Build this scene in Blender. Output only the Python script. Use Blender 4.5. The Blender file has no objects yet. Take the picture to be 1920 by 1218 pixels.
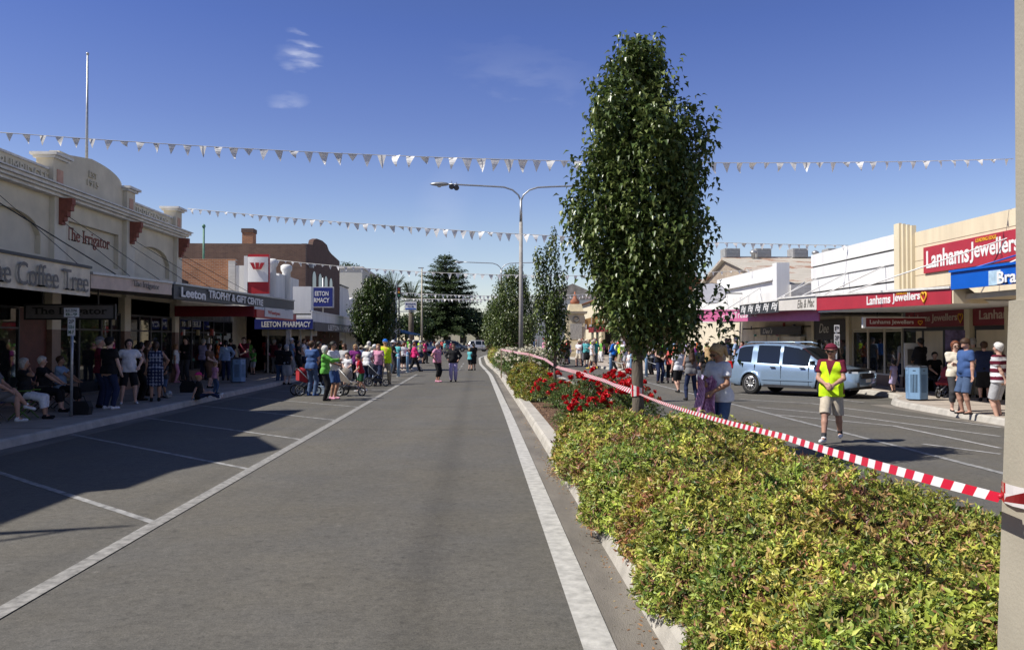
import bpy, bmesh, math, random
import numpy as np
from mathutils import Vector, Matrix

random.seed(7); RNG = np.random.default_rng(7)
SC = bpy.context.scene; COL = SC.collection
R = math.radians

# ---------------------------------------------------------------- camera
F_PX, H_CAM = 1550.0, 1.87
YAW, PITCH = math.atan(62/1550), math.atan(27/1550)
cam_d = bpy.data.cameras.new('camera'); cam = bpy.data.objects.new('camera', cam_d); COL.objects.link(cam)
cam_d.sensor_width = 36; cam_d.lens = 36*F_PX/1920; cam_d.clip_start = .05; cam_d.clip_end = 4000
cam.location = (0, 0, H_CAM); cam.rotation_euler = (math.pi/2+PITCH, 0, -YAW)
SC.camera = cam
CR = cam.rotation_euler.to_matrix()

# ---------------------------------------------------------------- sky, sun, exposure
SUN_DIR = Vector((1, .25, -1.2)).normalized()
elev = math.asin(-SUN_DIR.z); azim = math.atan2(-SUN_DIR.x, -SUN_DIR.y)     # from +Y towards +X
w = bpy.data.worlds.new('World'); SC.world = w; w.use_nodes = True
nt = w.node_tree; bg = nt.nodes['Background']; bg.inputs[1].default_value = .11
sky = nt.nodes.new('ShaderNodeTexSky'); sky.sky_type = 'NISHITA'; sky.sun_disc = False
sky.sun_elevation = elev; sky.sun_rotation = azim; sky.air_density = 1.0; sky.dust_density = .25; sky.ozone_density = 3.0; sky.altitude = 150
hsv = nt.nodes.new('ShaderNodeHueSaturation'); hsv.inputs['Saturation'].default_value = 1.0; hsv.inputs['Hue'].default_value = .505
wbal = nt.nodes.new('ShaderNodeVectorMath'); wbal.operation = 'MULTIPLY'
_tc = nt.nodes.new('ShaderNodeTexCoord'); _sx = nt.nodes.new('ShaderNodeSeparateXYZ'); nt.links.new(_tc.outputs['Generated'], _sx.inputs[0])
_cr = nt.nodes.new('ShaderNodeValToRGB'); _e = _cr.color_ramp.elements     # air whitens towards the horizon
SKYK = .84*.5
for _i, (_p, _c) in enumerate(((0., (1.32, 1.20, 1.22)), (.125, (1.21, 1.12, 1.17)), (.166, (1.08, 1.03, 1.18)), (.25, (.86, .85, 1.12)), (.354, (.66, .73, 1.10)), (.62, (.56, .60, .72)))):
    _k = _e[_i] if _i < 2 else _e.new(_p); _k.position = _p; _k.color = (*[x*SKYK for x in _c], 1)
_m2 = nt.nodes.new('ShaderNodeVectorMath'); _m2.operation = 'SCALE'; _m2.inputs['Scale'].default_value = 2.
nt.links.new(_sx.outputs['Z'], _cr.inputs[0]); nt.links.new(_cr.outputs[0], _m2.inputs[0]); nt.links.new(_m2.outputs[0], wbal.inputs[1])
nt.links.new(sky.outputs[0], wbal.inputs[0]); nt.links.new(wbal.outputs[0], hsv.inputs['Color'])
# thin wisps of cirrus, fixed to directions of the sky
tc = nt.nodes.new('ShaderNodeTexCoord')
def vm(op, a=None, b=None, node_tree=None):
    n = nt.nodes.new('ShaderNodeVectorMath'); n.operation = op
    for i, v in enumerate((a, b)):
        if v is None: continue
        if isinstance(v, (tuple, list)): n.inputs[i].default_value = v
        else: nt.links.new(v, n.inputs[i])
    return n
def mth(op, a, b=0., clamp=False):
    n = nt.nodes.new('ShaderNodeMath'); n.operation = op; n.use_clamp = clamp
    for i, v in enumerate((a, b)):
        if isinstance(v, (int, float)): n.inputs[i].default_value = v
        else: nt.links.new(v, n.inputs[i])
    return n.outputs[0]
def ray(px, py):
    return (CR @ Vector(((px-960)/F_PX, -(py-609)/F_PX, -1))).normalized()
def wisp(px, py, wx, wy, slope, strength, freq):
    """soft streak centred on a sky direction, ragged by noise"""
    d = ray(px, py); rt = d.cross(Vector((0, 0, 1))).normalized(); up = rt.cross(d)
    r2 = (rt-up*slope).normalized(); u2 = r2.cross(d)
    a = vm('DOT_PRODUCT', tc.outputs['Generated'], tuple(r2)).outputs['Value']
    b = vm('DOT_PRODUCT', tc.outputs['Generated'], tuple(u2)).outputs['Value']
    mp = vm('MULTIPLY', tc.outputs['Generated'], (freq, freq, freq*3.2))
    nz = nt.nodes.new('ShaderNodeTexNoise'); nz.inputs['Scale'].default_value = 1; nz.inputs['Detail'].default_value = 7; nt.links.new(mp.outputs[0], nz.inputs['Vector'])
    b2 = mth('ADD', b, mth('MULTIPLY', mth('SUBTRACT', nz.outputs['Fac'], .5), wy*2.6))
    e = mth('ADD', mth('POWER', mth('ABSOLUTE', mth('DIVIDE', a, wx)), 2.), mth('POWER', mth('ABSOLUTE', mth('DIVIDE', b2, wy)), 2.))
    m = mth('POWER', mth('SUBTRACT', 1., e, True), 1.5)
    fr = vm('DOT_PRODUCT', tc.outputs['Generated'], tuple(d)).outputs['Value']
    m = mth('MULTIPLY', m, mth('GREATER_THAN', fr, 0.))
    m = mth('MULTIPLY', m, mth('MULTIPLY', mth('SUBTRACT', nz.outputs['Fac'], .22, True), strength*2))
    return m
acc = None
for args in ((558, 60, 22/1550, 6/1550, .1, .26, 60), (572, 83, 34/1550, 6/1550, .12, .46, 55), (568, 100, 38/1550, 7/1550, .1, .46, 55),
             (574, 119, 32/1550, 6/1550, .12, .42, 55), (560, 108, 45/1550, 26/1550, .0, .28, 30), (540, 190, 42/1550, 17/1550, -.12, .26, 40),
             (985, 130, 160/1550, 50/1550, .15, .09, 22), (830, 390, 60/1550, 120/1550, .2, .12, 10)):
    m = wisp(*args); acc = m if acc is None else mth('ADD', acc, m, True)
mx = nt.nodes.new('ShaderNodeMix'); mx.data_type = 'RGBA'
nt.links.new(acc, mx.inputs['Factor']); nt.links.new(hsv.outputs[0], mx.inputs['A']); mx.inputs['B'].default_value = (6.2, 6.5, 7.6, 1)
nt.links.new(mx.outputs['Result'], bg.inputs[0])
sl = bpy.data.lights.new('sun', 'SUN'); sl.energy = 4.9; sl.angle = R(.5); sl.color = (1, .955, .88)
so = bpy.data.objects.new('sun', sl); COL.objects.link(so); so.rotation_euler = SUN_DIR.to_track_quat('-Z', 'Y').to_euler()
SC.view_settings.view_transform = 'Standard'; SC.view_settings.look = 'None'; SC.view_settings.exposure = .25; SC.view_settings.gamma = 1
SC.cycles.max_bounces = 5; SC.cycles.diffuse_bounces = 2; SC.cycles.glossy_bounces = 3; SC.cycles.transparent_max_bounces = 6; SC.cycles.transmission_bounces = 3
SC.cycles.caustics_reflective = False; SC.cycles.caustics_refractive = False

# ---------------------------------------------------------------- measuring helpers
def _hit(px, py, axis, val):
    d = ray(px, py); o = Vector((0, 0, H_CAM)); t = (val-o[axis])/d[axis]
    return o+d*t
def G(px, py, z=0.): return _hit(px, py, 2, z)          # point on a level surface
def AY(px, py, y): return _hit(px, py, 1, y)            # point at a distance down the street
def AX(px, py, x): return _hit(px, py, 0, x)            # point on a street front

EX, EY, EZ = Vector((1, 0, 0)), Vector((0, 1, 0)), Vector((0, 0, 1))
# ---------------------------------------------------------------- object helpers
def tag(o, label=None, cat=None, group=None, kind=None):
    if label: o['label'] = label
    if cat: o['category'] = cat
    if group: o['group'] = group
    if kind: o['kind'] = kind
    return o
def thing(name, label, cat, loc=(0, 0, 0), rz=0., group=None):
    o = bpy.data.objects.new(name, None); COL.objects.link(o); o.location = loc; o.rotation_euler = (0, 0, rz)
    o.empty_display_size = .2
    return tag(o, label, cat, group)
def wloc(o):
    v = Vector((0, 0, 0))
    while o is not None: v += o.location; o = o.parent
    return v
def np_mesh(name, V, F, smooth=False, cols=None):
    """V (n,3); F (m,k) or a list of such arrays"""
    me = bpy.data.meshes.new(name); V = np.asarray(V, np.float32)
    Fs = [np.asarray(f) for f in (F if isinstance(F, list) else [F]) if len(f)]
    me.vertices.add(len(V)); me.vertices.foreach_set('co', V.ravel())
    li = np.concatenate([f.ravel() for f in Fs]).astype(np.int32)
    tot = np.concatenate([np.full(len(f), f.shape[1]) for f in Fs]).astype(np.int32)
    st = np.concatenate([[0], np.cumsum(tot)[:-1]]).astype(np.int32)
    me.loops.add(len(li)); me.loops.foreach_set('vertex_index', li)
    me.polygons.add(len(tot)); me.polygons.foreach_set('loop_start', st); me.polygons.foreach_set('loop_total', tot)
    if smooth: me.polygons.foreach_set('use_smooth', np.ones(len(tot), bool))
    me.update(calc_edges=True)
    if cols is not None:
        a = me.color_attributes.new('Col', 'FLOAT_COLOR', 'POINT')
        c = np.ones((len(V), 4), np.float32); c[:, :3] = cols; a.data.foreach_set('color', c.ravel())
    return me
class MB:
    """collects shapes in world (or local) coordinates and links them as one mesh object"""
    def __init__(s): s.v = []; s.f = []; s.mi = []; s.m = 0; s.sm = []
    def add(s, vs, fs, smooth=False):
        n = len(s.v); s.v += [tuple(v) for v in vs]
        for f in fs: s.f.append(tuple(i+n for i in f)); s.mi.append(s.m); s.sm.append(smooth)
        return s
    def box(s, x0, x1, y0, y1, z0, z1):
        if x0 > x1: x0, x1 = x1, x0
        if y0 > y1: y0, y1 = y1, y0
        if z0 > z1: z0, z1 = z1, z0
        return s.add([(x0,y0,z0),(x1,y0,z0),(x1,y1,z0),(x0,y1,z0),(x0,y0,z1),(x1,y0,z1),(x1,y1,z1),(x0,y1,z1)],
                     [(0,3,2,1),(4,5,6,7),(0,1,5,4),(1,2,6,5),(2,3,7,6),(3,0,4,7)])
    def slab(s, x0, x1, ya, a0, a1, yb, b0, b1):
        """box whose bottom/top heights change from (a0,a1) at ya to (b0,b1) at yb"""
        if x0 > x1: x0, x1 = x1, x0
        return s.add([(x0,ya,a0),(x1,ya,a0),(x1,yb,b0),(x0,yb,b0),(x0,ya,a1),(x1,ya,a1),(x1,yb,b1),(x0,yb,b1)],
                     [(0,3,2,1),(4,5,6,7),(0,1,5,4),(1,2,6,5),(2,3,7,6),(3,0,4,7)])
    def obox(s, c, u, v, wd, hu, hv, hw):
        c, u, v, wd = Vector(c), Vector(u).normalized(), Vector(v).normalized(), Vector(wd).normalized()
        vs = [c+u*(a*hu)+v*(b*hv)+wd*(d*hw) for d in (-1, 1) for a, b in ((-1,-1),(1,-1),(1,1),(-1,1))]
        return s.add(vs, [(0,3,2,1),(4,5,6,7),(0,1,5,4),(1,2,6,5),(2,3,7,6),(3,0,4,7)])
    def prism(s, poly, axis, a, b):
        """2-D outline extruded along an axis ('x': (y,z), 'y': (x,z), 'z': (x,y))"""
        def p(q, t): return {'x': (t, q[0], q[1]), 'y': (q[0], t, q[1]), 'z': (q[0], q[1], t)}[axis]
        n = len(poly)
        ar = sum(poly[i][0]*poly[(i+1) % n][1]-poly[(i+1) % n][0]*poly[i][1] for i in range(n))
        poly = list(poly) if ar > 0 else list(poly)[::-1]
        if a > b: a, b = b, a
        vs = [p(q, a) for q in poly]+[p(q, b) for q in poly]
        fl = axis == 'y'
        fs = [tuple(range(n))[::(1 if fl else -1)], tuple(range(n, 2*n))[::(-1 if fl else 1)]]
        for i in range(n):
            j = (i+1) % n; fs.append((i, j, j+n, i+n) if not fl else (j, i, i+n, j+n))
        return s.add(vs, fs)
    def tube(s, pts, r, n=8, cap=True, smooth=True, squash=None):
        pts = [Vector(p) for p in pts]; rs = r if isinstance(r, (list, tuple)) else [r]*len(pts)
        vs = []; up = Vector((0, 0, 1)); prev = None
        for i, p in enumerate(pts):
            t = (pts[min(i+1, len(pts)-1)]-pts[max(i-1, 0)])
            t = t.normalized() if t.length > 1e-9 else Vector((0, 0, 1))
            if prev is None:
                a = t.cross(up if abs(t.z) < .95 else Vector((1, 0, 0))).normalized()
            else: a = (prev-t*prev.dot(t)).normalized()
            prev = a; b = t.cross(a)
            for k in range(n):
                th = 2*math.pi*(k+.5)/n; vs.append(p+(a*math.cos(th)+b*math.sin(th))*rs[i])
        fs = []
        for i in range(len(pts)-1):
            for k in range(n):
                k2 = (k+1) % n; fs.append((i*n+k, i*n+k2, (i+1)*n+k2, (i+1)*n+k))
        n0 = len(s.v); s.add(vs, fs, smooth)
        if cap:
            s.f.append(tuple(n0+k for k in range(n))[::-1]); s.mi.append(s.m); s.sm.append(False)
            e = n0+(len(pts)-1)*n; s.f.append(tuple(e+k for k in range(n))); s.mi.append(s.m); s.sm.append(False)
        return s
    def lathe(s, prof, c=(0, 0, 0), n=16, axis='z', smooth=True, ph=0., cap=True):
        """profile [(radius, height)] turned round an axis"""
        vs = []
        for r_, h_ in prof:
            for k in range(n):
                th = 2*math.pi*k/n+ph; x, y = r_*math.cos(th), r_*math.sin(th)
                q = {'z': (x, y, h_), 'y': (x, h_, -y), 'x': (h_, x, y)}[axis]
                vs.append((q[0]+c[0], q[1]+c[1], q[2]+c[2]))
        fs = []
        for i in range(len(prof)-1):
            for k in range(n):
                k2 = (k+1) % n; fs.append((i*n+k, i*n+k2, (i+1)*n+k2, (i+1)*n+k))
        n0 = len(s.v); s.add(vs, fs, smooth)
        if not cap: return s
        s.f.append(tuple(n0+k for k in range(n))[::-1]); s.mi.append(s.m); s.sm.append(False)
        e = n0+(len(prof)-1)*n; s.f.append(tuple(e+k for k in range(n))); s.mi.append(s.m); s.sm.append(False)
        return s
    def sphere(s, c, r, n=10, sz=1.):
        pr = [(max(1e-4, r*math.sin(math.pi*i/(n//2+2))), -r*sz*math.cos(math.pi*i/(n//2+2))) for i in range(n//2+3)]
        return s.lathe(pr, c, n)
    def build(s, name, mats, parent=None, local=False, origin=None):
        me = bpy.data.meshes.new(name)
        V = np.array(s.v, np.float64).reshape(-1, 3)
        if parent is None:
            o0 = Vector(origin) if origin is not None else Vector(((V[:, 0].min()+V[:, 0].max())/2, (V[:, 1].min()+V[:, 1].max())/2, V[:, 2].min()))
        else: o0 = Vector((0, 0, 0)) if local else wloc(parent)
        if local and parent is None: o0 = Vector((0, 0, 0))
        V = V-np.array(o0)
        me.from_pydata([tuple(v) for v in V], [], s.f)
        for m in (mats if isinstance(mats, (list, tuple)) else [mats]): me.materials.append(m)
        me.polygons.foreach_set('material_index', s.mi); me.polygons.foreach_set('use_smooth', s.sm); me.update()
        o = bpy.data.objects.new(name, me); COL.objects.link(o); o.parent = parent
        if parent is None and not local: o.location = o0
        return o
def add_obj(name, me, mat=None, parent=None, loc=(0, 0, 0), rz=0.):
    if mat is not None and not me.materials: me.materials.append(mat)
    o = bpy.data.objects.new(name, me); COL.objects.link(o); o.parent = parent; o.location = loc; o.rotation_euler = (0, 0, rz); return o
def children_of(o): return [c for c in bpy.data.objects if c.parent is o]
def copy_tree(o, kids, parent=None):
    c = o.copy(); COL.objects.link(c); c.parent = parent
    for k in kids.get(o.name, []): copy_tree(k, kids, c)
    return c
def kid_map(root, objs):
    m = {}
    for k in objs: m.setdefault(k.parent.name, []).append(k)
    return m

# ---------------------------------------------------------------- materials
_M = {}
def pm(name, col, rough=.6, var=.12, scale=6., bump=0., bscale=60., metal=0., spec=.5, col2=None, stretch=(1, 1, 1), detail=6, coat=0.):
    """procedural surface: base colour broken up by noise, optional bump"""
    if name in _M: return _M[name]
    m = bpy.data.materials.new(name); m.use_nodes = True; t = m.node_tree; b = t.nodes['Principled BSDF']
    b.inputs['Roughness'].default_value = rough; b.inputs['Metallic'].default_value = metal; b.inputs['Specular IOR Level'].default_value = spec
    if coat: b.inputs['Coat Weight'].default_value = coat; b.inputs['Coat Roughness'].default_value = .05
    c = t.nodes.new('ShaderNodeTexCoord'); mp = t.nodes.new('ShaderNodeMapping'); mp.inputs['Scale'].default_value = stretch
    t.links.new(c.outputs['Object'], mp.inputs[0])
    n = t.nodes.new('ShaderNodeTexNoise'); n.inputs['Scale'].default_value = scale; n.inputs['Detail'].default_value = detail; n.inputs['Roughness'].default_value = .62
    t.links.new(mp.outputs[0], n.inputs['Vector'])
    r = t.nodes.new('ShaderNodeValToRGB')
    a = [max(0, x*(1-var*2.2)) for x in col]; d = col2 or [min(1, x*(1+var*1.2)) for x in col]
    r.color_ramp.elements[0].position = .3; r.color_ramp.elements[1].position = .68
    r.color_ramp.elements[0].color = (*a, 1); r.color_ramp.elements[1].color = (*d, 1)
    t.links.new(n.outputs['Fac'], r.inputs[0]); t.links.new(r.outputs[0], b.inputs['Base Color'])
    if bump:
        n2 = t.nodes.new('ShaderNodeTexNoise'); n2.inputs['Scale'].default_value = bscale; n2.inputs['Detail'].default_value = 4
        t.links.new(mp.outputs[0], n2.inputs['Vector'])
        bp = t.nodes.new('ShaderNodeBump'); bp.inputs['Strength'].default_value = bump; bp.inputs['Distance'].default_value = .02
        t.links.new(n2.outputs['Fac'], bp.inputs['Height']); t.links.new(bp.outputs[0], b.inputs['Normal'])
    _M[name] = m; return m
def colmat(name, rough=.7, var=.1, scale=30., trans=0., spec=.5, bump=0., sheen=0.):
    """surface whose own colour is stored in the mesh"""
    if name in _M: return _M[name]
    m = bpy.data.materials.new(name); m.use_nodes = True; t = m.node_tree; b = t.nodes['Principled BSDF']
    b.inputs['Roughness'].default_value = rough; b.inputs['Specular IOR Level'].default_value = spec
    at = t.nodes.new('ShaderNodeAttribute'); at.attribute_name = 'Col'
    c = t.nodes.new('ShaderNodeTexCoord'); n = t.nodes.new('ShaderNodeTexNoise'); n.inputs['Scale'].default_value = scale; n.inputs['Detail'].default_value = 3
    t.links.new(c.outputs['Object'], n.inputs['Vector'])
    mr = t.nodes.new('ShaderNodeMapRange'); mr.inputs['From Min'].default_value = .3; mr.inputs['From Max'].default_value = .7
    mr.inputs['To Min'].default_value = 1-var; mr.inputs['To Max'].default_value = 1+var; t.links.new(n.outputs['Fac'], mr.inputs['Value'])
    mu = t.nodes.new('ShaderNodeVectorMath'); mu.operation = 'SCALE'; t.links.new(at.outputs['Color'], mu.inputs[0]); t.links.new(mr.outputs[0], mu.inputs['Scale'])
    t.links.new(mu.outputs[0], b.inputs['Base Color'])
    if bump:
        bp = t.nodes.new('ShaderNodeBump'); bp.inputs['Strength'].default_value = bump; bp.inputs['Distance'].default_value = .01
        t.links.new(n.outputs['Fac'], bp.inputs['Height']); t.links.new(bp.outputs[0], b.inputs['Normal'])
    if trans:
        tr = t.nodes.new('ShaderNodeBsdfTranslucent'); t.links.new(mu.outputs[0], tr.inputs['Color'])
        ms = t.nodes.new('ShaderNodeMixShader'); ms.inputs[0].default_value = trans
        t.links.new(b.outputs[0], ms.inputs[1]); t.links.new(tr.outputs[0], ms.inputs[2]); t.links.new(ms.outputs[0], t.nodes['Material Output'].inputs[0])
    _M[name] = m; return m
def brickmat(name, c1, c2, mortar, scale=1., bw=.24, bh=.086, axis='yz', rough=.85):
    if name in _M: return _M[name]
    m = bpy.data.materials.new(name); m.use_nodes = True; t = m.node_tree; b = t.nodes['Principled BSDF']; b.inputs['Roughness'].default_value = rough
    c = t.nodes.new('ShaderNodeTexCoord'); sx = t.nodes.new('ShaderNodeSeparateXYZ'); cb = t.nodes.new('ShaderNodeCombineXYZ')
    t.links.new(c.outputs['Object'], sx.inputs[0]); t.links.new(sx.outputs['Y' if axis == 'yz' else 'X'], cb.inputs[0]); t.links.new(sx.outputs['Z'], cb.inputs[1])
    k = t.nodes.new('ShaderNodeTexBrick'); t.links.new(cb.outputs[0], k.inputs['Vector'])
    k.inputs['Color1'].default_value = (*c1, 1); k.inputs['Color2'].default_value = (*c2, 1); k.inputs['Mortar'].default_value = (*mortar, 1)
    k.inputs['Scale'].default_value = scale; k.inputs['Brick Width'].default_value = bw; k.inputs['Row Height'].default_value = bh; k.inputs['Mortar Size'].default_value = .008
    n = t.nodes.new('ShaderNodeTexNoise'); n.inputs['Scale'].default_value = 1.3; n.inputs['Detail'].default_value = 6; t.links.new(c.outputs['Object'], n.inputs['Vector'])
    mr = t.nodes.new('ShaderNodeMapRange'); mr.inputs['To Min'].default_value = .6; mr.inputs['To Max'].default_value = 1.4; t.links.new(n.outputs['Fac'], mr.inputs['Value'])
    mu = t.nodes.new('ShaderNodeVectorMath'); mu.operation = 'SCALE'; t.links.new(k.outputs['Color'], mu.inputs[0]); t.links.new(mr.outputs[0], mu.inputs['Scale'])
    t.links.new(mu.outputs[0], b.inputs['Base Color']); _M[name] = m; return m
def glassmat(name, tint=(.02, .022, .025), rough=.03, alpha=.0):
    if name in _M: return _M[name]
    m = bpy.data.materials.new(name); m.use_nodes = True; t = m.node_tree; b = t.nodes['Principled BSDF']
    b.inputs['Base Color'].default_value = (*tint, 1); b.inputs['Roughness'].default_value = rough; b.inputs['Specular IOR Level'].default_value = .8
    c = t.nodes.new('ShaderNodeTexCoord'); n = t.nodes.new('ShaderNodeTexNoise'); n.inputs['Scale'].default_value = 1.2; t.links.new(c.outputs['Object'], n.inputs['Vector'])
    bp = t.nodes.new('ShaderNodeBump'); bp.inputs['Strength'].default_value = .12; bp.inputs['Distance'].default_value = .01; t.links.new(n.outputs['Fac'], bp.inputs['Height']); t.links.new(bp.outputs[0], b.inputs['Normal'])
    if alpha:
        tr = t.nodes.new('ShaderNodeBsdfTransparent'); tr.inputs[0].default_value = (.8, .83, .82, 1)
        ms = t.nodes.new('ShaderNodeMixShader'); ms.inputs[0].default_value = alpha
        t.links.new(b.outputs[0], ms.inputs[1]); t.links.new(tr.outputs[0], ms.inputs[2]); t.links.new(ms.outputs[0], t.nodes['Material Output'].inputs[0])
    _M[name] = m; return m

# ---------------------------------------------------------------- lettering
TEXTS = []
def text(s, center, right, up, w_, h_, mat, parent, name='lettering', depth=.012, bold=0., serif=False, spacing=1., slant=0., align_keep=False):
    cu = bpy.data.curves.new('lettering', 'FONT'); cu.body = s; cu.size = 1; cu.offset = bold; cu.space_character = spacing; cu.resolution_u = 3
    cu.shear = slant; cu.extrude = .02 if depth else 0
    o = bpy.data.objects.new('lettering_src', cu); COL.objects.link(o)
    TEXTS.append((o, Vector(center), Vector(right).normalized(), Vector(up).normalized(), w_, h_, mat, parent, name, depth, serif, s))
def finish_texts():
    dg = bpy.context.evaluated_depsgraph_get(); dg.update()
    for (o, c, r, u, w_, h_, mat, parent, name, depth, serif, s) in TEXTS:
        me = bpy.data.meshes.new_from_object(o.evaluated_get(dg))
        V = np.zeros(len(me.vertices)*3); me.vertices.foreach_get('co', V); V = V.reshape(-1, 3)
        polys = [tuple(p.vertices) for p in me.polygons]
        if serif:
            zt = V[:, 2].max(); ev = []
            for e in me.edges:
                a, b = V[e.vertices[0]], V[e.vertices[1]]
                if a[2] < zt-1e-4 or b[2] < zt-1e-4: continue
                if abs(a[1]-b[1]) < 1e-4 and .06 < abs(a[0]-b[0]) < .22 and (abs(a[1]) < .04 or a[1] > .62):
                    x0, x1 = sorted((a[0], b[0])); y = a[1]
                    low = abs(y) < .04
                    ev.append((x0-.075, x1+.075, y if low else y-.05, y+.05 if low else y))
            for (x0, x1, y0, y1) in ev:
                n = len(V); zb = V[:, 2].min()
                V = np.vstack([V, [(x0,y0,zb),(x1,y0,zb),(x1,y1,zb),(x0,y1,zb),(x0,y0,zt),(x1,y0,zt),(x1,y1,zt),(x0,y1,zt)]])
                polys += [tuple(i+n for i in f) for f in ((0,3,2,1),(4,5,6,7),(0,1,5,4),(1,2,6,5),(2,3,7,6),(3,0,4,7))]
        mn, mxx = V.min(0), V.max(0); sz = mxx-mn; sz[sz < 1e-6] = 1
        N = (V-mn)/sz-np.array([.5, .5, 0]); nrm = r.cross(u)
        P = np.array(c)[None]+N[:, :1]*w_*np.array(r)[None]+N[:, 1:2]*h_*np.array(u)[None]+N[:, 2:3]*depth*np.array(nrm)[None]
        if parent is not None: P = P-np.array(wloc(parent))
        m2 = bpy.data.meshes.new(name); m2.from_pydata([tuple(p) for p in P], [], polys); m2.materials.append(mat)
        t = bpy.data.objects.new(name, m2); COL.objects.link(t); t.parent = parent
        cu = o.data; bpy.data.objects.remove(o); bpy.data.curves.remove(cu); bpy.data.meshes.remove(me)
    TEXTS.clear()
# ================================================================ ground, road, kerbs
def road_material():
    m = bpy.data.materials.new('asphalt'); m.use_nodes = True; t = m.node_tree; b = t.nodes['Principled BSDF']; N = t.nodes; L = t.links
    b.inputs['Roughness'].default_value = .82; b.inputs['Specular IOR Level'].default_value = .35
    c = N.new('ShaderNodeTexCoord'); sx = N.new('ShaderNodeSeparateXYZ'); L.new(c.outputs['Object'], sx.inputs[0])
    def noise(scale, det=4, st=(1, 1, 1), rg=.6):
        mp = N.new('ShaderNodeMapping'); mp.inputs['Scale'].default_value = st; L.new(c.outputs['Object'], mp.inputs[0])
        n = N.new('ShaderNodeTexNoise'); n.inputs['Scale'].default_value = scale; n.inputs['Detail'].default_value = det; n.inputs['Roughness'].default_value = rg; L.new(mp.outputs[0], n.inputs['Vector']); return n.outputs['Fac']
    def mr(v, a, b_, c_, d, sm=False):
        n = N.new('ShaderNodeMapRange'); L.new(v, n.inputs['Value'])
        for k, x in zip(('From Min', 'From Max', 'To Min', 'To Max'), (a, b_, c_, d)): n.inputs[k].default_value = x
        if sm: n.interpolation_type = 'SMOOTHSTEP'
        return n.outputs[0]
    def mul(a, b_):
        n = N.new('ShaderNodeMath'); n.operation = 'MULTIPLY'; L.new(a, n.inputs[0])
        if isinstance(b_, float): n.inputs[1].default_value = b_
        else: L.new(b_, n.inputs[1])
        return n.outputs[0]
    def bump_at(x0, w_, amt):       # 1-amt*exp-ish band at X=x0
        s = N.new('ShaderNodeMath'); s.operation = 'SUBTRACT'; L.new(sx.outputs['X'], s.inputs[0]); s.inputs[1].default_value = x0
        a = N.new('ShaderNodeMath'); a.operation = 'ABSOLUTE'; L.new(s.outputs[0], a.inputs[0])
        return mr(a.outputs[0], 0, w_, 1-amt, 1, True)
    v = mr(noise(.35, 5, (1, .18, 1)), .3, .7, .88, 1.1)
    v = mul(v, mr(noise(1.6, 5), .3, .7, .93, 1.07)); v = mul(v, mr(noise(11, 5, rg=.75), .32, .68, .80, 1.2)); v = mul(v, mr(noise(38, 3, rg=.8), .3, .7, .8, 1.2)); v = mul(v, mr(noise(6.5, 3), .6, .72, 1, .72)); v = mul(v, mr(noise(9.3, 4, rg=.7), .66, .76, 1, 1.4)); v = mul(v, mr(noise(95, 2), .3, .7, .74, 1.26)); v = mul(v, mr(noise(21, 2, rg=.8), .60, .68, 1, .68)); v = mul(v, mr(noise(320, 1), .2, .8, .78, 1.22))
    v = mul(v, mr(noise(1.3, 9, (1, .7, 1), .72), .61, .70, 1., 1.3)); v = mul(v, mr(noise(2.1, 8, (1, .5, 1), .7), .28, .36, .72, 1.))
    vc = N.new('ShaderNodeTexVoronoi'); vc.distance = 'CHEBYCHEV'; vc.inputs['Scale'].default_value = .33; vc.inputs['Randomness'].default_value = .8
    mpv = N.new('ShaderNodeMapping'); mpv.inputs['Scale'].default_value = (1, .3, 1); L.new(c.outputs['Object'], mpv.inputs[0]); L.new(mpv.outputs[0], vc.inputs['Vector'])
    sv = N.new('ShaderNodeSeparateColor'); L.new(vc.outputs['Color'], sv.inputs[0]); v = mul(v, mr(sv.outputs[0], 0, 1, .93, 1.05))
    for x0, w_, a in ((-2.2, .5, .05), (-.45, .28, .16), (-1.0, .9, -.03), (5., .5, .06), (6.3, .5, .06), (-3.6, .25, .1)): v = mul(v, bump_at(x0, w_, a))
    # scattered pale spots and dark spots
    vo = N.new('ShaderNodeTexVoronoi'); vo.inputs['Scale'].default_value = 1.1; L.new(c.outputs['Object'], vo.inputs['Vector'])
    v = mul(v, mr(vo.outputs['Distance'], .0, .05, 1.55, 1.)); 
    vo2 = N.new('ShaderNodeTexVoronoi'); vo2.inputs['Scale'].default_value = 2.7; L.new(c.outputs['Object'], vo2.inputs['Vector'])
    v = mul(v, mr(vo2.outputs['Distance'], .0, .07, .6, 1.))
    # transverse cracks and seams
    nn = noise(.7, 5)
    ad = N.new('ShaderNodeMath'); ad.operation = 'MULTIPLY_ADD'; L.new(nn, ad.inputs[0]); ad.inputs[1].default_value = .5; L.new(sx.outputs['Y'], ad.inputs[2])
    for y0 in (17.6, 23.7, 31.2, 42.):
        s = N.new('ShaderNodeMath'); s.operation = 'SUBTRACT'; L.new(ad.outputs[0], s.inputs[0]); s.inputs[1].default_value = y0
        a = N.new('ShaderNodeMath'); a.operation = 'ABSOLUTE'; L.new(s.outputs[0], a.inputs[0]); v = mul(v, mr(a.outputs[0], .015, .05, .62, 1.))
    cx = N.new('ShaderNodeMix'); cx.data_type = 'RGBA'; L.new(mr(noise(.5, 4), .35, .65, 0, 1), cx.inputs['Factor'])
    cx.inputs['A'].default_value = (.123, .112, .091, 1); cx.inputs['B'].default_value = (.113, .107, .095, 1)
    sc = N.new('ShaderNodeVectorMath'); sc.operation = 'SCALE'; L.new(cx.outputs['Result'], sc.inputs[0]); L.new(v, sc.inputs['Scale']); L.new(sc.outputs[0], b.inputs['Base Color'])
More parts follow.
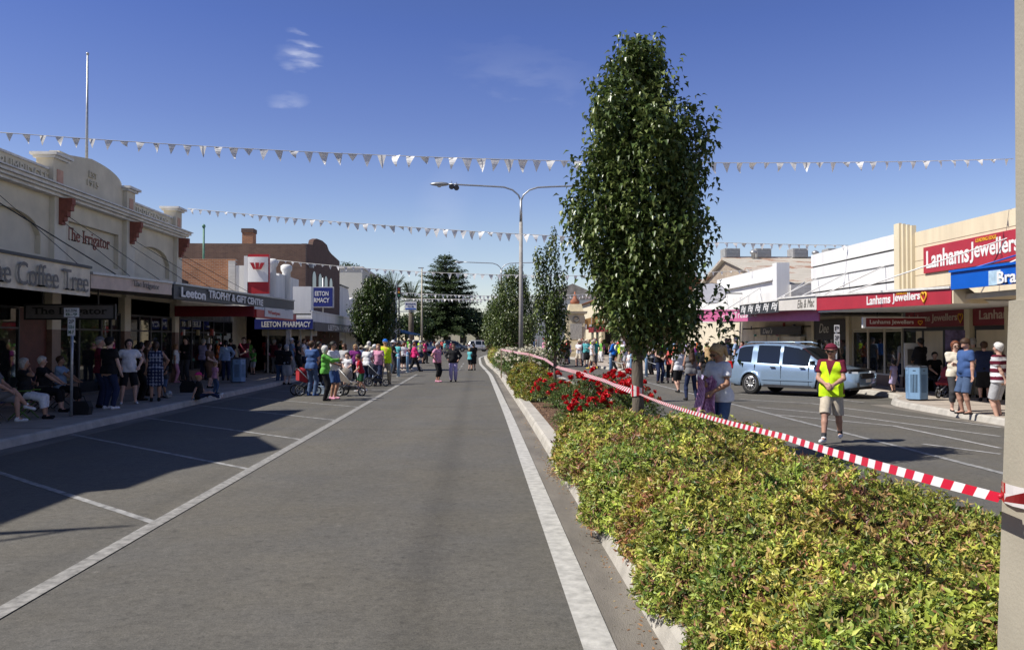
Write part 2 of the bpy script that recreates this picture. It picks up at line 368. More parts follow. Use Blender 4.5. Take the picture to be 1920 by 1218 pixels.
    bp = N.new('ShaderNodeBump'); bp.inputs['Strength'].default_value = .5; bp.inputs['Distance'].default_value = .006; L.new(noise(160, 2), bp.inputs['Height']); L.new(bp.outputs[0], b.inputs['Normal'])
    return m
M_road = road_material()
M_conc = pm('kerb_concrete', (.46, .43, .38), .85, .12, 3., .3, 80)
M_path = pm('footpath_paving', (.42, .36, .30), .85, .1, 2.2, .2, 60)
M_paint = pm('road_paint', (.48, .465, .43), .7, .16, 9., .2, 140, detail=9)
M_paintdull = pm('worn_road_paint', (.30, .295, .285), .8, .3, 7., .2, 140, detail=9)
M_gutter = pm('gutter_dust', (.185, .165, .14), .9, .16, 2.5, .4, 120, stretch=(1, .3, 1))
M_mulch = pm('bark_mulch', (.15, .085, .05), .95, .5, 34., 1., 60, detail=10)
M_grass = pm('grass', (.09, .13, .03), .95, .3, 3., .5, 50)

g = MB(); g.add([(-900, -60, 0), (900, -60, 0), (900, 2500, 0), (-900, 2500, 0)], [(0, 1, 2, 3)])
tag(g.build('road', M_road, None, origin=(0, 0, 0)), kind='structure')
def plate(name, poly, z0, z1, mat, label=None):
    o = MB().prism(poly, 'z', z0, z1).build(name, mat); tag(o, kind='structure'); return o
def kerb_strip(name, pts, side, z=.15, wd=.17, z0=.0, mat=None):
    """kerb along a polyline, top inner edge to the given side (+1 left of travel)"""
    mb = MB(); P = [Vector((p[0], p[1], 0)) for p in pts]; off = []
    for i, p in enumerate(P):
        a = (P[i]-P[i-1]).normalized() if i else (P[1]-P[0]).normalized(); b = (P[i+1]-P[i]).normalized() if i < len(P)-1 else a
        n = Vector((-(a+b).y, (a+b).x, 0)).normalized()*side; off.append(n)
    prof = [(0, z0), (.035, z*.8), (.07, z+.006), (wd, z+.006), (wd, z0)]
    vs = [(*(p+n*q[0]).xy, q[1]) for p, n in zip(P, off) for q in prof]; k = len(prof); fs = []
    for i in range(len(P)-1):
        for j in range(k-1):
            f = (i*k+j, i*k+j+1, (i+1)*k+j+1, (i+1)*k+j); fs.append(f if side < 0 else f[::-1])
    fs.append(tuple(range(k))[::(1 if side < 0 else -1)]); fs.append(tuple((len(P)-1)*k+j for j in range(k))[::(-1 if side < 0 else 1)])
    mb.add(vs, fs); o = mb.build(name, mat or M_conc); tag(o, kind='structure'); return o
def rounded(pts, r=1.0, n=5):
    out = [pts[0]]
    for i in range(1, len(pts)-1):
        a, b, c = Vector(pts[i-1]), Vector(pts[i]), Vector(pts[i+1]); ra = min(r, (a-b).length*.45); rc = min(r, (c-b).length*.45)
        p0 = b+(a-b).normalized()*ra; p1 = b+(c-b).normalized()*rc
        for k in range(n+1):
            t = k/n; out.append(tuple((p0*(1-t)*(1-t)+b*2*t*(1-t)+p1*t*t)))
    out.append(pts[-1]); return out
# left footpath with a bulb-out carrying a tree
lk = rounded([(-8.1, -40), (-8.1, 42.5), (-3.9, 45.5), (-3.7, 56), (-8.1, 60), (-8.1, 84), (-10, 92), (-26, 96)], 2.2)
plate('footpath_left', [(p[0]-.12, p[1]) for p in lk]+[(-26, 97), (-26, -40)], -.3, .15, M_path)
kerb_strip('kerb_left', lk, 1)
# right footpath: bulb-out near, parking recess, bulb-out at the crossing, then the far corner
rk = rounded([(11.3, -40), (11.3, 17.), (11.65, 23.4), (13.2, 25.2), (13.2, 42.0), (8.6, 45.0), (7.7, 53.5), (7.3, 60), (9.2, 66), (8.2, 90), (10, 100), (40, 108)], 1.6)
plate('footpath_right', [(p[0]+.12, p[1]) for p in rk]+[(60, 110), (60, -40)], -.3, .15, M_path)
kerb_strip('kerb_right', rk, -1)
# median
mk = rounded([(1.12, -30), (1.12, 20), (1.0, 44), (.55, 62), (.5, 84), (1.6, 96), (3.2, 98), (4.0, 92), (3.9, 60), (3.95, -30)], 1.2)
plate('median_soil', [(p[0]+(.1 if p[0] < 2.4 else -.1), p[1]) for p in mk], -.3, .12, M_mulch)
kerb_strip('kerb_median', mk, -1, .15, .3)
plate('gutter', [(.84, -30), (1.2, -30), (1.2, 50), (.84, 50)], -.3, .004, M_gutter)
plate('gutter_left', [(-8.1, -30), (-7.65, -30), (-7.65, 42), (-8.1, 42)], -.3, .004, M_gutter)
plate('gutter_right', [(11.35, 10), (10.9, 10), (11.2, 23.3), (11.7, 23.3)], -.3, .004, M_gutter)
# expansion joints of the left and right footpath
jb = MB()
for i in range(34): jb.box(-12.2, -8.25, i*2.4-10, i*2.4-9.975, .15, .153)
for i in range(14): jb.box(11.85, 15, i*2.1-4, i*2.1-3.975, .15, .153)
tag(jb.build('paving_joints', pm('joint_dirt', (.16, .14, .12), .95)), kind='structure')
# leaf litter against the median kerb and mulch chips on the bed
def chips(name, n, fx, cols, size, zb, seed):
    rg = np.random.default_rng(seed); P = fx(rg, n); th = rg.uniform(0, 6.28, n); s = rg.uniform(.5, 1.3, n)*size
    d = np.stack([np.cos(th), np.sin(th), rg.uniform(-.3, .5, n)], 1)*s[:, None]; q = np.stack([-np.sin(th), np.cos(th), rg.uniform(-.5, .5, n)], 1)*s[:, None]*.33
    P[:, 2] += zb+s*.25
    V = np.stack([P-d, P-q, P+d, P+q], 1).reshape(-1, 3); F = np.arange(n*4).reshape(-1, 4)
    c = np.array(cols)[rg.integers(0, len(cols), n)]*rg.uniform(.6, 1.3, n)[:, None]
    me = np_mesh(name, V, F, cols=np.repeat(c, 4, 0)); return add_obj(name, me, colmat('litter', .9))
def fx1(rg, n):
    P = np.zeros((n, 3)); P[:, 0] = rg.uniform(1.42, 3.65, n); P[:, 1] = rg.uniform(12, 24, n); return P
tag(chips('mulch_chips', 24000, fx1, [(.2, .1, .055), (.3, .17, .09), (.1, .05, .03), (.38, .25, .15)], .022, .115, 3), 'brown bark mulch chips covering the bare part of the median bed', 'mulch', kind='stuff')
def fx2(rg, n):
    P = np.zeros((n, 3)); P[:, 0] = 1.1-np.abs(rg.normal(0, .09, n)); P[:, 1] = rg.uniform(3, 22, n)
    k = n//3; P[:k, 1] = rg.normal(11.6, .35, k); P[:k, 0] = 1.07-np.abs(rg.normal(0, .07, k)); return P
tag(chips('leaf_litter', 900, fx2, [(.3, .16, .07), (.22, .12, .06), (.35, .26, .12)], .017, .004, 4), 'dry brown leaves gathered along the median gutter', 'leaf litter', kind='stuff')

# painted lines
def line(name, a, b, wd, mat=None, z=.005):
    a, b = Vector((a[0], a[1], 0)), Vector((b[0], b[1], 0)); d = (b-a).normalized(); n = Vector((-d.y, d.x, 0))*wd/2
    vs = [(*(a-n).xy, z), (*(a+n).xy, z), (*(b+n).xy, z), (*(b-n).xy, z)]
    o = MB().add(vs, [(3, 2, 1, 0)][::1]).build(name, mat or M_paint, None); tag(o, kind='structure'); return o
def polyline(name, pts, wd, mat=None, z=.008):
    mb = MB(); P = [Vector((p[0], p[1], 0)) for p in pts]; vs = []
    for i, p in enumerate(P):
        d = (P[min(i+1, len(P)-1)]-P[max(i-1, 0)]).normalized(); n = Vector((-d.y, d.x, 0))*wd/2; vs += [(*(p-n).xy, z), (*(p+n).xy, z)]
    o = mb.add(vs, [(2*i, 2*i+2, 2*i+3, 2*i+1) for i in range(len(P)-1)]).build(name, mat or M_paint); tag(o, kind='structure'); return o
polyline('median_edge_line', rounded([(.73, -10), (.73, 20), (.6, 44), (.12, 62), (.05, 84), (1.0, 99)], 3.), .2)
polyline('parking_edge_line', [(-3.27, -10), (-3.27, 20), (-3.3, 44.2)], .15, pm('parking_paint', (.29, .28, .26), .75, .25, 11., .2, 140, detail=9))
ys = [8.6, 12.08, 15.6, 19.3, 23.0, 26.6, 30.2, 33.8, 37.4]
for y in [1.6, 5.1]+ys: line('parking_bay_line', (-3.3, y), (-8.0, y+4.55), .09, M_paintdull)
polyline('lane_edge_line', [(7.3, -5), (7.3, 46)], .12, M_paintdull)
for pts in ([(1386, 748.5), (1521, 756), (1581, 764.7), (1876, 801)], [(1420, 763), (1579, 777.5), (1876, 818)], [(1455, 777), (1675, 798), (1876, 840)],
            [(1386, 739), (1521, 744), (1620, 754)], [(1730, 832), (1876, 851)]):
    polyline('parking_bay_line', [tuple(G(*p).xy) for p in pts], .085, pm('bay_paint', (.42, .41, .4), .75, .2, 8.), .005)
for y in (50, 56, 62): line('lane_dash', (-1.2, y), (-1.2, y+3), .1, M_paintdull)
# cross street far away and park lawn
plate('park_lawn', [(-60, 128), (-4, 128), (-4, 190), (-60, 190)], -.3, .1, M_grass)
plate('park_lawn_east', [(-3, 150), (60, 150), (60, 260), (-3, 260)], -.3, .1, M_grass)
plate('far_footpath', [(-60, 124), (-3.5, 124), (-3.5, 127.9), (-60, 127.9)], -.3, .14, M_path)
# ================================================================ buildings
M_cream = pm('cream_render', (.68, .61, .46), .85, .07, 1.2, .15, 40)
M_cream2 = pm('cream_render_light', (.74, .68, .54), .85, .07, 1.2)
M_trim = pm('white_trim', (.72, .70, .66), .7, .1, 3.)
M_terra = pm('terracotta_paint', (.27, .09, .06), .8, .12, 8.)
M_salmon = pm('salmon_paint', (.58, .34, .24), .8, .1, 5.)
M_char = pm('charcoal_fascia', (.045, .048, .05), .55, .1, 3.)
M_beige = pm('beige_fascia', (.60, .47, .38), .6, .08, 3.)
M_signcream = pm('sign_cream', (.74, .66, .50), .6, .12, 3.)
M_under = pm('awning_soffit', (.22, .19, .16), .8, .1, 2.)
M_white = pm('white_paint', (.80, .79, .77), .55, .05, 2.5, stretch=(1, 1, .12), detail=9)
M_whitew = pm('white_wall', (.77, .76, .73), .75, .08, 2.0, stretch=(1, 1, .15), detail=9)
M_black = pm('black_paint', (.015, .015, .017), .5, .1, 5.)
M_red = pm('red_sign', (.40, .012, .018), .45, .06, 2.)
M_dred = pm('dark_red_sign', (.22, .016, .025), .45, .06, 2.)
M_lred = pm('jeweller_red', (.42, .028, .045), .45, .05, 2.)
M_blue = pm('navy_sign', (.018, .03, .20), .4, .06, 2.)
M_bblue = pm('bright_blue_sign', (.0, .10, .52), .4, .05, 2.)
M_pink = pm('pink_fascia', (.62, .14, .30), .5, .06, 2.)
M_yellow = pm('yellow_letter', (.85, .45, .03), .5, .05, 2.)
M_tan = pm('tan_render', (.72, .61, .43), .8, .06, 2.2, stretch=(1, 1, .15), detail=9)
M_tan2 = pm('tan_trim', (.74, .65, .46), .75, .04, 1.)
M_grey = pm('grey_letter', (.16, .15, .13), .6, .1, 4.)
M_metal = pm('galvanised_steel', (.42, .43, .44), .42, .12, 14., metal=.6)
M_dmetal = pm('dark_steel', (.05, .05, .055), .5, .1, 8., metal=.3)
M_wood = pm('dark_timber', (.13, .035, .02), .6, .15, 4.)
M_glass = glassmat('shop_glass', (.012, .014, .016), .02, .35)
M_glassd = glassmat('dark_glass', (.01, .011, .013), .05)
M_int = pm('shop_interior', (.16, .15, .14), .9, .3, 3.)
M_tile = pm('shopfront_tile', (.20, .12, .09), .4, .12, 4.)
M_tin = pm('corrugated_roof', (.35, .31, .26), .6, .25, .8, stretch=(1, 3, 1), detail=8)
M_roofd = pm('dark_roof', (.03, .033, .045), .7, .1, 1.)
M_brick = brickmat('brown_brick', (.13, .06, .042), (.09, .045, .033), (.13, .1, .08))
M_bricks = brickmat('brown_brick_side', (.15, .085, .06), (.11, .06, .045), (.15, .12, .1), axis='xz')
M_bricko = brickmat('orange_brick_side', (.45, .19, .08), (.33, .13, .06), (.4, .33, .26), axis='xz')
M_brickp = brickmat('pale_brick_side', (.62, .60, .57), (.52, .50, .47), (.5, .48, .45), axis='xz')
M_brickt = brickmat('tan_brick', (.35, .28, .2), (.3, .22, .16), (.4, .36, .3))
XL, XR = -12.2, 15.0
SPLIT = ('parapet', 'parapet_coping', 'hanger', 'window', 'front_wall', 'canopy_panel', 'wall_joint', 'groove')
def P(name, mat, parent, *boxes):
    if len(boxes) > 1 and name in ('parapet', 'parapet_coping', 'hanger', 'window', 'front_wall', 'leg', 'canopy_panel', 'frame', 'blade_frame', 'groove', 'louvres', 'window_frame', 'door_frame', 'wall_joint') and name in SPLIT:
        for b in boxes: o = P(name, mat, parent, b)
        return o
    mb = MB()
    for b in boxes: mb.box(*b)
    return mb.build(name, mat, parent)
goodscols = [(.7, .68, .64), (.5, .1, .08), (.08, .1, .3), (.6, .5, .3), (.1, .35, .3), (.03, .03, .03), (.75, .73, .7), (.3, .3, .32), (.55, .25, .35)]
GM = [pm('goods_%s' % n, c, .6, .2, 9.) for n, c in zip(('white', 'red', 'navy', 'straw', 'teal', 'black', 'cream', 'grey', 'rose'), goodscols)]
def shopfront(root, side, y0, y1, ztop=2.75, sill=.55, frame=None, panes=3, door=None, goods=40, seed=1, depth=1.6, cols=None, posters=2):
    """recess with frame, sill, glazed bays and goods inside. side -1 left street front, +1 right"""
    X = XL if side < 0 else XR; s = -side           # s: direction from wall to street
    rg = random.Random(seed); fm = frame or M_dmetal
    P('shop_interior', M_int, root, (X-s*depth, X-s*(depth+.1), y0, y1, .15, ztop+.3))
    P('stall_riser', M_tile, root, (X-s*.12, X-s*.02, y0+.02, y1-.02, .15, sill) if door is None else (X-s*.12, X-s*.02, y0+.02, door[0], .15, sill))
    n = panes
    for i in range(n):
        a = y0+(y1-y0)*i/n; b = y0+(y1-y0)*(i+1)/n
        isd = door is not None and (a+b)/2 > door[0] and (a+b)/2 < door[1]
        z0 = .17 if isd else sill
        fr = P('door_frame' if isd else 'window_frame', fm, root, (X-s*.09, X-s*.0, a+.003, a+.05, z0, ztop), (X-s*.09, X-s*.0, b-.05, b-.003, z0, ztop), (X-s*.09, X-s*.0, a+.05, b-.05, ztop-.07, ztop),
               (X-s*.09, X-s*.0, a+.05, b-.05, z0, z0+.06), (X-s*.085, X-s*.005, a+.05, b-.05, 2.15, 2.2))
        MB().box(X-s*.05, X-s*.04, a+.05, b-.05, z0+.06, ztop-.07).build('door_glass' if isd else 'window_pane', M_glass, fr)
    gb = MB(); gm = [GM[k] for k in (cols or range(len(GM)))]
    for k in range(goods):
        gb.m = rg.randrange(len(gm)); y = rg.uniform(y0+.2, y1-.2); z = .6+.36*rg.randrange(6); dx = rg.uniform(.15, depth-.2)
        w_, h_ = rg.uniform(.06, .2), rg.uniform(.08, .3)
        gb.box(X-s*dx, X-s*(dx+.12), y-w_/2, y+w_/2, z, z+h_)
    if goods: tag(gb.build('shelf_goods', gm, root), kind='stuff')
    for k in range(posters):
        y = rg.uniform(y0+.3, y1-.6); z = rg.uniform(1., 1.7)
        P('window_poster', GM[rg.choice((0, 3, 6, 8))], root, (X-s*.115, X-s*.105, y, y+.35, z, z+.45))
def awning(root, side, xe, y0, y1, a0, a1, b0, b1, mat, thick=.08, gutter=M_char, name='awning'):
    """fascia plus roof sheet and soffit; a = bottom/top at y0, b = at y1"""
    X = XL if side < 0 else XR; s = -side
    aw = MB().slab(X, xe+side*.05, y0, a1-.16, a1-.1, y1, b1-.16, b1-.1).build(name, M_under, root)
    MB().slab(xe, xe+side*.05, y0, a0, a1, y1, b0, b1).build('fascia', mat, aw)
    MB().slab(xe-side*.05, xe+side*.1, y0, a1+.002, a1+.06, y1, b1+.002, b1+.06).build('gutter', gutter, aw)
    return aw
def arch_panel(mb, x0, x1, y0, y1, z0, zs, za, ztop):
    """solid above an arched opening between y0 and y1"""
    n = 10
    for i in range(n):
        a, b = y0+(y1-y0)*i/n, y0+(y1-y0)*(i+1)/n
        ha = zs+(za-zs)*math.sqrt(max(0, 1-(2*i/n-1)**2)); hb = zs+(za-zs)*math.sqrt(max(0, 1-(2*(i+1)/n-1)**2))
        mb.slab(x0, x1, a, ha, ztop, b, hb, ztop)
def rod(name, a, b, r, mat, parent=None): return MB().tube([a, b], r, 6).build(name, mat, parent)

# ---------------------------------------------------------------- left: cream newspaper building
b1 = thing('shop_building', 'cream rendered shop building with raised parapet lettering and a central pediment', 'building', (XL, 26.4, .15))
P('wall', M_cream, b1, (XL-12, XL-.1, 19.32, 33.4, -.1, 6.0))
wf = MB()
# proud wall layer round the three recessed panels
bays = [(19.9, 22.9, 'arch'), (24.45, 27.85, 'rect'), (29.3, 32.45, 'arch')]
pil = [(19.32, 19.9), (23.35, 24.0), (28.15, 28.8), (32.85, 33.4)]
zb, zt = 3.3, 6.0
edges = [19.32]+[e for b in bays for e in b[:2]]+[33.4]
for i in range(0, len(edges), 2): wf.box(XL-.1, XL+.05, edges[i], edges[i+1], zb, zt)
for (a, b, k) in bays:
    wf.box(XL-.1, XL+.05, a, b, zb, 4.22)
    if k == 'rect': wf.box(XL-.1, XL+.05, a, b, 5.38, zt)
    else: arch_panel(wf, XL-.1, XL+.05, a, b, 4.22, 4.75, 5.3, zt)
wf.build('upper_wall', M_cream, b1)
for (a, b) in pil: P('pilaster', M_cream2, b1, (XL+.05, XL+.2, a, b, 3.3, 5.999))
cor = MB()
for k, (d, z0, z1) in enumerate(((.3, 5.92, 6.0), (.42, 6.0, 6.07), (.52, 6.07, 6.16), (.6, 6.16, 6.2))): cor.box(XL-.15, XL+d, 19.2, 33.55, z0+.001*k, z1)
cor.build('cornice', M_trim, b1)
P('parapet', M_cream, b1, (XL-.25, XL+.02, 19.32, 23.35, 6.19, 6.66), (XL-.25, XL+.02, 28.8, 32.85, 6.19, 6.66))
P('parapet_coping', M_trim, b1, (XL-.3, XL+.07, 19.32, 23.3, 6.661, 6.72), (XL-.3, XL+.07, 28.85, 32.8, 6.661, 6.72))
ped = [(23.9, 6.19), (28.3, 6.19), (28.3, 7.02), (28.1, 7.1)]+[(26.1+2.0*math.sin(t), 7.1+.42*math.cos(t)) for t in [R(80-i*10) for i in range(8)]]+[(25.9, 7.53), (24.5, 7.34), (23.9, 7.34)]
MB().prism(ped, 'x', XL-.25, XL+.04).build('pediment', M_cream, b1)
for (a, b, h) in ((23.3, 24.0, 7.0), (28.2, 28.85, 6.95), (32.75, 33.4, 6.98), (19.32, 19.9, 6.98)):
    post = P('parapet_post', M_cream, b1, (XL-.3, XL+.18, a, b, 6.19, h))
    c_ = MB(); c_.box(XL-.36, XL+.26, a-.08, b+.08, h, h+.07); c_.box(XL-.42, XL+.34, a-.15, b+.15, h+.07, h+.15); c_.build('post_cap', M_trim, post)
    P('post_panel', M_salmon, post, (XL+.18, XL+.2, a+.18, b-.18, 6.32, 6.72))
for y in (23.67, 28.47, 33.1, 19.6):
    cb = MB(); yy = y
    for k, (d, z0, z1) in enumerate(((.38, 5.72, 5.91), (.34, 5.55, 5.72), (.24, 5.38, 5.55), (.16, 5.26, 5.38), (.1, 5.15, 5.26))):
        cb.box(XL+.201, XL+.2+d, yy-.1, yy+.1, z0+.001, z1)
    cb.lathe([(.09, -.11), (.09, .11)], (XL+.46, yy, 5.7), 10, 'y'); cb.lathe([(.07, -.11), (.07, .11)], (XL+.36, yy, 5.46), 10, 'y')
    cb.build('bracket', M_terra, b1)
text('MURRUMBIDGEE', (XL+.02, 21.6, 6.42), EY, EZ, 3.3, .28, M_cream, b1, 'raised_lettering', .05, .012)
text('IRRIGATOR', (XL+.02, 30.85, 6.42), EY, EZ, 3.1, .3, M_cream, b1, 'raised_lettering', .05, .012)
text('EST', (XL+.04, 25.95, 7.02), EY, EZ, .55, .2, M_cream, b1, 'raised_lettering', .05, .012)
text('1915', (XL+.04, 25.95, 6.75), EY, EZ, .75, .2, M_cream, b1, 'raised_lettering', .05, .012)
text('The Irrigator', (XL-.1, 26.05, 4.98), EY, EZ, 2.9, .52, M_terra, b1, 'wall_lettering', .02, .0, True)
# ground floor
for (a, b) in pil: P('column', M_tile, b1, (XL-.3, XL+.12, a+.08, b-.08, .15, 2.15)); 
for (a, b) in pil: P('column_head', M_cream2, b1, (XL-.3, XL+.12, a+.08, b-.08, 2.151, 3.3))
P('transom_panel', pm('transom_timber', (.10, .08, .06), .8, .2, 6.), b1, (XL-.3, XL-.1, 19.9, 33, 2.75, 3.3))
shopfront(b1, -1, 19.9, 22.0, panes=1, seed=3, goods=18); 
P('timber_door', M_wood, b1, (XL-.08, XL-.02, 22.02, 23.4, .15, 2.72))
shopfront(b1, -1, 23.98, 25.3, panes=1, seed=4, goods=20, posters=3); shopfront(b1, -1, 25.3, 26.8, panes=1, door=(25.0, 27.), sill=.3, seed=5, goods=10)
shopfront(b1, -1, 26.8, 28.2, panes=2, seed=6, goods=40, posters=5)
shopfront(b1, -1, 28.75, 32.9, panes=4, seed=7, goods=150, depth=.8, posters=2)
aw1 = awning(b1, -1, -9., 12.0, 19.35, 2.86, 3.5, 2.86, 3.5, M_signcream)
text('The Coffee Tree', (-8.95, 17.13, 3.17), EY, EZ, 4.05, .46, M_grey, aw1, 'sign_lettering', .01, .0, True)
aw2 = awning(b1, -1, -9., 19.36, 24.4, 3.06, 3.38, 3.17, 3.5, M_beige, gutter=M_metal)
text('The Irrigator', (-8.95, 22.45, 3.31), EY, EZ, 1.75, .2, M_grey, aw2, 'sign_lettering', .01, .0, True)
aw3 = awning(b1, -1, -9., 24.42, 40.3, 3.07, 3.5, 3.3, 3.72, M_char, gutter=M_metal)
text('Leeton', (-8.95, 26.0, 3.3), EY, EZ, 2.2, .3, M_white, aw3, 'sign_lettering', .01, .03)
text('TROPHY & GIFT CENTRE', (-8.95, 30.85, 3.38), EY, EZ, 6.9, .27, M_white, aw3, 'sign_lettering', .01, .03)
hs = thing('hanging_sign', 'dark hanging sign lettered The Irrigator under the awning above the timber door', 'sign', (-10.85, 22.0, 2.42))
P('board', pm('sign_grey', (.20, .19, .2), .6, .08, 4.), hs, (-12.0, -9.72, 21.97, 22.03, 2.43, 2.77))
P('frame', M_black, hs, (-12.05, -9.67, 21.96, 22.04, 2.39, 2.43), (-12.05, -9.67, 21.96, 22.04, 2.77, 2.81), (-12.05, -12.0, 21.96, 22.04, 2.43, 2.77), (-9.72, -9.67, 21.96, 22.04, 2.43, 2.77))
P('hanger', M_dmetal, hs, (-11.6, -11.57, 21.98, 22.02, 2.81, 3.25), (-10.15, -10.12, 21.98, 22.02, 2.81, 3.25))
text('The Irrigator', (-10.86, 21.97, 2.6), EX, EZ, 1.95, .24, M_black, hs, 'sign_lettering', .008, .02, True)
for (y, za, yb) in ((20.3, 5.6, 18.6), (23.7, 5.3, 21.2), (23.7, 5.55, 23.4), (28.5, 5.1, 26.2), (28.5, 5.35, 28.4), (33.1, 5.1, 31.5), (33.1, 5.3, 34.5)):
    rod('stay_rod', (XL+.2, y, za), (-9.0, yb, 3.5), .009, M_dmetal, b1)
rod('stay_rod', (XL+.2, 18.2, 5.75), (-9.1, 20.6, 3.5), .015, M_black, b1)
fp = thing('flagpole', 'tall slender grey flagpole on the cream parapet', 'flagpole', (XL-.5, 26.7, 7.0))
MB().tube([(XL-.5, 26.7, 6.0), (XL-.5, 26.7, 8.8), (XL-.5, 26.7, 11.1)], [.05, .042, .025], 8).build('pole', M_metal, fp)
MB().sphere((XL-.5, 26.7, 11.13), .05, 8).build('finial', M_metal, fp)

# the taller neighbour before it (mostly outside the frame; its shade lies on the road)
nb = thing('corner_shop', 'tall plain cream corner building with a gabled parapet casting shade over the parking bays', 'building', (XL, 12, .15))
SL = 1.2; sh = lambda x: (x-XL)*SL
prof = [(-3, 0), (21.2, 0), (21.2, sh(-4.6)), (15.2, sh(-4.72)), (15.1, sh(-4.15)), (14.95, sh(-4.2)), (12.95, sh(-3.35)), (10.9, sh(-4.3)), (9.55, sh(-4.38)), (9.4, sh(-4.78)), (-3, sh(-4.9))]
MB().prism(prof, 'x', XL-.5, XL-.02).build('wall', M_cream, nb)
P('side_wall', M_cream, nb, (XL-12, XL-.5, -3, 19.28, -.1, 8.2))
P('column', M_tile, nb, (XL-.02, XL+.1, 18.9, 19.3, .15, 3.2))
shopfront(nb, -1, 12.2, 18.9, panes=3, seed=8, goods=40)
# ---------------------------------------------------------------- left: bank
bk = thing('bank_building', 'low white bank building with two rounded pilasters behind the red logo sign', 'building', (XL, 40.6, .15))
P('side_wall', M_bricko, bk, (XL-14, XL-.6, 43.5, 43.8, -.1, 6.1)); P('pale_side_wall', M_brickp, bk, (XL-.95, XL-.6, 43.4, 43.49, 3.2, 6.0))
P('white_wall', M_whitew, bk, (XL-.6, XL, 43.45, 56, -.1, 5.75))
for i, y in enumerate((48.6, 52.3)):
    MB().lathe([(.2, 3.2), (.26, 3.5), (.26, 6.1), (.36, 6.25), (.36, 6.5), (.2, 6.6)], (XL+.02, y, 0), 12).build('pilaster', M_whitew, bk)
P('parapet_step', M_whitew, bk, (XL-.6, XL+.0, 50.5, 56, 5.75, 5.9))
MB().prism([(33.6, 4.4), (43.4, 4.4), (43.4, 4.9), (33.6, 5.5)], 'x', XL-10, XL-3).build('dark_roof', M_roofd, bk)
P('front_wall', M_cream, bk, (XL-3, XL-.12, 33.42, 43.39, -.1, 3.6), (XL-.14, XL-.0, 33.42, 33.7, .15, 3.2), (XL-.14, XL-.0, 41., 43.39, .15, 3.2)) 
shopfront(bk, -1, 33.8, 41, panes=5, seed=9, goods=60, door=(38.2, 39.8), depth=.1, cols=[0, 1, 4, 5, 6, 3])
P('red_bulkhead', M_dred, bk, (-12.1, -8.98, 32.9, 33., 2.78, 3.2))
P('red_fascia', M_red, bk, (-9.06, -8.9, 33.0, 40.2, 2.75, 3.08))
P('sign_panel', pm('bank_panel', (.55, .56, .6), .4, .05, 3.), bk, (-8.9, -8.87, 34.2, 39.4, 2.82, 3.2))
text('Westpac', (-8.87, 35.7, 2.99), EY, EZ, 2.2, .2, M_red, bk, 'sign_lettering', .01, .03, True)
P('column', M_brickp, bk, (-9.6, -9.4, 41.1, 41.4, .15, 2.37))
bs = thing('bank_sign', 'red and white box sign with a red W emblem above the bank awning', 'sign', (-11.5, 43, 4.3))
P('red_panel', M_red, bs, (-12.0, -10.93, 43.0, 43.25, 4.25, 6.3)); P('white_side', M_white, bs, (-12.2, -12.03, 42.95, 43.2, 4.2, 6.2))
wp = MB()
for i in range(10):
    a, b = -12.02+i*.106, -12.02+(i+1)*.106; da, db = .06*math.sin(math.pi*i/10), .06*math.sin(math.pi*(i+1)/10)
    wp.add([(a, 42.95-da, 4.85), (b, 42.95-db, 4.85), (b, 42.99, 4.85), (a, 42.99, 4.85), (a, 42.95-da, 6.15), (b, 42.95-db, 6.15), (b, 42.99, 6.15), (a, 42.99, 6.15)], [(0, 3, 2, 1), (4, 5, 6, 7), (0, 1, 5, 4), (2, 3, 7, 6)])
wp.build('white_panel', M_white, bs)
wm = MB()
for pts in (([(0, 1), (.26, 1), (.40, 0), (.24, 0)]), ([(.37, 1), (.63, 1), (.60, 0), (.40, 0)]), ([(.74, 1), (1, 1), (.76, 0), (.60, 0)])):
    wm.prism([(-11.86+q[0]*.76, 5.5+q[1]*.34) for q in pts], 'y', 42.78, 42.82)
wm.build('emblem', M_red, bs)
# pharmacy
ph = thing('pharmacy_building', 'pharmacy shopfront with navy Leeton Pharmacy signs and a white street awning', 'building', (XL, 50, .15))
awp = awning(ph, -1, -8.3, 41.0, 58, 2.38, 3.25, 2.3, 3.2, M_whitew, gutter=M_white)
P('end_sign', M_blue, ph, (-11.1, -8.25, 40.9, 41.0, 2.38, 2.86)); text('LEETON PHARMACY', (-9.55, 40.9, 2.62), EX, EZ, 2.4, .28, M_white, ph, 'sign_lettering', .01, .02)
P('side_beam', M_white, ph, (-11.05, -8.3, 40.95, 41.05, 2.87, 2.93))
P('grey_fascia_sign', pm('grey_sign', (.13, .12, .12), .6, .1, 3.), ph, (-8.3, -8.22, 41.3, 57, 2.3, 2.75)); text('LEETON PHARMACY', (-8.22, 49.5, 2.52), EY, EZ, 9, .3, M_trim, ph, 'sign_lettering', .01, .02)
P('white_box_sign', M_white, ph, (-9.25, -8.35, 41.0, 41.6, 2.95, 4.5))
P('blade_sign', M_blue, ph, (-9.25, -8.15, 45.9, 46.1, 3.7, 4.75)); P('blade_frame', M_trim, ph, (-9.3, -8.1, 45.92, 46.12, 3.64, 3.7), (-9.3, -8.1, 45.92, 46.12, 4.75, 4.8), (-8.15, -8.1, 45.92, 46.12, 3.7, 4.75))
text('EETON', (-8.75, 45.9, 4.42), EX, EZ, .75, .26, M_white, ph, 'sign_lettering', .01, .02); text('RMACY', (-8.75, 45.9, 4.05), EX, EZ, .85, .26, M_white, ph, 'sign_lettering', .01, .02)
rod('sign_post', (-8.7, 46, 2.9), (-8.7, 46, 5.3), .04, M_metal, ph)
for xx in (-10.9, -9.9, -9.25, -8.7): P('shop_post', M_trim, ph, (xx, xx+.08, 42.6, 42.68, .15, 2.4))
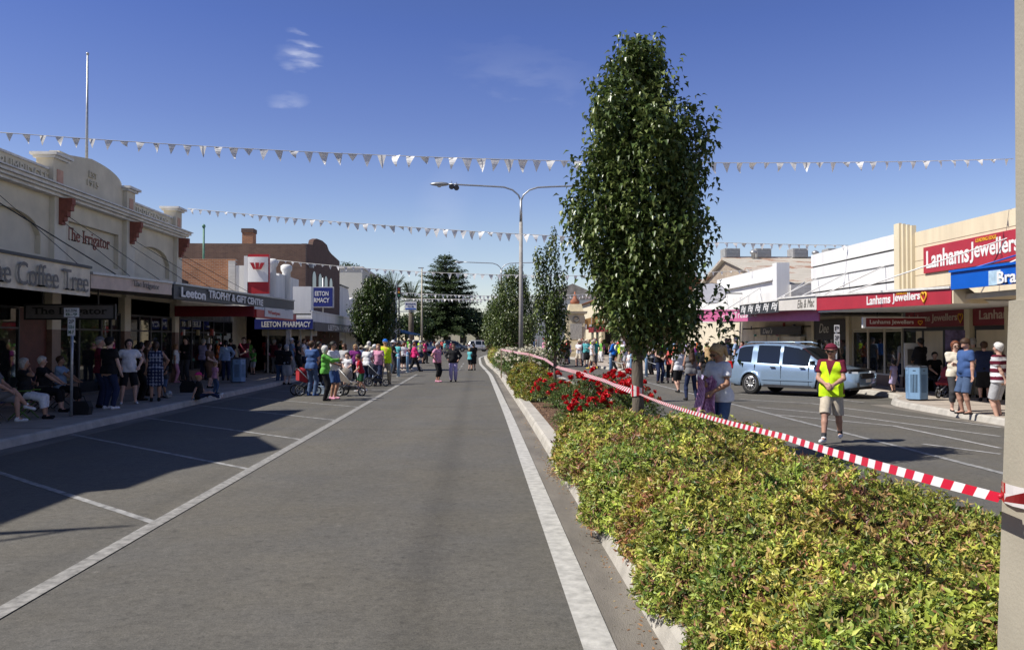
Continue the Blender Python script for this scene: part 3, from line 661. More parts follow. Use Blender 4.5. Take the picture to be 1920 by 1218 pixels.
P('front_wall', M_cream2, ph, (XL-.3, XL+.0, 43.46, 58, -.1, 3.2)); P('cream_bulkhead', M_cream2, ph, (-11.2, -8.4, 42.7, 42.8, 2.05, 2.36))
P('shop_door', M_glassd, ph, (-11.0, -9.9, 42.62, 42.66, .15, 2.05))
shopfront(ph, -1, 45, 57, panes=5, seed=10, goods=60, depth=.02+.28)
# ---------------------------------------------------------------- left: brown brick building with curved gable
br = thing('brick_building', 'two storey dark brown brick building with chimney and shaped gable front', 'building', (XL, 65, .15))
P('side_wall', M_bricks, br, (XL-8.6, XL, 58.2, 58.5, -.1, 8.6)); P('rear_wall', M_bricks, br, (XL-8.6, XL-.3, 72., 72.3, -.1, 8.)); P('back_wall', M_brick, br, (XL-8.6, XL-8.3, 58.5, 72., -.1, 8.6))
gb = [(58.5, 0), (72.4, 0), (72.4, 8.7), (68.2, 8.95), (67.2, 9.1), (66.3, 9.45), (64.4, 9.55), (62.2, 9.45), (61.0, 9.2), (60.6, 8.8), (58.5, 8.65)]
MB().prism(gb, 'x', XL-.35, XL).build('front_gable', M_brick, br)
ch = P('chimney', M_bricko, br, (-17.15, -16.38, 60, 60.9, 8.0, 9.6)); P('chimney_cap', M_bricks, ch, (-17.2, -16.33, 59.95, 60.95, 9.6, 9.9))
P('flat_roof', M_tin, br, (XL-8.3, XL-.35, 58.5, 72, 8.0, 8.1))
for y in (60.5, 62.8, 65.2, 67.4):
    wn = MB(); arch = [(y, 4.6), (y+1.3, 4.6), (y+1.3, 6.4)]+[(y+.65+.65*math.cos(t), 6.4+.5*math.sin(t)) for t in [R(20*k) for k in range(1, 9)]]+[(y, 6.4)]
    wo = wn.prism(arch, 'x', XL, XL+.03).build('arched_window', M_glassd, br); P('window_sill', M_trim, wo, (XL, XL+.12, y-.1, y+1.4, 4.5, 4.59))
P('wall_lamp', M_metal, br, (XL+.01, XL+.3, 59.2, 59.6, 7.0, 7.3))
gp = thing('vent_pipe', 'thin green vent pipe rising in front of the brick side wall', 'pipe', (-16.3, 49, 5))
MB().tube([(-16.3, 49, 4.5), (-16.3, 49, 8.5)], .06, 8).build('pipe', pm('green_pipe', (.08, .22, .14), .5), gp); MB().lathe([(.1, 8.5), (.1, 8.62), (.02, 8.7)], (-16.3, 49, 0), 8).build('cowl', _M['green_pipe'], gp)
awning(br, -1, -8.5, 58.2, 72, 2.5, 3.1, 2.5, 3.1, M_whitew, gutter=M_white)
shopfront(br, -1, 58.6, 72.2, panes=6, seed=11, goods=50, depth=.06)
# further left side
cb_ = thing('cream_hall', 'tall plain pale cream hall beyond the brick building', 'building', (XL, 95, .15))
P('wall', pm('pale_cream', (.56, .55, .49), .8, .03, .4), cb_, (XL-8, XL-.5, 90, 118, -.1, 9.6)); P('roof_edge', M_trim, cb_, (XL-8.1, XL-.4, 89.9, 118.1, 9.6, 9.8)); P('roof_plant', M_metal, cb_, (-18, -16.6, 96, 98, 9.8, 10.6)) ; P('window', M_glassd, cb_, (XL-.5, XL-.47, 95, 98, 4, 6))
lw = thing('white_shop', 'small white stepped-parapet shop between the brick building and the street tree', 'building', (XL, 78, .15))
MB().prism([(72.5, 0), (90, 0), (90, 4.6), (84, 4.6), (83, 5.6), (80, 5.9), (78, 5.6), (77, 6.6), (72.5, 6.6)], 'x', XL-.4, XL).build('wall', M_whitew, lw); P('side_wall', M_whitew, lw, (XL-6, XL-.4, 72.5, 72.8, -.1, 6.4)); P('coping', M_dmetal, lw, (XL-.5, XL+.1, 72.5, 77, 6.6, 6.7))
awning(lw, -1, -8.6, 72.6, 90, 2.5, 3.1, 2.5, 3.1, pm('pale_fascia', (.4, .42, .45), .6)); shopfront(lw, -1, 73, 89.8, panes=6, seed=12, goods=40, depth=.4)
bl = thing('corner_cafe', 'far corner shop with a sloping blue awning under the bowling club sign', 'building', (XL, 110, .15))
P('wall', M_whitew, bl, (XL-6, XL, 93, 117, -.1, 4.2)); MB().prism([(XL, 3.6), (-8.3, 2.6), (-8.3, 2.45), (XL, 3.3)], 'y', 99, 117).build('blue_awning', pm('blue_canvas', (.05, .16, .30), .8), bl)
MB().prism([(XL-6, 4.2), (XL+.2, 4.2), (XL-3, 6.2)], 'y', 93, 117).build('roof', M_tin, bl)
for y in (99.2, 107, 116.8): MB().tube([(-8.4, y, .15), (-8.4, y, 2.6)], .05, 6).build('awning_post', M_metal, bl)
shopfront(bl, -1, 93.2, 116.8, panes=6, seed=13, goods=30, depth=.06)

# ---------------------------------------------------------------- right: white and tan jeweller's building
jw = thing('jeweller_building', 'white and tan art deco building with ribbed pilaster and red jeweller signs', 'building', (XR, 26, .15))
ww = MB(); zs = [3.3, 3.95, 4.55, 5.1, 5.66]
P('tan_wall', M_tan, jw, (XR+.02, XR+10, 6, 28.4, -.1, 5.55))
P('white_wall', M_whitew, jw, (XR+.06, XR+10, 29.4, 37.2, -.1, 5.62))
for i in range(4): P('white_band', M_white, jw, (XR-.03, XR+.06, 29.4, 37.2, zs[i]+.035, zs[i+1]-(.035 if i < 3 else 0)))
P('groove', M_black, jw, (XR+.045, XR+.058, 29.4, 37.2, 3.92, 3.98), (XR+.045, XR+.058, 29.4, 37.2, 5.07, 5.13)); P('grey_groove', pm('groove_grey', (.35, .35, .36), .7), jw, (XR+.03, XR+.058, 29.4, 37.2, 4.52, 4.58))
for k, (a, b, d) in enumerate(((28.4, 29.4, .1), (28.5, 29.3, .2), (28.6, 29.2, .3), (28.72, 29.08, .38))): P('pilaster_rib', M_tan2, jw, (XR-d, XR-d+.0995+(.06 if not k else 0), a, b, 3.2, 5.92-.04*(3-k)))
P('wall_joint', pm('joint_tan', (.4, .32, .22), .9), jw, *[(XR+.012, XR+.0195, 6, 28.4, z, z+.015) for z in (3.6, 4.05, 4.55, 5.05)])  # thin strips in a darker tan mark the wall joints
MB().box(XR-.05, XR+.018, 20.5, 27.75, 4.08, 4.95).build('wall_sign', M_lred, jw)
text('Lanhams', (XR-.05, 26.35, 4.52), -EY, EZ, 2.4, .58, M_white, jw, 'sign_lettering', .015, .02)
text('Jewellers', (XR-.05, 23.95, 4.5), -EY, EZ, 2.3, .64, M_white, jw, 'sign_lettering', .015, .02)
text('LEADING EDGE', (XR-.055, 24.3, 4.84), -EY, EZ, 1.0, .11, M_yellow, jw, 'sign_lettering', .012, .01)
XA = 11.6
aj = awning(jw, 1, XA, 20.4, 28.5, 2.74, 3.12, 2.86, 3.34, M_lred, gutter=M_trim)
text('Lanhams', (XA, 24.1, 3.02), -EY, EZ, 1.42, .26, M_white, aj, 'sign_lettering', .012, .02)
text('Jewellers', (XA, 22.55, 3.0), -EY, EZ, 1.45, .29, M_white, aj, 'sign_lettering', .012, .02)
text('LEADING EDGE', (XA-.004, 22.75, 3.13), -EY, EZ, .6, .05, M_yellow, aj, 'sign_lettering', .012, .0)
def heart(c, right, w_, h_, mat, parent, th=.03):
    pts = []
    for i in range(25):
        t = 2*math.pi*i/24; x = 16*math.sin(t)**3/32; y = (13*math.cos(t)-5*math.cos(2*t)-2*math.cos(3*t)-math.cos(4*t))/30
        pts.append(Vector(c)+Vector(right)*(x*w_)+EZ*(y*h_))
    return MB().tube(pts, th, 5).build('heart_emblem', mat, parent)
heart((XA-.02, 21.62, 2.98), -EY, .26, .28, M_yellow, aj, .022)
ab = awning(jw, 1, XA-.02, 8, 20.38, 3.0, 3.42, 3.09, 3.5, M_bblue, gutter=M_bblue)
text('Bra', (XA-.036, 18.2, 3.24), -EY, EZ, .66, .28, M_white, ab, 'sign_lettering', .012, .02, True); P('pale_panel', pm('pale_blue', (.45, .62, .75), .5), ab, (XA-.035, XA-.021, 18.42, 18.85, 3.09, 3.42))
P('soffit_beam', M_tan, jw, (XA+.3, XR, 8, 20.3, 2.85, 2.98)); MB().prism([(XA+.0, 3.4), (XA+.0, 2.75), (XA+.9, 2.75)], 'y', 20.3, 20.36).build('awning_gusset', M_tan, jw)
P('soffit', M_whitew, jw, (XA+.06, XR+.0, 20.4, 28.5, 2.8, 2.84))
for y in (23.25, 25.2, 33.4, 36.9): P('column', M_tan2, jw, (XR-.12, XR+.02, y-.14, y+.14, .15, 2.85))
P('transom_sign', M_dred, jw, (XR-.03, XR+.0, 25.36, 29.0, 2.28, 2.85)); text('Lanhams Jewellers', (XR-.03, 27.3, 2.55), -EY, EZ, 2.9, .3, M_beige, jw, 'sign_lettering', .01, .015); heart((XR-.05, 25.65, 2.55), -EY, .26, .3, M_yellow, jw, .016)
P('transom_sign', M_dred, jw, (XR-.03, XR+.0, 19.0, 25.03, 2.28, 2.85)); text('Lanhams Jewellers', (XR-.03, 22.9, 2.56), -EY, EZ, 3.6, .36, M_beige, jw, 'sign_lettering', .01, .015)
P('transom', M_cream, jw, (XR-.02, XR+.0, 29.2, 36.8, 2.3, 2.85))
shopfront(jw, 1, 25.4, 29.2, ztop=2.27, panes=3, seed=14, goods=40, cols=[0, 3, 6, 8, 7]); shopfront(jw, 1, 19, 25, ztop=2.27, panes=3, seed=15, goods=50, cols=[0, 3, 6, 5])
shopfront(jw, 1, 29.3, 33.2, ztop=2.29, panes=3, seed=16, goods=60, frame=M_cream2); shopfront(jw, 1, 33.6, 36.8, ztop=2.29, panes=2, seed=17, goods=30, frame=M_trim)
hj = thing('hanging_sign', 'red hanging jeweller sign with white end under the awning facing the street', 'sign', (13.0, 26, 2.27))
P('board', M_dred, hj, (12.12, 14.02, 25.97, 26.03, 2.26, 2.54)); P('white_end', M_white, hj, (12.02, 12.119, 25.96, 26.04, 2.23, 2.57)); P('frame', M_trim, hj, (12.12, 14.05, 25.96, 26.04, 2.23, 2.26), (12.12, 14.05, 25.96, 26.04, 2.54, 2.57))
text('Lanhams Jewellers', (12.95, 25.97, 2.4), EX, EZ, 1.4, .16, M_trim, hj, 'sign_lettering', .008, .01); heart((13.85, 25.95, 2.4), EX, .14, .14, M_yellow, hj, .012)
for z0 in (12.5, 13.7): rod('hanger', (z0, 26, 2.56), (z0, 26, 2.72), .01, M_dmetal, hj)
for (ya, za, yb) in ((23.3, 4.75, 27.6), (20.2, 4.7, 19.8), (30.4, 4.6, 29.3), (33.5, 4.6, 31.5), (36.5, 4.6, 34.2)):
    rod('stay_rod', (XR, ya, za), (XA+.15, yb, 3.25), .022, M_white, jw)
rod('blue_stay_rod', (XR, 20.0, 4.5), (XA+.1, 20.2, 3.5), .02, M_bblue, jw)
# awnings of the next shops
em = thing('boutique_building', 'small white boutique with stepped parapet behind the black and white fascia signs', 'building', (XR, 43, .15))
ae = awning(em, 1, XA, 28.52, 32.1, 2.9, 3.36, 2.98, 3.42, M_signcream if False else pm('offwhite_fascia', (.66, .62, .56), .6, .05, 2.), gutter=M_trim); text('Ella & Mac', (XA, 29.45, 3.15), -EY, EZ, 1.5, .3, M_grey, ae, 'sign_lettering', .01, 0, False, 1., .25)
ap = awning(em, 1, XA, 32.12, 36.9, 2.92, 3.36, 2.95, 3.38, M_char, gutter=M_trim)
for i in range(5): text('Pbj', (XA, 36.35-i*.95, 3.15), -EY, EZ, .7, .36, M_white, ap, 'sign_lettering', .01, .02, False, .8, .35)
atr = awning(em, 1, XA+.4, 29.3, 47, 2.52, 2.85, 2.88, 3.5, M_pink, gutter=M_pink); text('Travel Treasure', (XA+.4, 38.6, 3.0), -EY, EZ, 5.6, .3, M_white, atr, 'sign_lettering', .01, .0)
P('parapet_wall', M_white, em, (XR-.02, XR+.4, 41.8, 52, 3.0, 5.6)); P('lower_band', M_whitew, em, (XR-.12, XR-.021, 41.8, 52, 3.0, 4.3)); P('band_moulding', M_white, em, (XR-.2, XR-.021, 41.7, 52, 4.86, 4.98))
P('pier', M_white, em, (XR-.15, XR+.5, 41.2, 41.8, 2.8, 5.7))
MB().prism([(15.5, 3.), (18.6, 3.), (18.6, 4.0), (17.2, 4.55), (15.5, 4.6)], 'y', 41.0, 41.4).build('side_wall', M_brickp, em)
P('rear_block', M_brickt, em, (XR+.4, XR+4, 41.4, 58, -.1, 3.9))
P('far_parapet', M_white, em, (XR-.02, XR+.4, 52.02, 60, 3.0, 5.0))
P('ground_wall', M_cream, em, (XR-.0, XR+.3, 37.2, 60, -.1, 3.0))
shopfront(em, 1, 37.3, 47, ztop=2.5, panes=5, seed=18, goods=40, depth=.02+.0)
P('door_sign', M_black, em, (XR-.2, XR-.14, 38., 43.5, 2.1, 2.5)); text("Dee's", (XR-.2, 42.4, 2.3), -EY, EZ, 1.4, .26, M_trim, em, 'sign_lettering', .01, 0, False, 1, .3)
P('wide_black_sign', M_char, jw, (XR-.1, XR-.03, 33.6, 36.75, 1.85, 2.7)); text('Dee', (XR-.1, 35.7, 2.35), -EY, EZ, 1.0, .4, M_trim, jw, 'sign_lettering', .01, 0, False, 1, .3)
P('cream_shade', M_cream2, em, (XR-.3, XR-.1, 37.8, 40, 1.5, 2.0))
ov = thing('oval_sign', 'pale grey oval sign lettered Traveller hanging out from the parapet', 'sign', (13.2, 47, 3.9))
MB().lathe([(1.0, -.08), (1.0, .08)], (0, 0, 0), 28, 'y').build('board', pm('oval_face', (.88, .88, .9), .5, .04, 2.), ov, local=True).scale = (.8, 1, .56)
ov.children[0].location = (0, 0, .58)
o_ = MB().lathe([(1.0, -.06), (1.06, -.06), (1.06, .06), (1.0, .06)], (0, 0, 0), 28, 'y').build('rim', M_dmetal, ov, local=True); o_.scale = (.8, 1, .56); o_.location = (0, 0, .58)
text('Traveller', (13.1, 46.95, 4.42), EX, EZ, 1.1, .18, M_grey, ov, 'sign_lettering', .01, 0, True)
rod('bracket', (13.9, 47, 4.48), (15.0, 47, 4.48), .03, M_dmetal, ov)
for (ya, za, yb) in ((44, 4.6, 40), (50, 4.7, 46), (38, 4.5, 33.5)): rod('stay_rod', (XR-.02, ya, za), (XA+.3, yb, 3.3), .025, M_white, em)
# big rusty-roofed hall behind
rh = thing('tin_roof_hall', 'large hall with rust-streaked pale iron roof carrying boxy air coolers', 'building', (24, 55, .15))
def rustmat():
    m = bpy.data.materials.new('rusty_iron_roof'); m.use_nodes = True; t = m.node_tree; b = t.nodes['Principled BSDF']; b.inputs['Roughness'].default_value = .75
    c = t.nodes.new('ShaderNodeTexCoord'); mp = t.nodes.new('ShaderNodeMapping'); mp.inputs['Scale'].default_value = (.25, .5, .5); t.links.new(c.outputs['Object'], mp.inputs[0])
    n = t.nodes.new('ShaderNodeTexNoise'); n.inputs['Scale'].default_value = 1.6; n.inputs['Detail'].default_value = 8; n.inputs['Roughness'].default_value = .7; t.links.new(mp.outputs[0], n.inputs['Vector'])
    r = t.nodes.new('ShaderNodeValToRGB'); e = r.color_ramp.elements; e[0].position = .3; e[0].color = (.44, .40, .33, 1); e[1].position = .54; e[1].color = (.56, .51, .43, 1)
    k = e.new(.585); k.color = (.34, .16, .09, 1); k = e.new(.7); k.color = (.26, .10, .05, 1)
    t.links.new(n.outputs['Fac'], r.inputs[0]); t.links.new(r.outputs[0], b.inputs['Base Color'])
    wv = t.nodes.new('ShaderNodeTexWave'); wv.bands_direction = 'Y'; wv.inputs['Scale'].default_value = 3.; t.links.new(c.outputs['Object'], wv.inputs['Vector'])
    bp = t.nodes.new('ShaderNodeBump'); bp.inputs['Strength'].default_value = .6; bp.inputs['Distance'].default_value = .05; t.links.new(wv.outputs['Fac'], bp.inputs['Height']); t.links.new(bp.outputs[0], b.inputs['Normal']); return m
MB().prism([(42.5, 4.75), (52, 7.0), (61.5, 4.75), (61.5, 4.6), (52, 6.85), (42.5, 4.6)], 'x', 15.2, 38).build('roof', rustmat(), rh)
P('wall', M_cream2, rh, (19.2, 37.8, 43, 61, -.1, 4.6)); MB().prism([(43, 4.0), (61, 4.0), (61, 4.62), (52, 6.8), (43, 4.62)], 'x', 15.45, 15.7).build('gable_wall', M_brickt, rh); MB().box(15.3, 38, 51.9, 52.1, 6.95, 7.06).build('ridge_cap', M_metal, rh)
for i, x in enumerate((15.35, 17.3, 19.6, 21.8)):
    ac = thing('roof_cooler', ['boxy grey air cooler on the rusty roof ridge, nearest the big tree', 'boxy grey air cooler on the rusty ridge, second from the big tree', 'boxy grey air cooler on the rusty ridge, third from the big tree', 'boxy grey air cooler on the rusty ridge, half behind the striped white wall'][i], 'air cooler', (x, 52, 7.0), 0, 'air coolers on the rusty roof')
    P('cabinet', pm('cooler_grey', (.35, .35, .34), .7), ac, (x, x+.95, 51.5, 52.5, 6.98, 7.55)); P('louvres', M_metal, ac, *[(x+.08, x+.87, 51.47, 51.499, 7.06+k*.08, 7.1+k*.08) for k in range(6)])
for x in (17.0, 20.9): MB().lathe([(.12, 6.9), (.12, 7.15), (.22, 7.2), (.22, 7.3), (.05, 7.4)], (x, 51.4, 0), 10).build('roof_vent', M_metal, rh)
# far right side buildings
fr = thing('corner_bank', 'cream corner building with red tiled roof and a striped canopy beyond the big tree', 'building', (XR, 100, .15))
P('wall', M_tan2, fr, (13.6, 30, 92, 112, -.1, 6.4)); MB().prism([(13.2, 6.4), (30.4, 6.4), (22, 9.6)], 'y', 91.6, 112.4).build('roof', pm('red_roof_tiles', (.36, .13, .07), .8, .15, 3.), fr)
aw_ = MB().prism([(9.8, 2.9), (13.6, 3.0), (13.6, 4.6), (12, 4.2), (9.8, 3.6)], 'y', 90, 91.4).build('canopy', pm('ochre_canopy', (.55, .30, .10), .8), fr); P('canopy_panel', M_white, aw_, (10.4, 10.9, 89.95, 89.99, 3.0, 3.5), (11.2, 11.7, 89.95, 89.99, 3.0, 3.5), (12.0, 12.5, 89.95, 89.99, 3.0, 3.5))
for k in range(5): P('canopy_rib', M_trim, aw_, (9.8+k*.8, 9.85+k*.8, 89.9, 89.96, 3.6, 4.1+k*.1))
P('window', M_glassd, fr, (13.57, 13.59, 94, 96, 1.2, 3.2), (13.57, 13.59, 98, 100, 1.2, 3.2)); P('doorway', M_glassd, fr, (14, 17, 91.95, 91.99, .1, 2.8)); P('pier', M_tan2, fr, (17.2, 17.8, 91.8, 91.98, .1, 6.2))
ms = thing('shade_shops', 'row of tan brick shops behind the big tree with a dark awning', 'building', (XR, 75, .15))
P('wall', M_brickt, ms, (XR, XR+8, 61.2, 90, -.1, 5.2)); awning(ms, 1, 11.9, 61.2, 90, 2.6, 3.2, 2.6, 3.2, M_dred); shopfront(ms, 1, 61.6, 89.5, ztop=2.5, panes=8, seed=19, goods=60, depth=.06)
wb = thing('pale_tall_building', 'tall pale grey building seen between the slim tree and the lamp post', 'building', (14, 160, 0)); P('wall', pm('pale_grey_wall', (.42, .43, .42), .8, .05, .5), wb, (10, 24, 150, 175, -.1, 9.)); MB().prism([(10, 9.), (24, 9.), (17, 12)], 'y', 150, 175).build('roof', M_tin, wb); P('window', M_glassd, wb, (12, 13.5, 149.96, 149.99, 3, 5), (16, 17.5, 149.96, 149.99, 3, 5))
# low buildings past the park
for i, (x0, x1, y, h, lab, mt) in enumerate(((-58, -22, 205, 6.0, 'long white low building past the park trees', M_whitew), (-14, 6, 210, 5.6, 'low sunlit cream building past the park behind the parked cars', M_tan2), (8, 30, 240, 7, 'distant grey roofed building at the end of the street', M_cream))):
    fb = thing('distant_building', lab, 'building', ((x0+x1)/2, y, 0)); P('wall', mt, fb, (x0, x1, y, y+9, -.1, h)); MB().prism([(x0-.5, h), (x1+.5, h), ((x0+x1)/2, h+2.)], 'y', y-.5, y+9.5).build('roof', M_tin, fb)
    for k in range(5): a = x0+(x1-x0)*(k+.3)/5; P('window', M_glassd, fb, (a, a+1.6, y-.04, y-.01, 1., 2.6))
finish_texts()
# street fronts were measured from the picture axis; turn them onto the street axis
for o in [q for q in COL.objects if q.parent is None and q.get('category')]:
    if o.get('label', '').startswith('tall plain cream corner'): o.location.y -= .9
    elif abs(o.location.x) > 9: o.location.y -= .04*o.location.x*(.9 if abs(o.location.x) > 14 else 1)
for a_, d_ in ((aw1, .34), (aw2, .3), (aw3, .15)): a_.location.y -= d_
rp_ = thing('roof_mast', 'short mast with a slanting stay on the corner shop parapet, throwing the thin shadow', 'mast', (XL, 6.3, 8.9))
MB().tube([(XL, 6.3, 8.6), (XL, 6.3, 10.45)], [.1, .03], 8).build('mast', M_dmetal, rp_); MB().tube([(XL, 6.3, 9.9), (XL, 5.95, 9.3), (XL, 5.8, 8.8)], .035, 6).build('stay', M_dmetal, rp_)
# ================================================================ figures: one continuous surface each, grown from a distance field
def surface_net(D, lo, h):
    """D (nx,ny,nz) signed distance on a grid -> vertices, quads"""
    S = D < 0
    nx, ny, nz = D.shape
    c = np.zeros((nx-1, ny-1, nz-1), np.int8)
    for i in (0, 1):
        for j in (0, 1):
            for k in (0, 1): c += S[i:nx-1+i, j:ny-1+j, k:nz-1+k]
    act = (c > 0) & (c < 8); idx = -np.ones(act.shape, np.int64); I, J, K = np.nonzero(act); n = len(I)
    if n == 0: return np.zeros((0, 3)), np.zeros((0, 4), int)
    idx[I, J, K] = np.arange(n); acc = np.zeros((n, 3)); cnt = np.zeros(n)
    corners = [(i, j, k) for i in (0, 1) for j in (0, 1) for k in (0, 1)]
    for a in corners:
        for ax in range(3):
            if a[ax]: continue
            b = list(a); b[ax] = 1
            d0 = D[I+a[0], J+a[1], K+a[2]]; d1 = D[I+b[0], J+b[1], K+b[2]]; m = (d0 < 0) != (d1 < 0)
            t = np.where(m, d0/np.where(m, d0-d1, 1), 0)
            p = np.array(a, float)[None].repeat(n, 0); p[:, ax] += t; acc += p*m[:, None]; cnt += m
    V = np.array(lo)+(np.stack([I, J, K], 1)+acc/cnt[:, None])*h
    Q = []
    for ax in range(3):
        o1, o2 = (ax+1) % 3, (ax+2) % 3
        sl0 = [slice(None)]*3; sl1 = [slice(None)]*3; sl0[ax] = slice(0, -1); sl1[ax] = slice(1, None)
        s0, s1 = S[tuple(sl0)], S[tuple(sl1)]; e = np.array(np.nonzero(s0 != s1)); fl = s0[tuple(e)]
        ok = (e[o1] > 0) & (e[o2] > 0) & (e[o1] < D.shape[o1]-1) & (e[o2] < D.shape[o2]-1); e = e[:, ok]; fl = fl[ok]
        q = []
        for d1, d2 in ((1, 1), (0, 1), (0, 0), (1, 0)):
            f = e.copy(); f[o1] -= d1; f[o2] -= d2; q.append(idx[tuple(f)])
        q = np.stack(q, 1); q[~fl] = q[~fl][:, ::-1]; Q.append(q)
    return V, np.concatenate(Q)
def cone_d(P, a, b, ra, rb):
    a, b = np.array(a, float), np.array(b, float); ba = b-a; L = max(1e-9, ba.dot(ba)); t = np.clip((P-a)@ba/L, 0, 1)
    return np.linalg.norm(P-a-t[..., None]*ba, axis=-1)-(ra+(rb-ra)*t)
def field(prims, h, k=.03, cuts=(), wrinkle=0., seed=0):
    """prims: (a, b, ra, rb[, cut_end]); smooth union; returns mesh arrays"""
    A = np.array([[*p[0]] for p in prims]); B = np.array([[*p[1]] for p in prims]); r = np.array([max(p[2], p[3]) for p in prims])
    lo = np.minimum(A, B).min(0)-r.max()-2*h; lo = np.minimum(A-r[:, None], B-r[:, None]).min(0)-2.5*h; hi = np.maximum(A+r[:, None], B+r[:, None]).max(0)+2.5*h
    n = np.ceil((hi-lo)/h).astype(int)+1; D = np.full(n, .2, np.float32); ax = [lo[i]+np.arange(n[i])*h for i in range(3)]
    for p in prims:
        a, b, ra, rb = np.array(p[0], float), np.array(p[1], float), p[2], p[3]; m = max(ra, rb)+k+2*h
        s = [slice(max(0, int((min(a[i], b[i])-m-lo[i])/h)), min(n[i], int((max(a[i], b[i])+m-lo[i])/h)+2)) for i in range(3)]
        X, Y, Z = np.meshgrid(ax[0][s[0]], ax[1][s[1]], ax[2][s[2]], indexing='ij'); Pt = np.stack([X, Y, Z], -1)
        d = cone_d(Pt, a, b, ra, rb)
        if len(p) > 4 and p[4]:
            u = (b-a)/max(1e-9, np.linalg.norm(b-a))
            if 'b' in p[4]: d = np.maximum(d, (Pt-b)@u)
            if 'a' in p[4]: d = np.maximum(d, (a-Pt)@u)
        d0 = D[tuple(s)]; kk = min(k, .9*max(ra, rb)+1e-6)
        hh = np.clip(.5+.5*(d0-d)/kk, 0, 1); D[tuple(s)] = d0*(1-hh)+d*hh-kk*hh*(1-hh)
    if wrinkle or cuts:
        X, Y, Z = np.meshgrid(*ax, indexing='ij')
        if wrinkle:
            s = seed*1.7
            D = D+wrinkle*(np.sin(X*31+Z*17+s+2*np.sin(Z*9+s))*.6+np.sin(Z*41+Y*23-X*12+s*2)*.5+np.sin(Y*37-Z*14+s))
        for (q, nrm) in cuts:      # keep the side where (P-q).n < 0
            D = np.maximum(D, (X-q[0])*nrm[0]+(Y-q[1])*nrm[1]+(Z-q[2])*nrm[2])
    return surface_net(D, lo, h)
def ik(a, t, l1, l2, hint):
    a, t, hint = Vector(a), Vector(t), Vector(hint); d = t-a; L = min(d.length, (l1+l2)*.999); dn = d.normalized()
    if d.length > L: t = a+dn*L
    x = (l1*l1-l2*l2+L*L)/(2*L); y = math.sqrt(max(0, l1*l1-x*x)); h = (hint-dn*hint.dot(dn))
    h = h.normalized() if h.length > 1e-6 else Vector((0, 1, 0))
    return a+dn*x+h*y, t
# poses: hands in chest space (right hand has +x), feet on the ground; front of the body is +Y
ARMS = {'down': ((.27, .03, .78), (.27, .03, .78)), 'relaxed': ((.26, .14, .84), (.28, .05, .79)), 'hips': ((.24, .1, 1.02), (-.24, .1, 1.02)),
        'front': ((.05, .27, 1.06), (-.07, .27, 1.04)), 'cross': ((-.08, .2, 1.17), (.08, .22, 1.19)), 'behind': ((.05, -.17, .92), (-.05, -.17, .9)),
        'clap': ((.1, .5, 1.33), (.0, .48, 1.3)), 'point': ((.2, .55, 1.35), (-.25, .05, .8)), 'phone': ((.1, .22, 1.45), (.02, .22, 1.25)), 'chin': ((.05, .15, 1.47), (-.08, .25, 1.16)),
        'walk': ((.27, .24, .88), (.26, -.2, .88)), 'push': ((.2, .45, 1.05), (-.2, .45, 1.05)), 'lap': ((.12, .36, .98), (-.12, .36, .98)), 'hold': ((.02, .3, 1.18), (-.12, .3, 1.06)),
        'elbow': ((.25, .05, 1.0), (-.27, .03, .8)), 'prop': ((.3, -.25, .6), (-.12, .3, .9)), 'knees': ((.14, .5, .95), (-.14, .5, .95))}
SKIN = [(.50, .28, .20), (.58, .35, .26), (.42, .23, .15), (.64, .41, .32)]
HAIR = {'black': (.01, .009, .008), 'brown': (.06, .03, .015), 'blond': (.42, .28, .13), 'grey': (.38, .36, .34), 'white': (.62, .60, .57), 'auburn': (.16, .05, .02), 'fair': (.26, .15, .07)}
CLR = {'white': (.74, .74, .76), 'black': (.013, .013, .015), 'navy': (.02, .03, .075), 'red': (.45, .02, .035), 'maroon': (.13, .012, .03), 'grey': (.17, .17, .18), 'light grey': (.42, .42, .43),
       'blue': (.05, .10, .25), 'bright blue': (.015, .16, .60), 'light blue': (.30, .42, .62), 'green': (.13, .42, .07), 'pink': (.65, .30, .42), 'hot pink': (.62, .03, .17), 'coral': (.75, .14, .12),
       'lilac': (.46, .40, .62), 'purple': (.22, .03, .20), 'yellow': (.70, .55, .08), 'lime': (.62, .92, .02), 'khaki': (.36, .31, .22), 'beige': (.55, .48, .38), 'denim': (.07, .11, .20),
       'aqua': (.12, .45, .48), 'orange': (.65, .16, .04), 'brown': (.12, .065, .04), 'teal': (.03, .22, .22), 'charcoal': (.05, .05, .055), 'dark green': (.02, .09, .04), 'cream': (.70, .64, .52)}
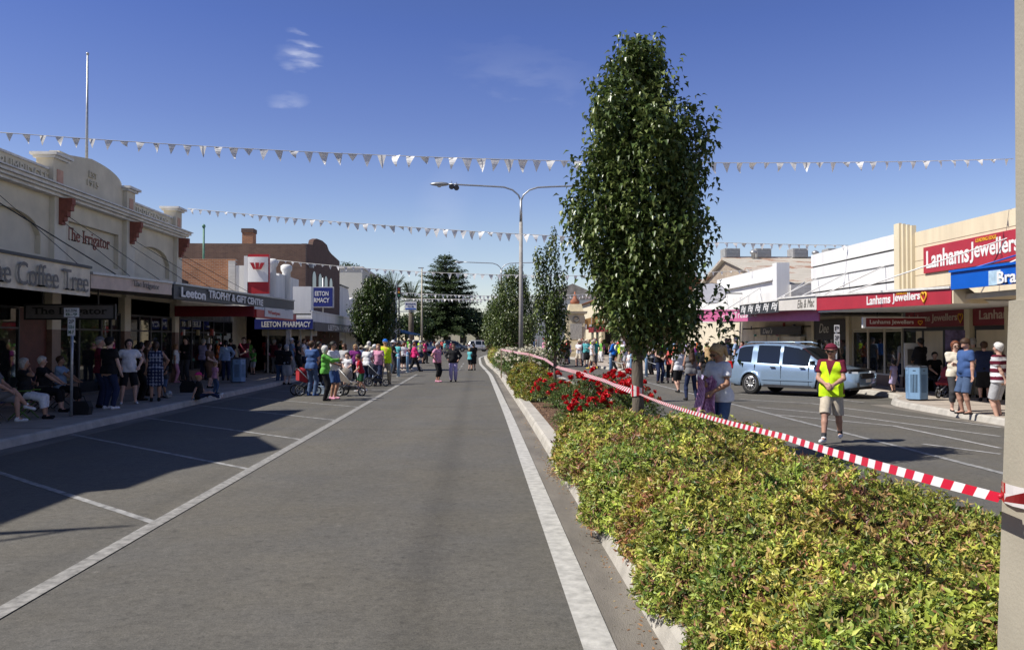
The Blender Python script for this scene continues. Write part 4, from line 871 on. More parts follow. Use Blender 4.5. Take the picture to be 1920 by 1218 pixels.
def person(x, y, label, z=0., H=1.7, face=180, pose='relaxed', top='white', bottom='denim', bt='trousers', sleeve='short', hair='brown', hs='short', legs='stand', lean=0., hturn=0., hnod=0.,
           hat=None, fat=1.0, res=.03, shoes='black', vest=None, seat=.45, shades=False, group=None, pattern=None, skin=None, neckv=False, child=False, name='person', socks=None):
    sc = H/1.75; rg = random.Random(hash((round(x, 2), round(y, 2), label)) if False else int(abs(x*131+y*977))+len(label)); res = res/sc
    root = thing(name, label, 'child' if child else 'person', (x, y, z), R(face), group)
    kl = 1.22 if child else 1.0      # bigger head for children
    skc = skin if skin is not None else rg.choice(SKIN)
    sit = legs in ('sit', 'cross_sit', 'ground')
    pz = {'sit': seat/sc+.1, 'cross_sit': seat/sc+.1, 'ground': .12, 'crouch': .42}.get(legs, .93)
    dz = pz-.93
    def U(p):   # chest space -> local, with lean about the pelvis
        v = Vector(p)-Vector((0, 0, .93)); v = Matrix.Rotation(-R(lean), 3, 'X') @ v; return v+Vector((0, 0, .93+dz))
    f = fat
    sho = {s: U((s*.175*(.9+.1*f), 0, 1.43)) for s in (1, -1)}
    hip = {s: U((s*.085*(.8+.2*f), 0, .90)) for s in (1, -1)}
    T = {'stand': {1: (.10, .02, .06), -1: (-.10, -.02, .06)}, 'wide': {1: (.19, .02, .06), -1: (-.17, -.02, .06)}, 'walk': {1: (.08, .32, .07), -1: (-.08, -.34, .12)}, 'step': {1: (.09, .16, .06), -1: (-.10, -.2, .09)},
         'sit': {1: (.12, .50, .06), -1: (-.12, .44, .06)}, 'cross_sit': {1: (-.22, .60, .34), -1: (-.10, .46, .06)}, 'ground': {1: (.12, .78, .05), -1: (-.08, .82, .05)}, 'crouch': {1: (.12, .15, .06), -1: (-.1, -.05, .08)}}[legs]
    knee, ank = {}, {}
    for s in (1, -1):
        hint = Vector((s*.15, 1, .3)) if not (legs == 'ground') else Vector((0, .1, 1))
        if legs == 'sit': hint = Vector((s*.1, 1, 1.2))
        if legs == 'cross_sit': hint = Vector((0, .6, 1.4))
        knee[s], ank[s] = ik(hip[s], T[s], .43, .44, hint)
    at = ARMS[pose]; el, hd = {}, {}
    for s, q in ((1, at[0]), (-1, at[1])):
        qx = q[0] if q[0]*s > 0 or pose not in ('down', 'relaxed', 'walk') else -q[0]
        tgt = U((qx, q[1], q[2])) if not (sit and pose in ('lap', 'knees')) else Vector((s*.11, .36 if pose == 'lap' else .5, pz+.12))
        if legs == 'ground' and pose == 'prop' and s == 1: tgt = Vector((.3, -.2, .05))
        hint = Vector((s*1., -.7, -.35)) if pose not in ('behind',) else Vector((s*1.2, -.3, .2))
        if pose in ('clap', 'point', 'push'): hint = Vector((s*.6, 0, -1))
        el[s], hd[s] = ik(sho[s], tgt, .29, .265, hint)
    fine = res < .02
    hc = U((0, .015, 1.645)); HM = Matrix.Rotation(R(hturn), 3, 'Z') @ Matrix.Rotation(-R(hnod+lean*.5), 3, 'X')
    hk = kl
    def Hd(p): return hc+HM @ (Vector(p)*hk)
    body = []
    if not child: rr = 1.0
    def add(L, a, b, ra, rb, c=''): L.append((tuple(a), tuple(b), ra, rb, c))
    head = []
    add(head, Hd((0, -.012, .035)), Hd((0, .0, .0)), .089*hk, .082*hk); add(head, Hd((0, .028, -.04)), Hd((0, .034, -.075)), .06*hk, .042*hk); add(head, Hd((0, -.03, .03)), Hd((0, -.02, -.02)), .082*hk, .07*hk)
    body += head
    if fine:
        add(body, Hd((0, .092, .0)), Hd((0, .11, -.028)), .009, .015)      # nose
        for s in (1, -1): add(body, Hd((s*.084, -.005, .012)), Hd((s*.082, 0, -.022)), .018, .012); add(body, Hd((s*.034, .077, -.01)), Hd((s*.034, .077, -.016)), .02, .02)
        add(body, Hd((-.018, .083, -.055)), Hd((.018, .083, -.055)), .01, .01)
    add(body, U((0, -.01, 1.43)), Hd((0, -.015, -.06)), .058*(.7+.3*f), .052)
    tor = []
    add(tor, U((-.13, -.005, 1.425)), U((.13, -.005, 1.425)), .062, .062)
    add(tor, U((-.09*f, .005, 1.33)), U((.09*f, .005, 1.33)), .10*f, .10*f); add(tor, U((-.075*f, .01+.03*(f-1), 1.15)), U((.075*f, .01+.03*(f-1), 1.15)), .098*f, .098*f)
    add(tor, U((0, .02*f, 1.3)), U((0, .03*f+.08*(f-1), 1.05)), .11*f, .115*f)
    add(tor, U((-.08*f, 0, 1.0)), U((.08*f, 0, 1.0)), .10*f, .10*f); add(tor, U((-.085, -.015, .92)), U((.085, -.015, .92)), .105*f, .105*f)
    body += tor
    for s in (1, -1):
        add(body, sho[s], el[s], .05, .038); 
        m = el[s].lerp(hd[s], .3); add(body, el[s], m, .039, .041); add(body, m, hd[s], .041, .027)
        fd = (hd[s]-el[s]).normalized(); side = fd.cross(Vector((0, 1, 0))) if abs(fd.y) < .8 else fd.cross(Vector((0, 0, 1))); side = side.normalized()
        if fine:
            pm_ = hd[s]+fd*.05; nrm = fd.cross(side)
            add(body, hd[s]+side*.015, pm_+side*.025, .02, .018); add(body, hd[s]-side*.015, pm_-side*.025, .02, .018)
            inn = Vector((-s, 0, 0)); nrm = nrm if nrm.dot(inn) > 0 else -nrm
            for i, (o_, l_) in enumerate(((-.033, .062), (-.011, .074), (.011, .069), (.033, .052))):
                p0 = pm_+side*o_+fd*.012; p1 = p0+fd*(l_*.55)+nrm*.012; p2 = p1+fd*(l_*.3)+nrm*.026; add(body, p0, p1, .0105, .0095); add(body, p1, p2, .0095, .008)
            tp = hd[s]+fd*.02-side*.03; add(body, tp, tp-side*.022+fd*.03+nrm*.01, .013, .011); add(body, tp-side*.022+fd*.03+nrm*.01, tp-side*.02+fd*.055+nrm*.022, .011, .009)
        else: add(body, hd[s], hd[s]+fd*.07, .03, .026); add(body, hd[s]+fd*.07, hd[s]+fd*.12, .026, .018)
        add(body, hip[s], knee[s], .088*(.6+.4*f), .055); m = knee[s].lerp(ank[s], .3); add(body, knee[s], m, .055, .056); add(body, m, ank[s], .056, .034)
        toe = Vector((s*.02, .15, 0)) if legs != 'cross_sit' or s < 0 else Vector((0, .13, -.03)); 
        if legs == 'ground': toe = Vector((s*.04, .03, .14))
        add(body, ank[s], ank[s]+toe*.9+Vector((0, 0, -.03)), .034, .028)
    kk = .022 if fine else .03
    def emit(nm, prims, mat, color, k=kk, cuts=(), wr=0., par=root, cf=None, rs=None):
        V, F = field(prims, rs or res, k, cuts, wr, rg.random()*9)
        if len(V) == 0: return None
        c = np.tile(np.array(color, float), (len(V), 1))
        if cf is not None: c = cf(V, c)
        me = np_mesh(nm, V*sc, F, True, c); me.materials.append(mat)
        o = bpy.data.objects.new(nm, me); COL.objects.link(o); o.parent = par; return o
    def face_col(V, c):
        if not fine: return c
        Hi = HM.inverted()
        L = (np.array([(v[0], v[1], v[2]) for v in V])-np.array(hc))@np.array(HM)      # to head space
        for s in (1, -1):
            d = np.hypot(L[:, 0]-s*.034, (L[:, 2]+.008)*1.5); m = (d < .014) & (L[:, 1] > .05); c[m] = (.05, .03, .02)
            m = (np.abs(L[:, 0]-s*.034) < .022) & (np.abs(L[:, 2]-.018) < .006) & (L[:, 1] > .05); c[m] = np.array(HAIR.get(hair, (.1, .05, .03)))*.7+np.array(skc)*.2
        m = (np.abs(L[:, 0]) < .026) & (np.abs(L[:, 2]+.055) < .009) & (L[:, 1] > .05); c[m] = (.36, .1, .09)
        return c
    skm = colmat('skin', .55, .06, 14., 0, .4); clm = colmat('cloth', .85, .1, 22., 0, .25, .3); hrm = colmat('hair_strands', .6, .35, 60., 0, .4, .5)
    bo = emit('body', body, skm, skc, cf=face_col)
    # hair
    hc_ = HAIR[hair]; t_ = .016*hk
    hp = [(p[0], p[1], p[2]+t_, p[3]+t_, '') for p in head[:1]+head[2:3]]
    d1 = HM @ Vector((0, .80, -.62)).normalized() if hs != 'bald' else None
    if hs != 'bald':
        cut = [(tuple(Hd((0, .052, .03))), tuple(HM @ Vector((0, .93, -.36)).normalized()))]
        if hs == 'short': cut = [(tuple(Hd((0, .045, .035))), tuple(HM @ Vector((0, .72, -.69)).normalized()))]
        if hs in ('long', 'curly'):
            wv = .03 if hs == 'curly' else 0
            add(hp, Hd((0, -.055, .02)), U((0, -.12, 1.36)), .085*hk, .06+wv); add(hp, Hd((.05, -.045, 0)), U((.07, -.1, 1.32)), .05*hk, .045+wv); add(hp, Hd((-.05, -.045, 0)), U((-.07, -.1, 1.32)), .05*hk, .045+wv)
            add(hp, U((0, -.12, 1.36)), U((0, -.13, 1.2)), .06+wv, .03)
        if hs == 'bob': add(hp, Hd((.045, -.035, 0)), Hd((.05, -.03, -.08)), .06, .045); add(hp, Hd((-.045, -.035, 0)), Hd((-.05, -.03, -.08)), .06, .045); add(hp, Hd((0, -.06, 0)), Hd((0, -.06, -.08)), .07, .05)
        if hs == 'tail': add(hp, Hd((0, -.1, .05)), Hd((0, -.16, -.02)), .035, .045); add(hp, Hd((0, -.16, -.02)), Hd((0, -.15, -.18)), .045, .02)
        emit('hair', hp, hrm, hc_, .02, cut, .003 if fine else .0)
    if hat:
        kind, hcol = hat; hp = [(p[0], p[1], p[2]+.024*hk, p[3]+.024*hk, '') for p in head[:1]+head[2:3]]
        cr = HM @ Vector((0, .12, -1)).normalized()
        ho = emit('cap' if kind == 'cap' else 'hat', hp, clm, CLR[hcol], .01, [(tuple(Hd((0, .0, .05))), tuple(cr))])
        mb = MB()
        if kind == 'cap':
            vs = []
            for k in range(9):
                a = R(-62+k*15.5); 
                for rr_, zz in ((.1, .052), (.165 if abs(a) < R(40) else .14, .04)): vs.append(Hd((math.sin(a)*rr_*.95, math.cos(a)*rr_, zz))*sc)
            lo_ = [v-Vector((0, 0, .006)) for v in vs]; fs = []
            for k in range(8): fs += [(2*k, 2*k+2, 2*k+3, 2*k+1), (18+2*k+1, 18+2*k+3, 18+2*k+2, 18+2*k), (2*k+1, 2*k+3, 18+2*k+3, 18+2*k+1), (2*k, 18+2*k, 18+2*k+2, 2*k+2)]
            mb.add(vs+lo_, fs, True)
        else:
            vs = []; 
            for rr_, zz in ((.09, .052), (.175, .035), (.175, .028), (.09, .044)):
                for k in range(16): vs.append(Hd((math.sin(k*math.pi/8)*rr_, math.cos(k*math.pi/8)*rr_*1.05-.01, zz))*sc)
            mb.add(vs, [(r_*16+k, r_*16+(k+1) % 16, (r_+1)*16+(k+1) % 16, (r_+1)*16+k) for r_ in range(3) for k in range(16)], True)
        mb.build('brim', pm('hat_%s' % hcol.replace(' ', '_'), CLR[hcol], .8, .05), ho, local=True)
    if shades:
        mb = MB()
        for s in (1, -1):
            mb.obox(Hd((s*.034, .098, -.006))*sc, HM @ EX, HM @ EY, HM @ EZ, .027*sc, .004, .018*sc); mb.obox(Hd((s*.078, .045, 0))*sc, HM @ EY, HM @ EX, HM @ EZ, .05*sc, .003, .005)
        mb.obox(Hd((0, .1, .0))*sc, HM @ EX, HM @ EY, HM @ EZ, .012, .003, .003)
        mb.build('sunglasses', pm('dark_lens', (.012, .01, .01), .12), root, local=True)
    # upper garment
    g_ = .012+.4*res; tc_ = CLR[top]
    tp = [(p[0], p[1], p[2]+g_, p[3]+g_, '') for p in tor]
    dress = bt == 'dress'
    sl_ = {'short': .62, 'long': 1, 'none': 0., 'elbow': .95}[sleeve]
    for s in (1, -1):
        if sl_: e_ = sho[s].lerp(el[s], sl_); add(tp, sho[s], e_, .05+g_+.006, .05+g_+.004 if sleeve != 'long' else .04+g_, 'b' if sleeve != 'long' else '')
        if sleeve == 'long': e2 = el[s].lerp(hd[s], .93); add(tp, el[s], e2, .04+g_, .032+g_*.7, 'b')
    if not dress and not sit: add(tp, U((-.085*f, -.01, .97)), U((-.085*f, -.01, .88)), .105*f+g_, .108*f+g_, 'b'); add(tp, U((.085*f, -.01, .97)), U((.085*f, -.01, .88)), .105*f+g_, .108*f+g_, 'b')
    hemz = U((0, 0, .87)); cuts = [(tuple(hemz), tuple(-(U((0, 0, 1))-U((0, 0, 0)))))] if not sit else []
    cuts.append((tuple(U((0, .0, 1.497))), tuple(U((0, .25, 1))-U((0, 0, 0)))))
    rp = random.Random(int(x*97) ^ int(y*13)); ph_ = rp.random()*6
    def pat(V, c):
        if pattern == 'stripes': m = (np.sin(V[:, 2]*2*math.pi/.17) > 0); c[m] = CLR['white']
        if pattern == 'print':
            m = (np.sin(V[:, 0]*70+ph_)+np.sin(V[:, 2]*64)+np.sin(V[:, 1]*60+V[:, 2]*21) > .45); c[m] = (.3, .32, .4)
        if pattern == 'check': m = (np.sin(V[:, 0]*150) > .3) | (np.sin(V[:, 2]*150) > .3); c[m] = c[m]*.6
        return c
    emit('dress' if dress else ('jacket' if sleeve == 'long' and top in ('black', 'charcoal') else 'shirt'), tp, clm, tc_, .028, cuts, .0022 if fine else .003, cf=pat)
    if vest:
        vp = [(p[0], p[1], p[2]+g_+.012, p[3]+g_+.012, '') for p in tor]; 
        for s in (1, -1): add(vp, U((s*.1*f, 0, .97)), U((s*.1*f, 0, .80)), .108*f+g_+.012, .118*f+g_+.012, 'b')
        cz = [(tuple(U((0, 0, .83))), (0, 0, -1)), (tuple(U((0, 0, 1.475))), (0, .3, 1)), (tuple(U((.2*f, 0, 1.3))), (1, 0, 0)), (tuple(U((-.2*f, 0, 1.3))), (-1, 0, 0))]
        def vc(V, c):
            m = (V[:, 1] > .02) & (np.abs(V[:, 0]) < (V[:, 2]-1.2)*.32) ; c[m] = tc_
            m = (np.abs(V[:, 0]) < .004) & (V[:, 1] > 0) & (V[:, 2] < 1.2); c[m] = (.35, .6, .03)
            return c
        emit('safety_vest', vp, clm, CLR[vest], .03, cz, .004, cf=vc)
    # lower garment
    bc = CLR[bottom]; bp_ = [(tuple(U((-.085, -.015, .94))), tuple(U((.085, -.015, .94))), .105*f+.5*res, .105*f+.5*res, ''), (tuple(U((-.08*f, 0, 1.0))), tuple(U((.08*f, 0, 1.0))), .10*f+.5*res, .10*f+.5*res, '')]
    if bt in ('trousers', 'jeans', 'leggings', 'capri', 'shorts'):
        wdn = {'trousers': .022, 'jeans': .014, 'leggings': .004, 'capri': .018, 'shorts': .03}[bt]+.35*res
        for s in (1, -1):
            tk = knee[s]
            if bt == 'shorts': e_ = hip[s].lerp(knee[s], .96); add(bp_, hip[s], e_, .088*(.6+.4*f)+wdn*.6, .062+wdn, 'b')
            else:
                add(bp_, hip[s], tk, .088*(.6+.4*f)+wdn*.7, .056+wdn); m_ = tk.lerp(ank[s], .3); add(bp_, tk, m_, .056+wdn, .057+wdn); e_ = tk.lerp(ank[s], .97 if bt != 'capri' else .55); add(bp_, m_, e_, .057+wdn, .037+wdn if bt != 'capri' else .052+wdn, 'b')
        ct = [(tuple(U((0, 0, 1.03))), tuple(U((0, 0, 1))-U((0, 0, 0))))]
        emit({'leggings': 'leggings', 'shorts': 'shorts'}.get(bt, 'trousers'), bp_, clm, bc, .02 if bt != 'shorts' else .012, ct, .0025 if fine else .003, cf=pat if pattern == 'shortsprint' else None)
    elif bt in ('skirt', 'dress', 'miniskirt'):
        zz = {'skirt': .42, 'dress': .52, 'miniskirt': .62}[bt]
        for s in (1, -1):
            e_ = hip[s].lerp(knee[s], 1.0 if zz < .6 else .72); 
            if zz < .5 and not sit: e_ = knee[s].lerp(ank[s], .15)
            add(bp_, hip[s], e_, .10*f+.015, .105+.02, 'b')
        add(bp_, (hip[1]+hip[-1])*.5, (knee[1]+knee[-1])*.5 if zz < .6 else hip[1].lerp(knee[1], .7)*.5+hip[-1].lerp(knee[-1], .7)*.5, .12*f, .13, 'b')
        emit('skirt', bp_, clm, tc_ if bt == 'dress' else bc, .05, [(tuple(U((0, 0, 1.03))), tuple(U((0, 0, 1))-U((0, 0, 0))))], .004, cf=pat)
    # shoes
    shc = CLR.get(shoes, (.02, .02, .02))
    for s in (1, -1):
        toe = Vector((s*.025, .165, 0)) if legs != 'cross_sit' or s < 0 else Vector((0, .15, -.05))
        if legs == 'ground': toe = Vector((s*.05, .03, .17))
        a = ank[s]+Vector((0, -.03, -.022)); b = ank[s]+toe+Vector((0, 0, -.028))
        sp = []; add(sp, a, b, .040, .034); 
        if shoes != 'thongs': add(sp, ank[s]+Vector((0, -.005, .02)), a, .044, .04)
        cf = [((0, 0, .002), (0, 0, -1))] if legs in ('stand', 'wide') else []
        emit('shoe', sp, clm, shc if shoes != 'thongs' else (.03, .02, .02), .02, cf+([((0, 0, .045), (0, 0, 1))] if shoes == 'thongs' else []), rs=min(res, .018))
        if socks: emit('sock', [(tuple(ank[s]), tuple(ank[s].lerp(knee[s], .25)), .042, .046, 'b')], clm, CLR[socks], .01, rs=min(res, .018))
    return root

def chair(x, y, z, face, label, frame=(.05, .05, .05), cloth=(.02, .03, .08), seat=.42):
    t = thing('folding_chair', label, 'chair', (x, y, z), R(face)); fm = pm('chair_frame_%d' % int(frame[1]*100), frame, .5, .05); cm = pm('chair_cloth_%d' % int(cloth[2]*100), cloth, .9, .08)
    MB().obox((0, 0, seat), EX, EY, EZ, .25, .22, .012).build('seat', cm, t, local=True); MB().obox((0, -.25, seat+.28), EX, (0, .97, -.2), (0, .2, .97), .25, .012, .2).build('backrest', cm, t, local=True)
    for s in (1, -1):
        for a in (1, -1): MB().tube([(s*.26, a*.22, 0), (s*.26, -a*.20, seat)], .014, 6).build('leg', fm, t, local=True)
        MB().tube([(s*.27, -.2, seat), (s*.27, -.31, seat+.5)], .014, 6).build('back_post', fm, t, local=True); MB().obox((s*.28, 0, seat+.2), EX, EY, EZ, .03, .24, .012).build('armrest', fm, t, local=True)
    return t
# ================================================================ trees, hedge, roses
def unit(v): return v/np.maximum(1e-9, np.linalg.norm(v, axis=-1, keepdims=True))
def leaf_mesh(name, Pn, A, N, L, W, col, fold=.18, droop=.15):
    A = unit(A); S = unit(np.cross(A, N)); N = np.cross(S, A); L = np.broadcast_to(np.asarray(L, float), len(Pn))[:, None]; W = np.broadcast_to(np.asarray(W, float), len(Pn))[:, None]
    base = Pn; c = Pn+A*L*.5; l = Pn+A*L*.42+S*W*.5+N*W*fold*1.6; r = Pn+A*L*.42-S*W*.5+N*W*fold*1.6; tip = Pn+A*L-N*L*droop
    V = np.stack([base, r, tip, c, l], 1).reshape(-1, 3); i = np.arange(len(Pn))[:, None]*5
    F = np.concatenate([i+np.array([[0, 1, 2, 3]]), i+np.array([[0, 3, 2, 4]])])
    return np_mesh(name, V, F, cols=np.repeat(col, 5, 0))
M_leaf = colmat('tree_leaf', .33, .1, 40., .22, .5); M_hleaf = colmat('hedge_leaf', .42, .1, 40., .22, .4); M_rleaf = colmat('rose_leaf', .45, .1, 40., .2, .4)
M_bark = pm('bark', (.14, .115, .09), .9, .25, 9., .6, 40, stretch=(1, 1, .3)); M_stem = pm('stem', (.08, .07, .04), .9, .2, 9.)
def rdir(rg, n): return unit(rg.normal(size=(n, 3)))
def pick(rg, n, cols, w=None, jit=.2):
    c = np.array(cols, float)[rg.choice(len(cols), n, p=w)]; return c*rg.uniform(1-jit, 1+jit, (n, 1))
PEAR = [(.08, .125, .032), (.12, .165, .045), (.05, .08, .022), (.19, .23, .075)]
def shoot_tree(name, label, x, y, prof, n_shoots, leaf, seed, trunk_r=.095, base_z=.12, group=None, shoots_extra=(), cols=PEAR, upright=1.0, shell=.55, per=(12, 22), ln=(.35, .75), limbs=16):
    """prof: (z, left extent, right extent). Upright shoots clothed with drooping leaves"""
    rg = np.random.default_rng(seed); t = thing(name, label, 'tree', (x, y, base_z), 0, group)
    zs = np.array([p[0] for p in prof]); Ls = np.array([p[1] for p in prof]); Rs = np.array([p[2] for p in prof]); top = zs.max(); bot = zs.min()
    mb = MB(); mb.tube([(x, y, base_z-.1), (x+.01, y, 1.), (x-.015, y+.02, 2.), (x+.02, y, (top+2)/2), (x+.05, y, top-.5)], [trunk_r*1.15, trunk_r, trunk_r*.9, trunk_r*.55, .015], 10)
    mb.build('trunk', M_bark, t)
    lb = MB(); LP = []
    def ext(z, th):
        l = np.interp(z, zs, Ls); r = np.interp(z, zs, Rs); cx = (r-l)/2; ax = (r+l)/2; dp = max(.1, ax*.95)
        return cx, ax, dp
    for k in range(limbs):
        z0 = rg.uniform(max(1.5, bot*.9), top*.55); th = rg.uniform(0, 6.28); z1 = min(top*.97, z0+rg.uniform(1.2, 2.4)); cx, ax, dp = ext(z1, th); q = rg.uniform(.45, .85)
        e = (x+cx+ax*q*math.cos(th), y+dp*q*math.sin(th), z1); m = (x+(e[0]-x)*.55, y+(e[1]-y)*.55, z0+(z1-z0)*.35)
        lb.tube([(x, y, z0), m, e], [trunk_r*.38, trunk_r*.25, .008], 6)
    lb.build('limbs', M_bark, t)
    Z = rg.uniform(0, 1, n_shoots*3); wz = np.interp(zs[0]+(top-zs[0])*Z, zs, Ls+Rs); keep = rg.uniform(0, 1, len(Z)) < wz/(Ls+Rs).max(); phs = rg.uniform(0, 6, 5); Z = (bot+(top-bot)*Z[keep])[:n_shoots]
    Ps, As, Ns, S_ = [], [], [], []
    starts = []
    for z in Z:
        th = rg.uniform(0, 6.283); q = 1-(1-shell)*rg.uniform(0, 1)**1.3 if rg.uniform() < .75 else rg.uniform(.1, .9)
        cx, ax, dp = ext(z, th); lump = 1+.13*math.sin(th*3+z*2.3+phs[0])+.10*math.sin(th*5-z*4.1+phs[1])+.07*math.sin(z*9+phs[2]+th); gap = math.sin(th*4+z*3.7+phs[3])+math.sin(th*7-z*5+phs[4])
        if q > .6 and gap < -1.05 and rg.uniform() < .8: continue
        q *= lump; starts.append((x+cx+ax*q*math.cos(th), y+dp*q*math.sin(th), z, math.cos(th)*ax, math.sin(th)*dp, rg.uniform(*ln)))
    for s in shoots_extra: starts.append(s)
    for (sx_, sy_, z, ox, oy, ln_) in starts:
        n = int(rg.uniform(*per)*(ln_/((ln[0]+ln[1])/2))); d = unit(np.array([ox*.35+rg.normal()*.18, oy*.35+rg.normal()*.18, upright])); tt = np.linspace(0, 1, n)
        p = np.array([sx_, sy_, z])[None]+d[None]*(tt*ln_-ln_*.6)[:, None]+rg.normal(size=(n, 3))*.012
        az = rg.uniform(0, 6.28, n); out = np.stack([np.cos(az), np.sin(az), np.zeros(n)], 1)
        p = p+out*leaf*.25
        a = out*rg.uniform(.5, 1.1, (n, 1)); a[:, 2] = rg.uniform(-1.1, .25, n); Ps.append(p); As.append(a); nn = out*.6; nn[:, 2] = 1; Ns.append(nn+rg.normal(size=(n, 3))*.3)
    Pn = np.concatenate(Ps); n = len(Pn); sz = leaf*rg.uniform(.75, 1.25, n)
    me = leaf_mesh('crown', Pn-np.array(wloc(t)), np.concatenate(As), np.concatenate(Ns), sz, sz*.62, pick(rg, n, cols), .22, .28)
    add_obj('crown', me, M_leaf, t); return t
TX, TY = 2.4, 12.45
prof = [(1.95, .3, .9), (2.2, .55, 1.02), (2.5, .72, .96), (2.9, .86, .96), (3.3, .93, 1.1), (3.76, .93, 1.1), (4.3, .85, 1.03), (4.8, .8, 1.05), (5.1, .78, 1.0), (5.25, .77, .9), (5.35, .75, .58), (5.75, .66, .52), (6.05, .45, .5), (6.36, .22, .42)]
ex = []
for (px, py, ln_) in ((1372, 640, .55), (1362, 600, .5), (1350, 560, .55), (1338, 590, .45), (1325, 650, .35), (1300, 640, .4), (1345, 620, .3), (1345, 430, .3), (1068, 305, .3), (1078, 320, .3), (1058, 420, .4), (1330, 230, .45), (1340, 350, .4), (1320, 185, .35), (1060, 470, .4), (1350, 540, .3)):
    p = AY(px, py, TY); ex.append((p.x, p.y+random.uniform(-.3, .3), p.z, .3 if px > 1200 else -.3, 0, ln_))
shoot_tree('pear_tree', 'tallest nearest pear tree, dense upright crown of glossy leaves, red tape round its trunk', TX, TY, [(z, l*.96, r*.95) for z, l, r in prof], 1850, .1, 11, .09, .12, 'pear trees along the median', ex, shell=.5)
def slim(px, Y, top, label, widths, n, leaf, seed, **k):
    p = AY(px, 600, Y)
    return shoot_tree('pear_tree', label, p.x, p.y, [(z, l, r) for z, l, r in widths], n, leaf, seed, .05, .12, 'pear trees along the median', **k)
p24 = AY(1040, 600, 24)
exs = []
rq = random.Random(5)
for (dx, r_, z0, z1, n_) in ((-.42, .13, 2.6, 4.45, 75), (-.06, .15, 2.6, 4.75, 90), (-.03, .05, 4.7, 5.1, 6), (.16, .14, 2.2, 3.9, 50)):
    for k in range(n_):
        th = rq.uniform(0, 6.28); exs.append((p24.x+dx+r_*math.cos(th), 24+r_*math.sin(th), z0+(z1-z0)*k/n_, .1*math.cos(th), .1*math.sin(th), rq.uniform(.25, .45)))
slim(1040, 24, 3., 'slender twin-topped young pear tree between the tall pear tree and the lamp', [(1.55, .2, .3), (1.9, .38, .4), (2.4, .5, .38), (2.9, .5, .33), (3.2, .3, .2)], 130, .095, 12, limbs=6, shoots_extra=exs)
slim(962, 56, 6.8, 'dense round-shouldered pear tree behind the near street lamp pole', [(1.2, .9, .9), (2., 1.5, 1.4), (3., 1.7, 1.55), (4.2, 1.5, 1.4), (5.2, 1.1, 1.15), (6.1, .85, .95), (6.7, .3, .5)], 1500, .14, 13, per=(9, 15), ln=(.5, .9))
slim(990, 48, 3, 'small sparse young pear tree right of the near lamp pole base', [(1.8, .2, .3), (2.4, .5, .6), (3.2, .45, .5)], 90, .11, 14)
slim(925, 78, 6, 'farthest pear tree on the median, showing beside the dense one', [(1.3, .8, .8), (2.4, 1.1, 1.1), (4., 1., 1.), (5.6, .4, .4)], 600, .18, 15, per=(8, 13))
pt = AY(702, 600, 50)
shoot_tree('street_tree', 'broad bushy street tree on the left bulb-out in front of the shops', pt.x, 50, [(1.5, .6, .5), (1.9, 1.1, 1.0), (2.4, 1.45, 1.4), (3.2, 1.4, 1.35), (4.2, 1.15, 1.2), (5.0, .8, .95), (5.6, .35, .5)], 1600, .13, 16, .1, .15, cols=[(.07, .11, .025), (.045, .08, .02), (.10, .14, .035), (.04, .06, .02)], per=(10, 16))

# far trees
def blob_tree(name, label, x, y, blobs, leaf, n, seed, cols, trunk=.35, h0=0., group=None, cat='tree', flat=1.0):
    rg = np.random.default_rng(seed); t = thing(name, label, cat, (x, y, h0), 0, group); zt = max(b[2] for b in blobs)
    mb = MB(); mb.tube([(x, y, h0-.1), (x+.1, y, zt*.5), (x, y, zt*.9)], [trunk, trunk*.7, trunk*.2], 8)
    for b in blobs[:8]: mb.tube([(x, y, zt*.3), (x+(b[0])*.6, y+b[1]*.6, b[2]*.75), (x+b[0], y+b[1], b[2])], [trunk*.4, trunk*.25, .04], 5)
    mb.build('trunk', M_bark, t); w = np.array([b[3]**2 for b in blobs]); k = rg.choice(len(blobs), n, p=w/w.sum()); B = np.array(blobs)[k]
    d = rdir(rg, n); rr = rg.uniform(.35, 1.05, n)**.6; P_ = B[:, :3]+d*(B[:, 3]*rr)[:, None]*np.array([1, 1, .8*flat]); P_[:, 0] += x; P_[:, 1] += y
    a = rdir(rg, n); sz = leaf*rg.uniform(.6, 1.4, n); me = leaf_mesh('crown', P_-np.array(wloc(t)), a, d+rg.normal(size=(n, 3))*.5, sz, sz*.6, pick(rg, n, cols, jit=.3)); add_obj('crown', me, M_leaf, t); return t
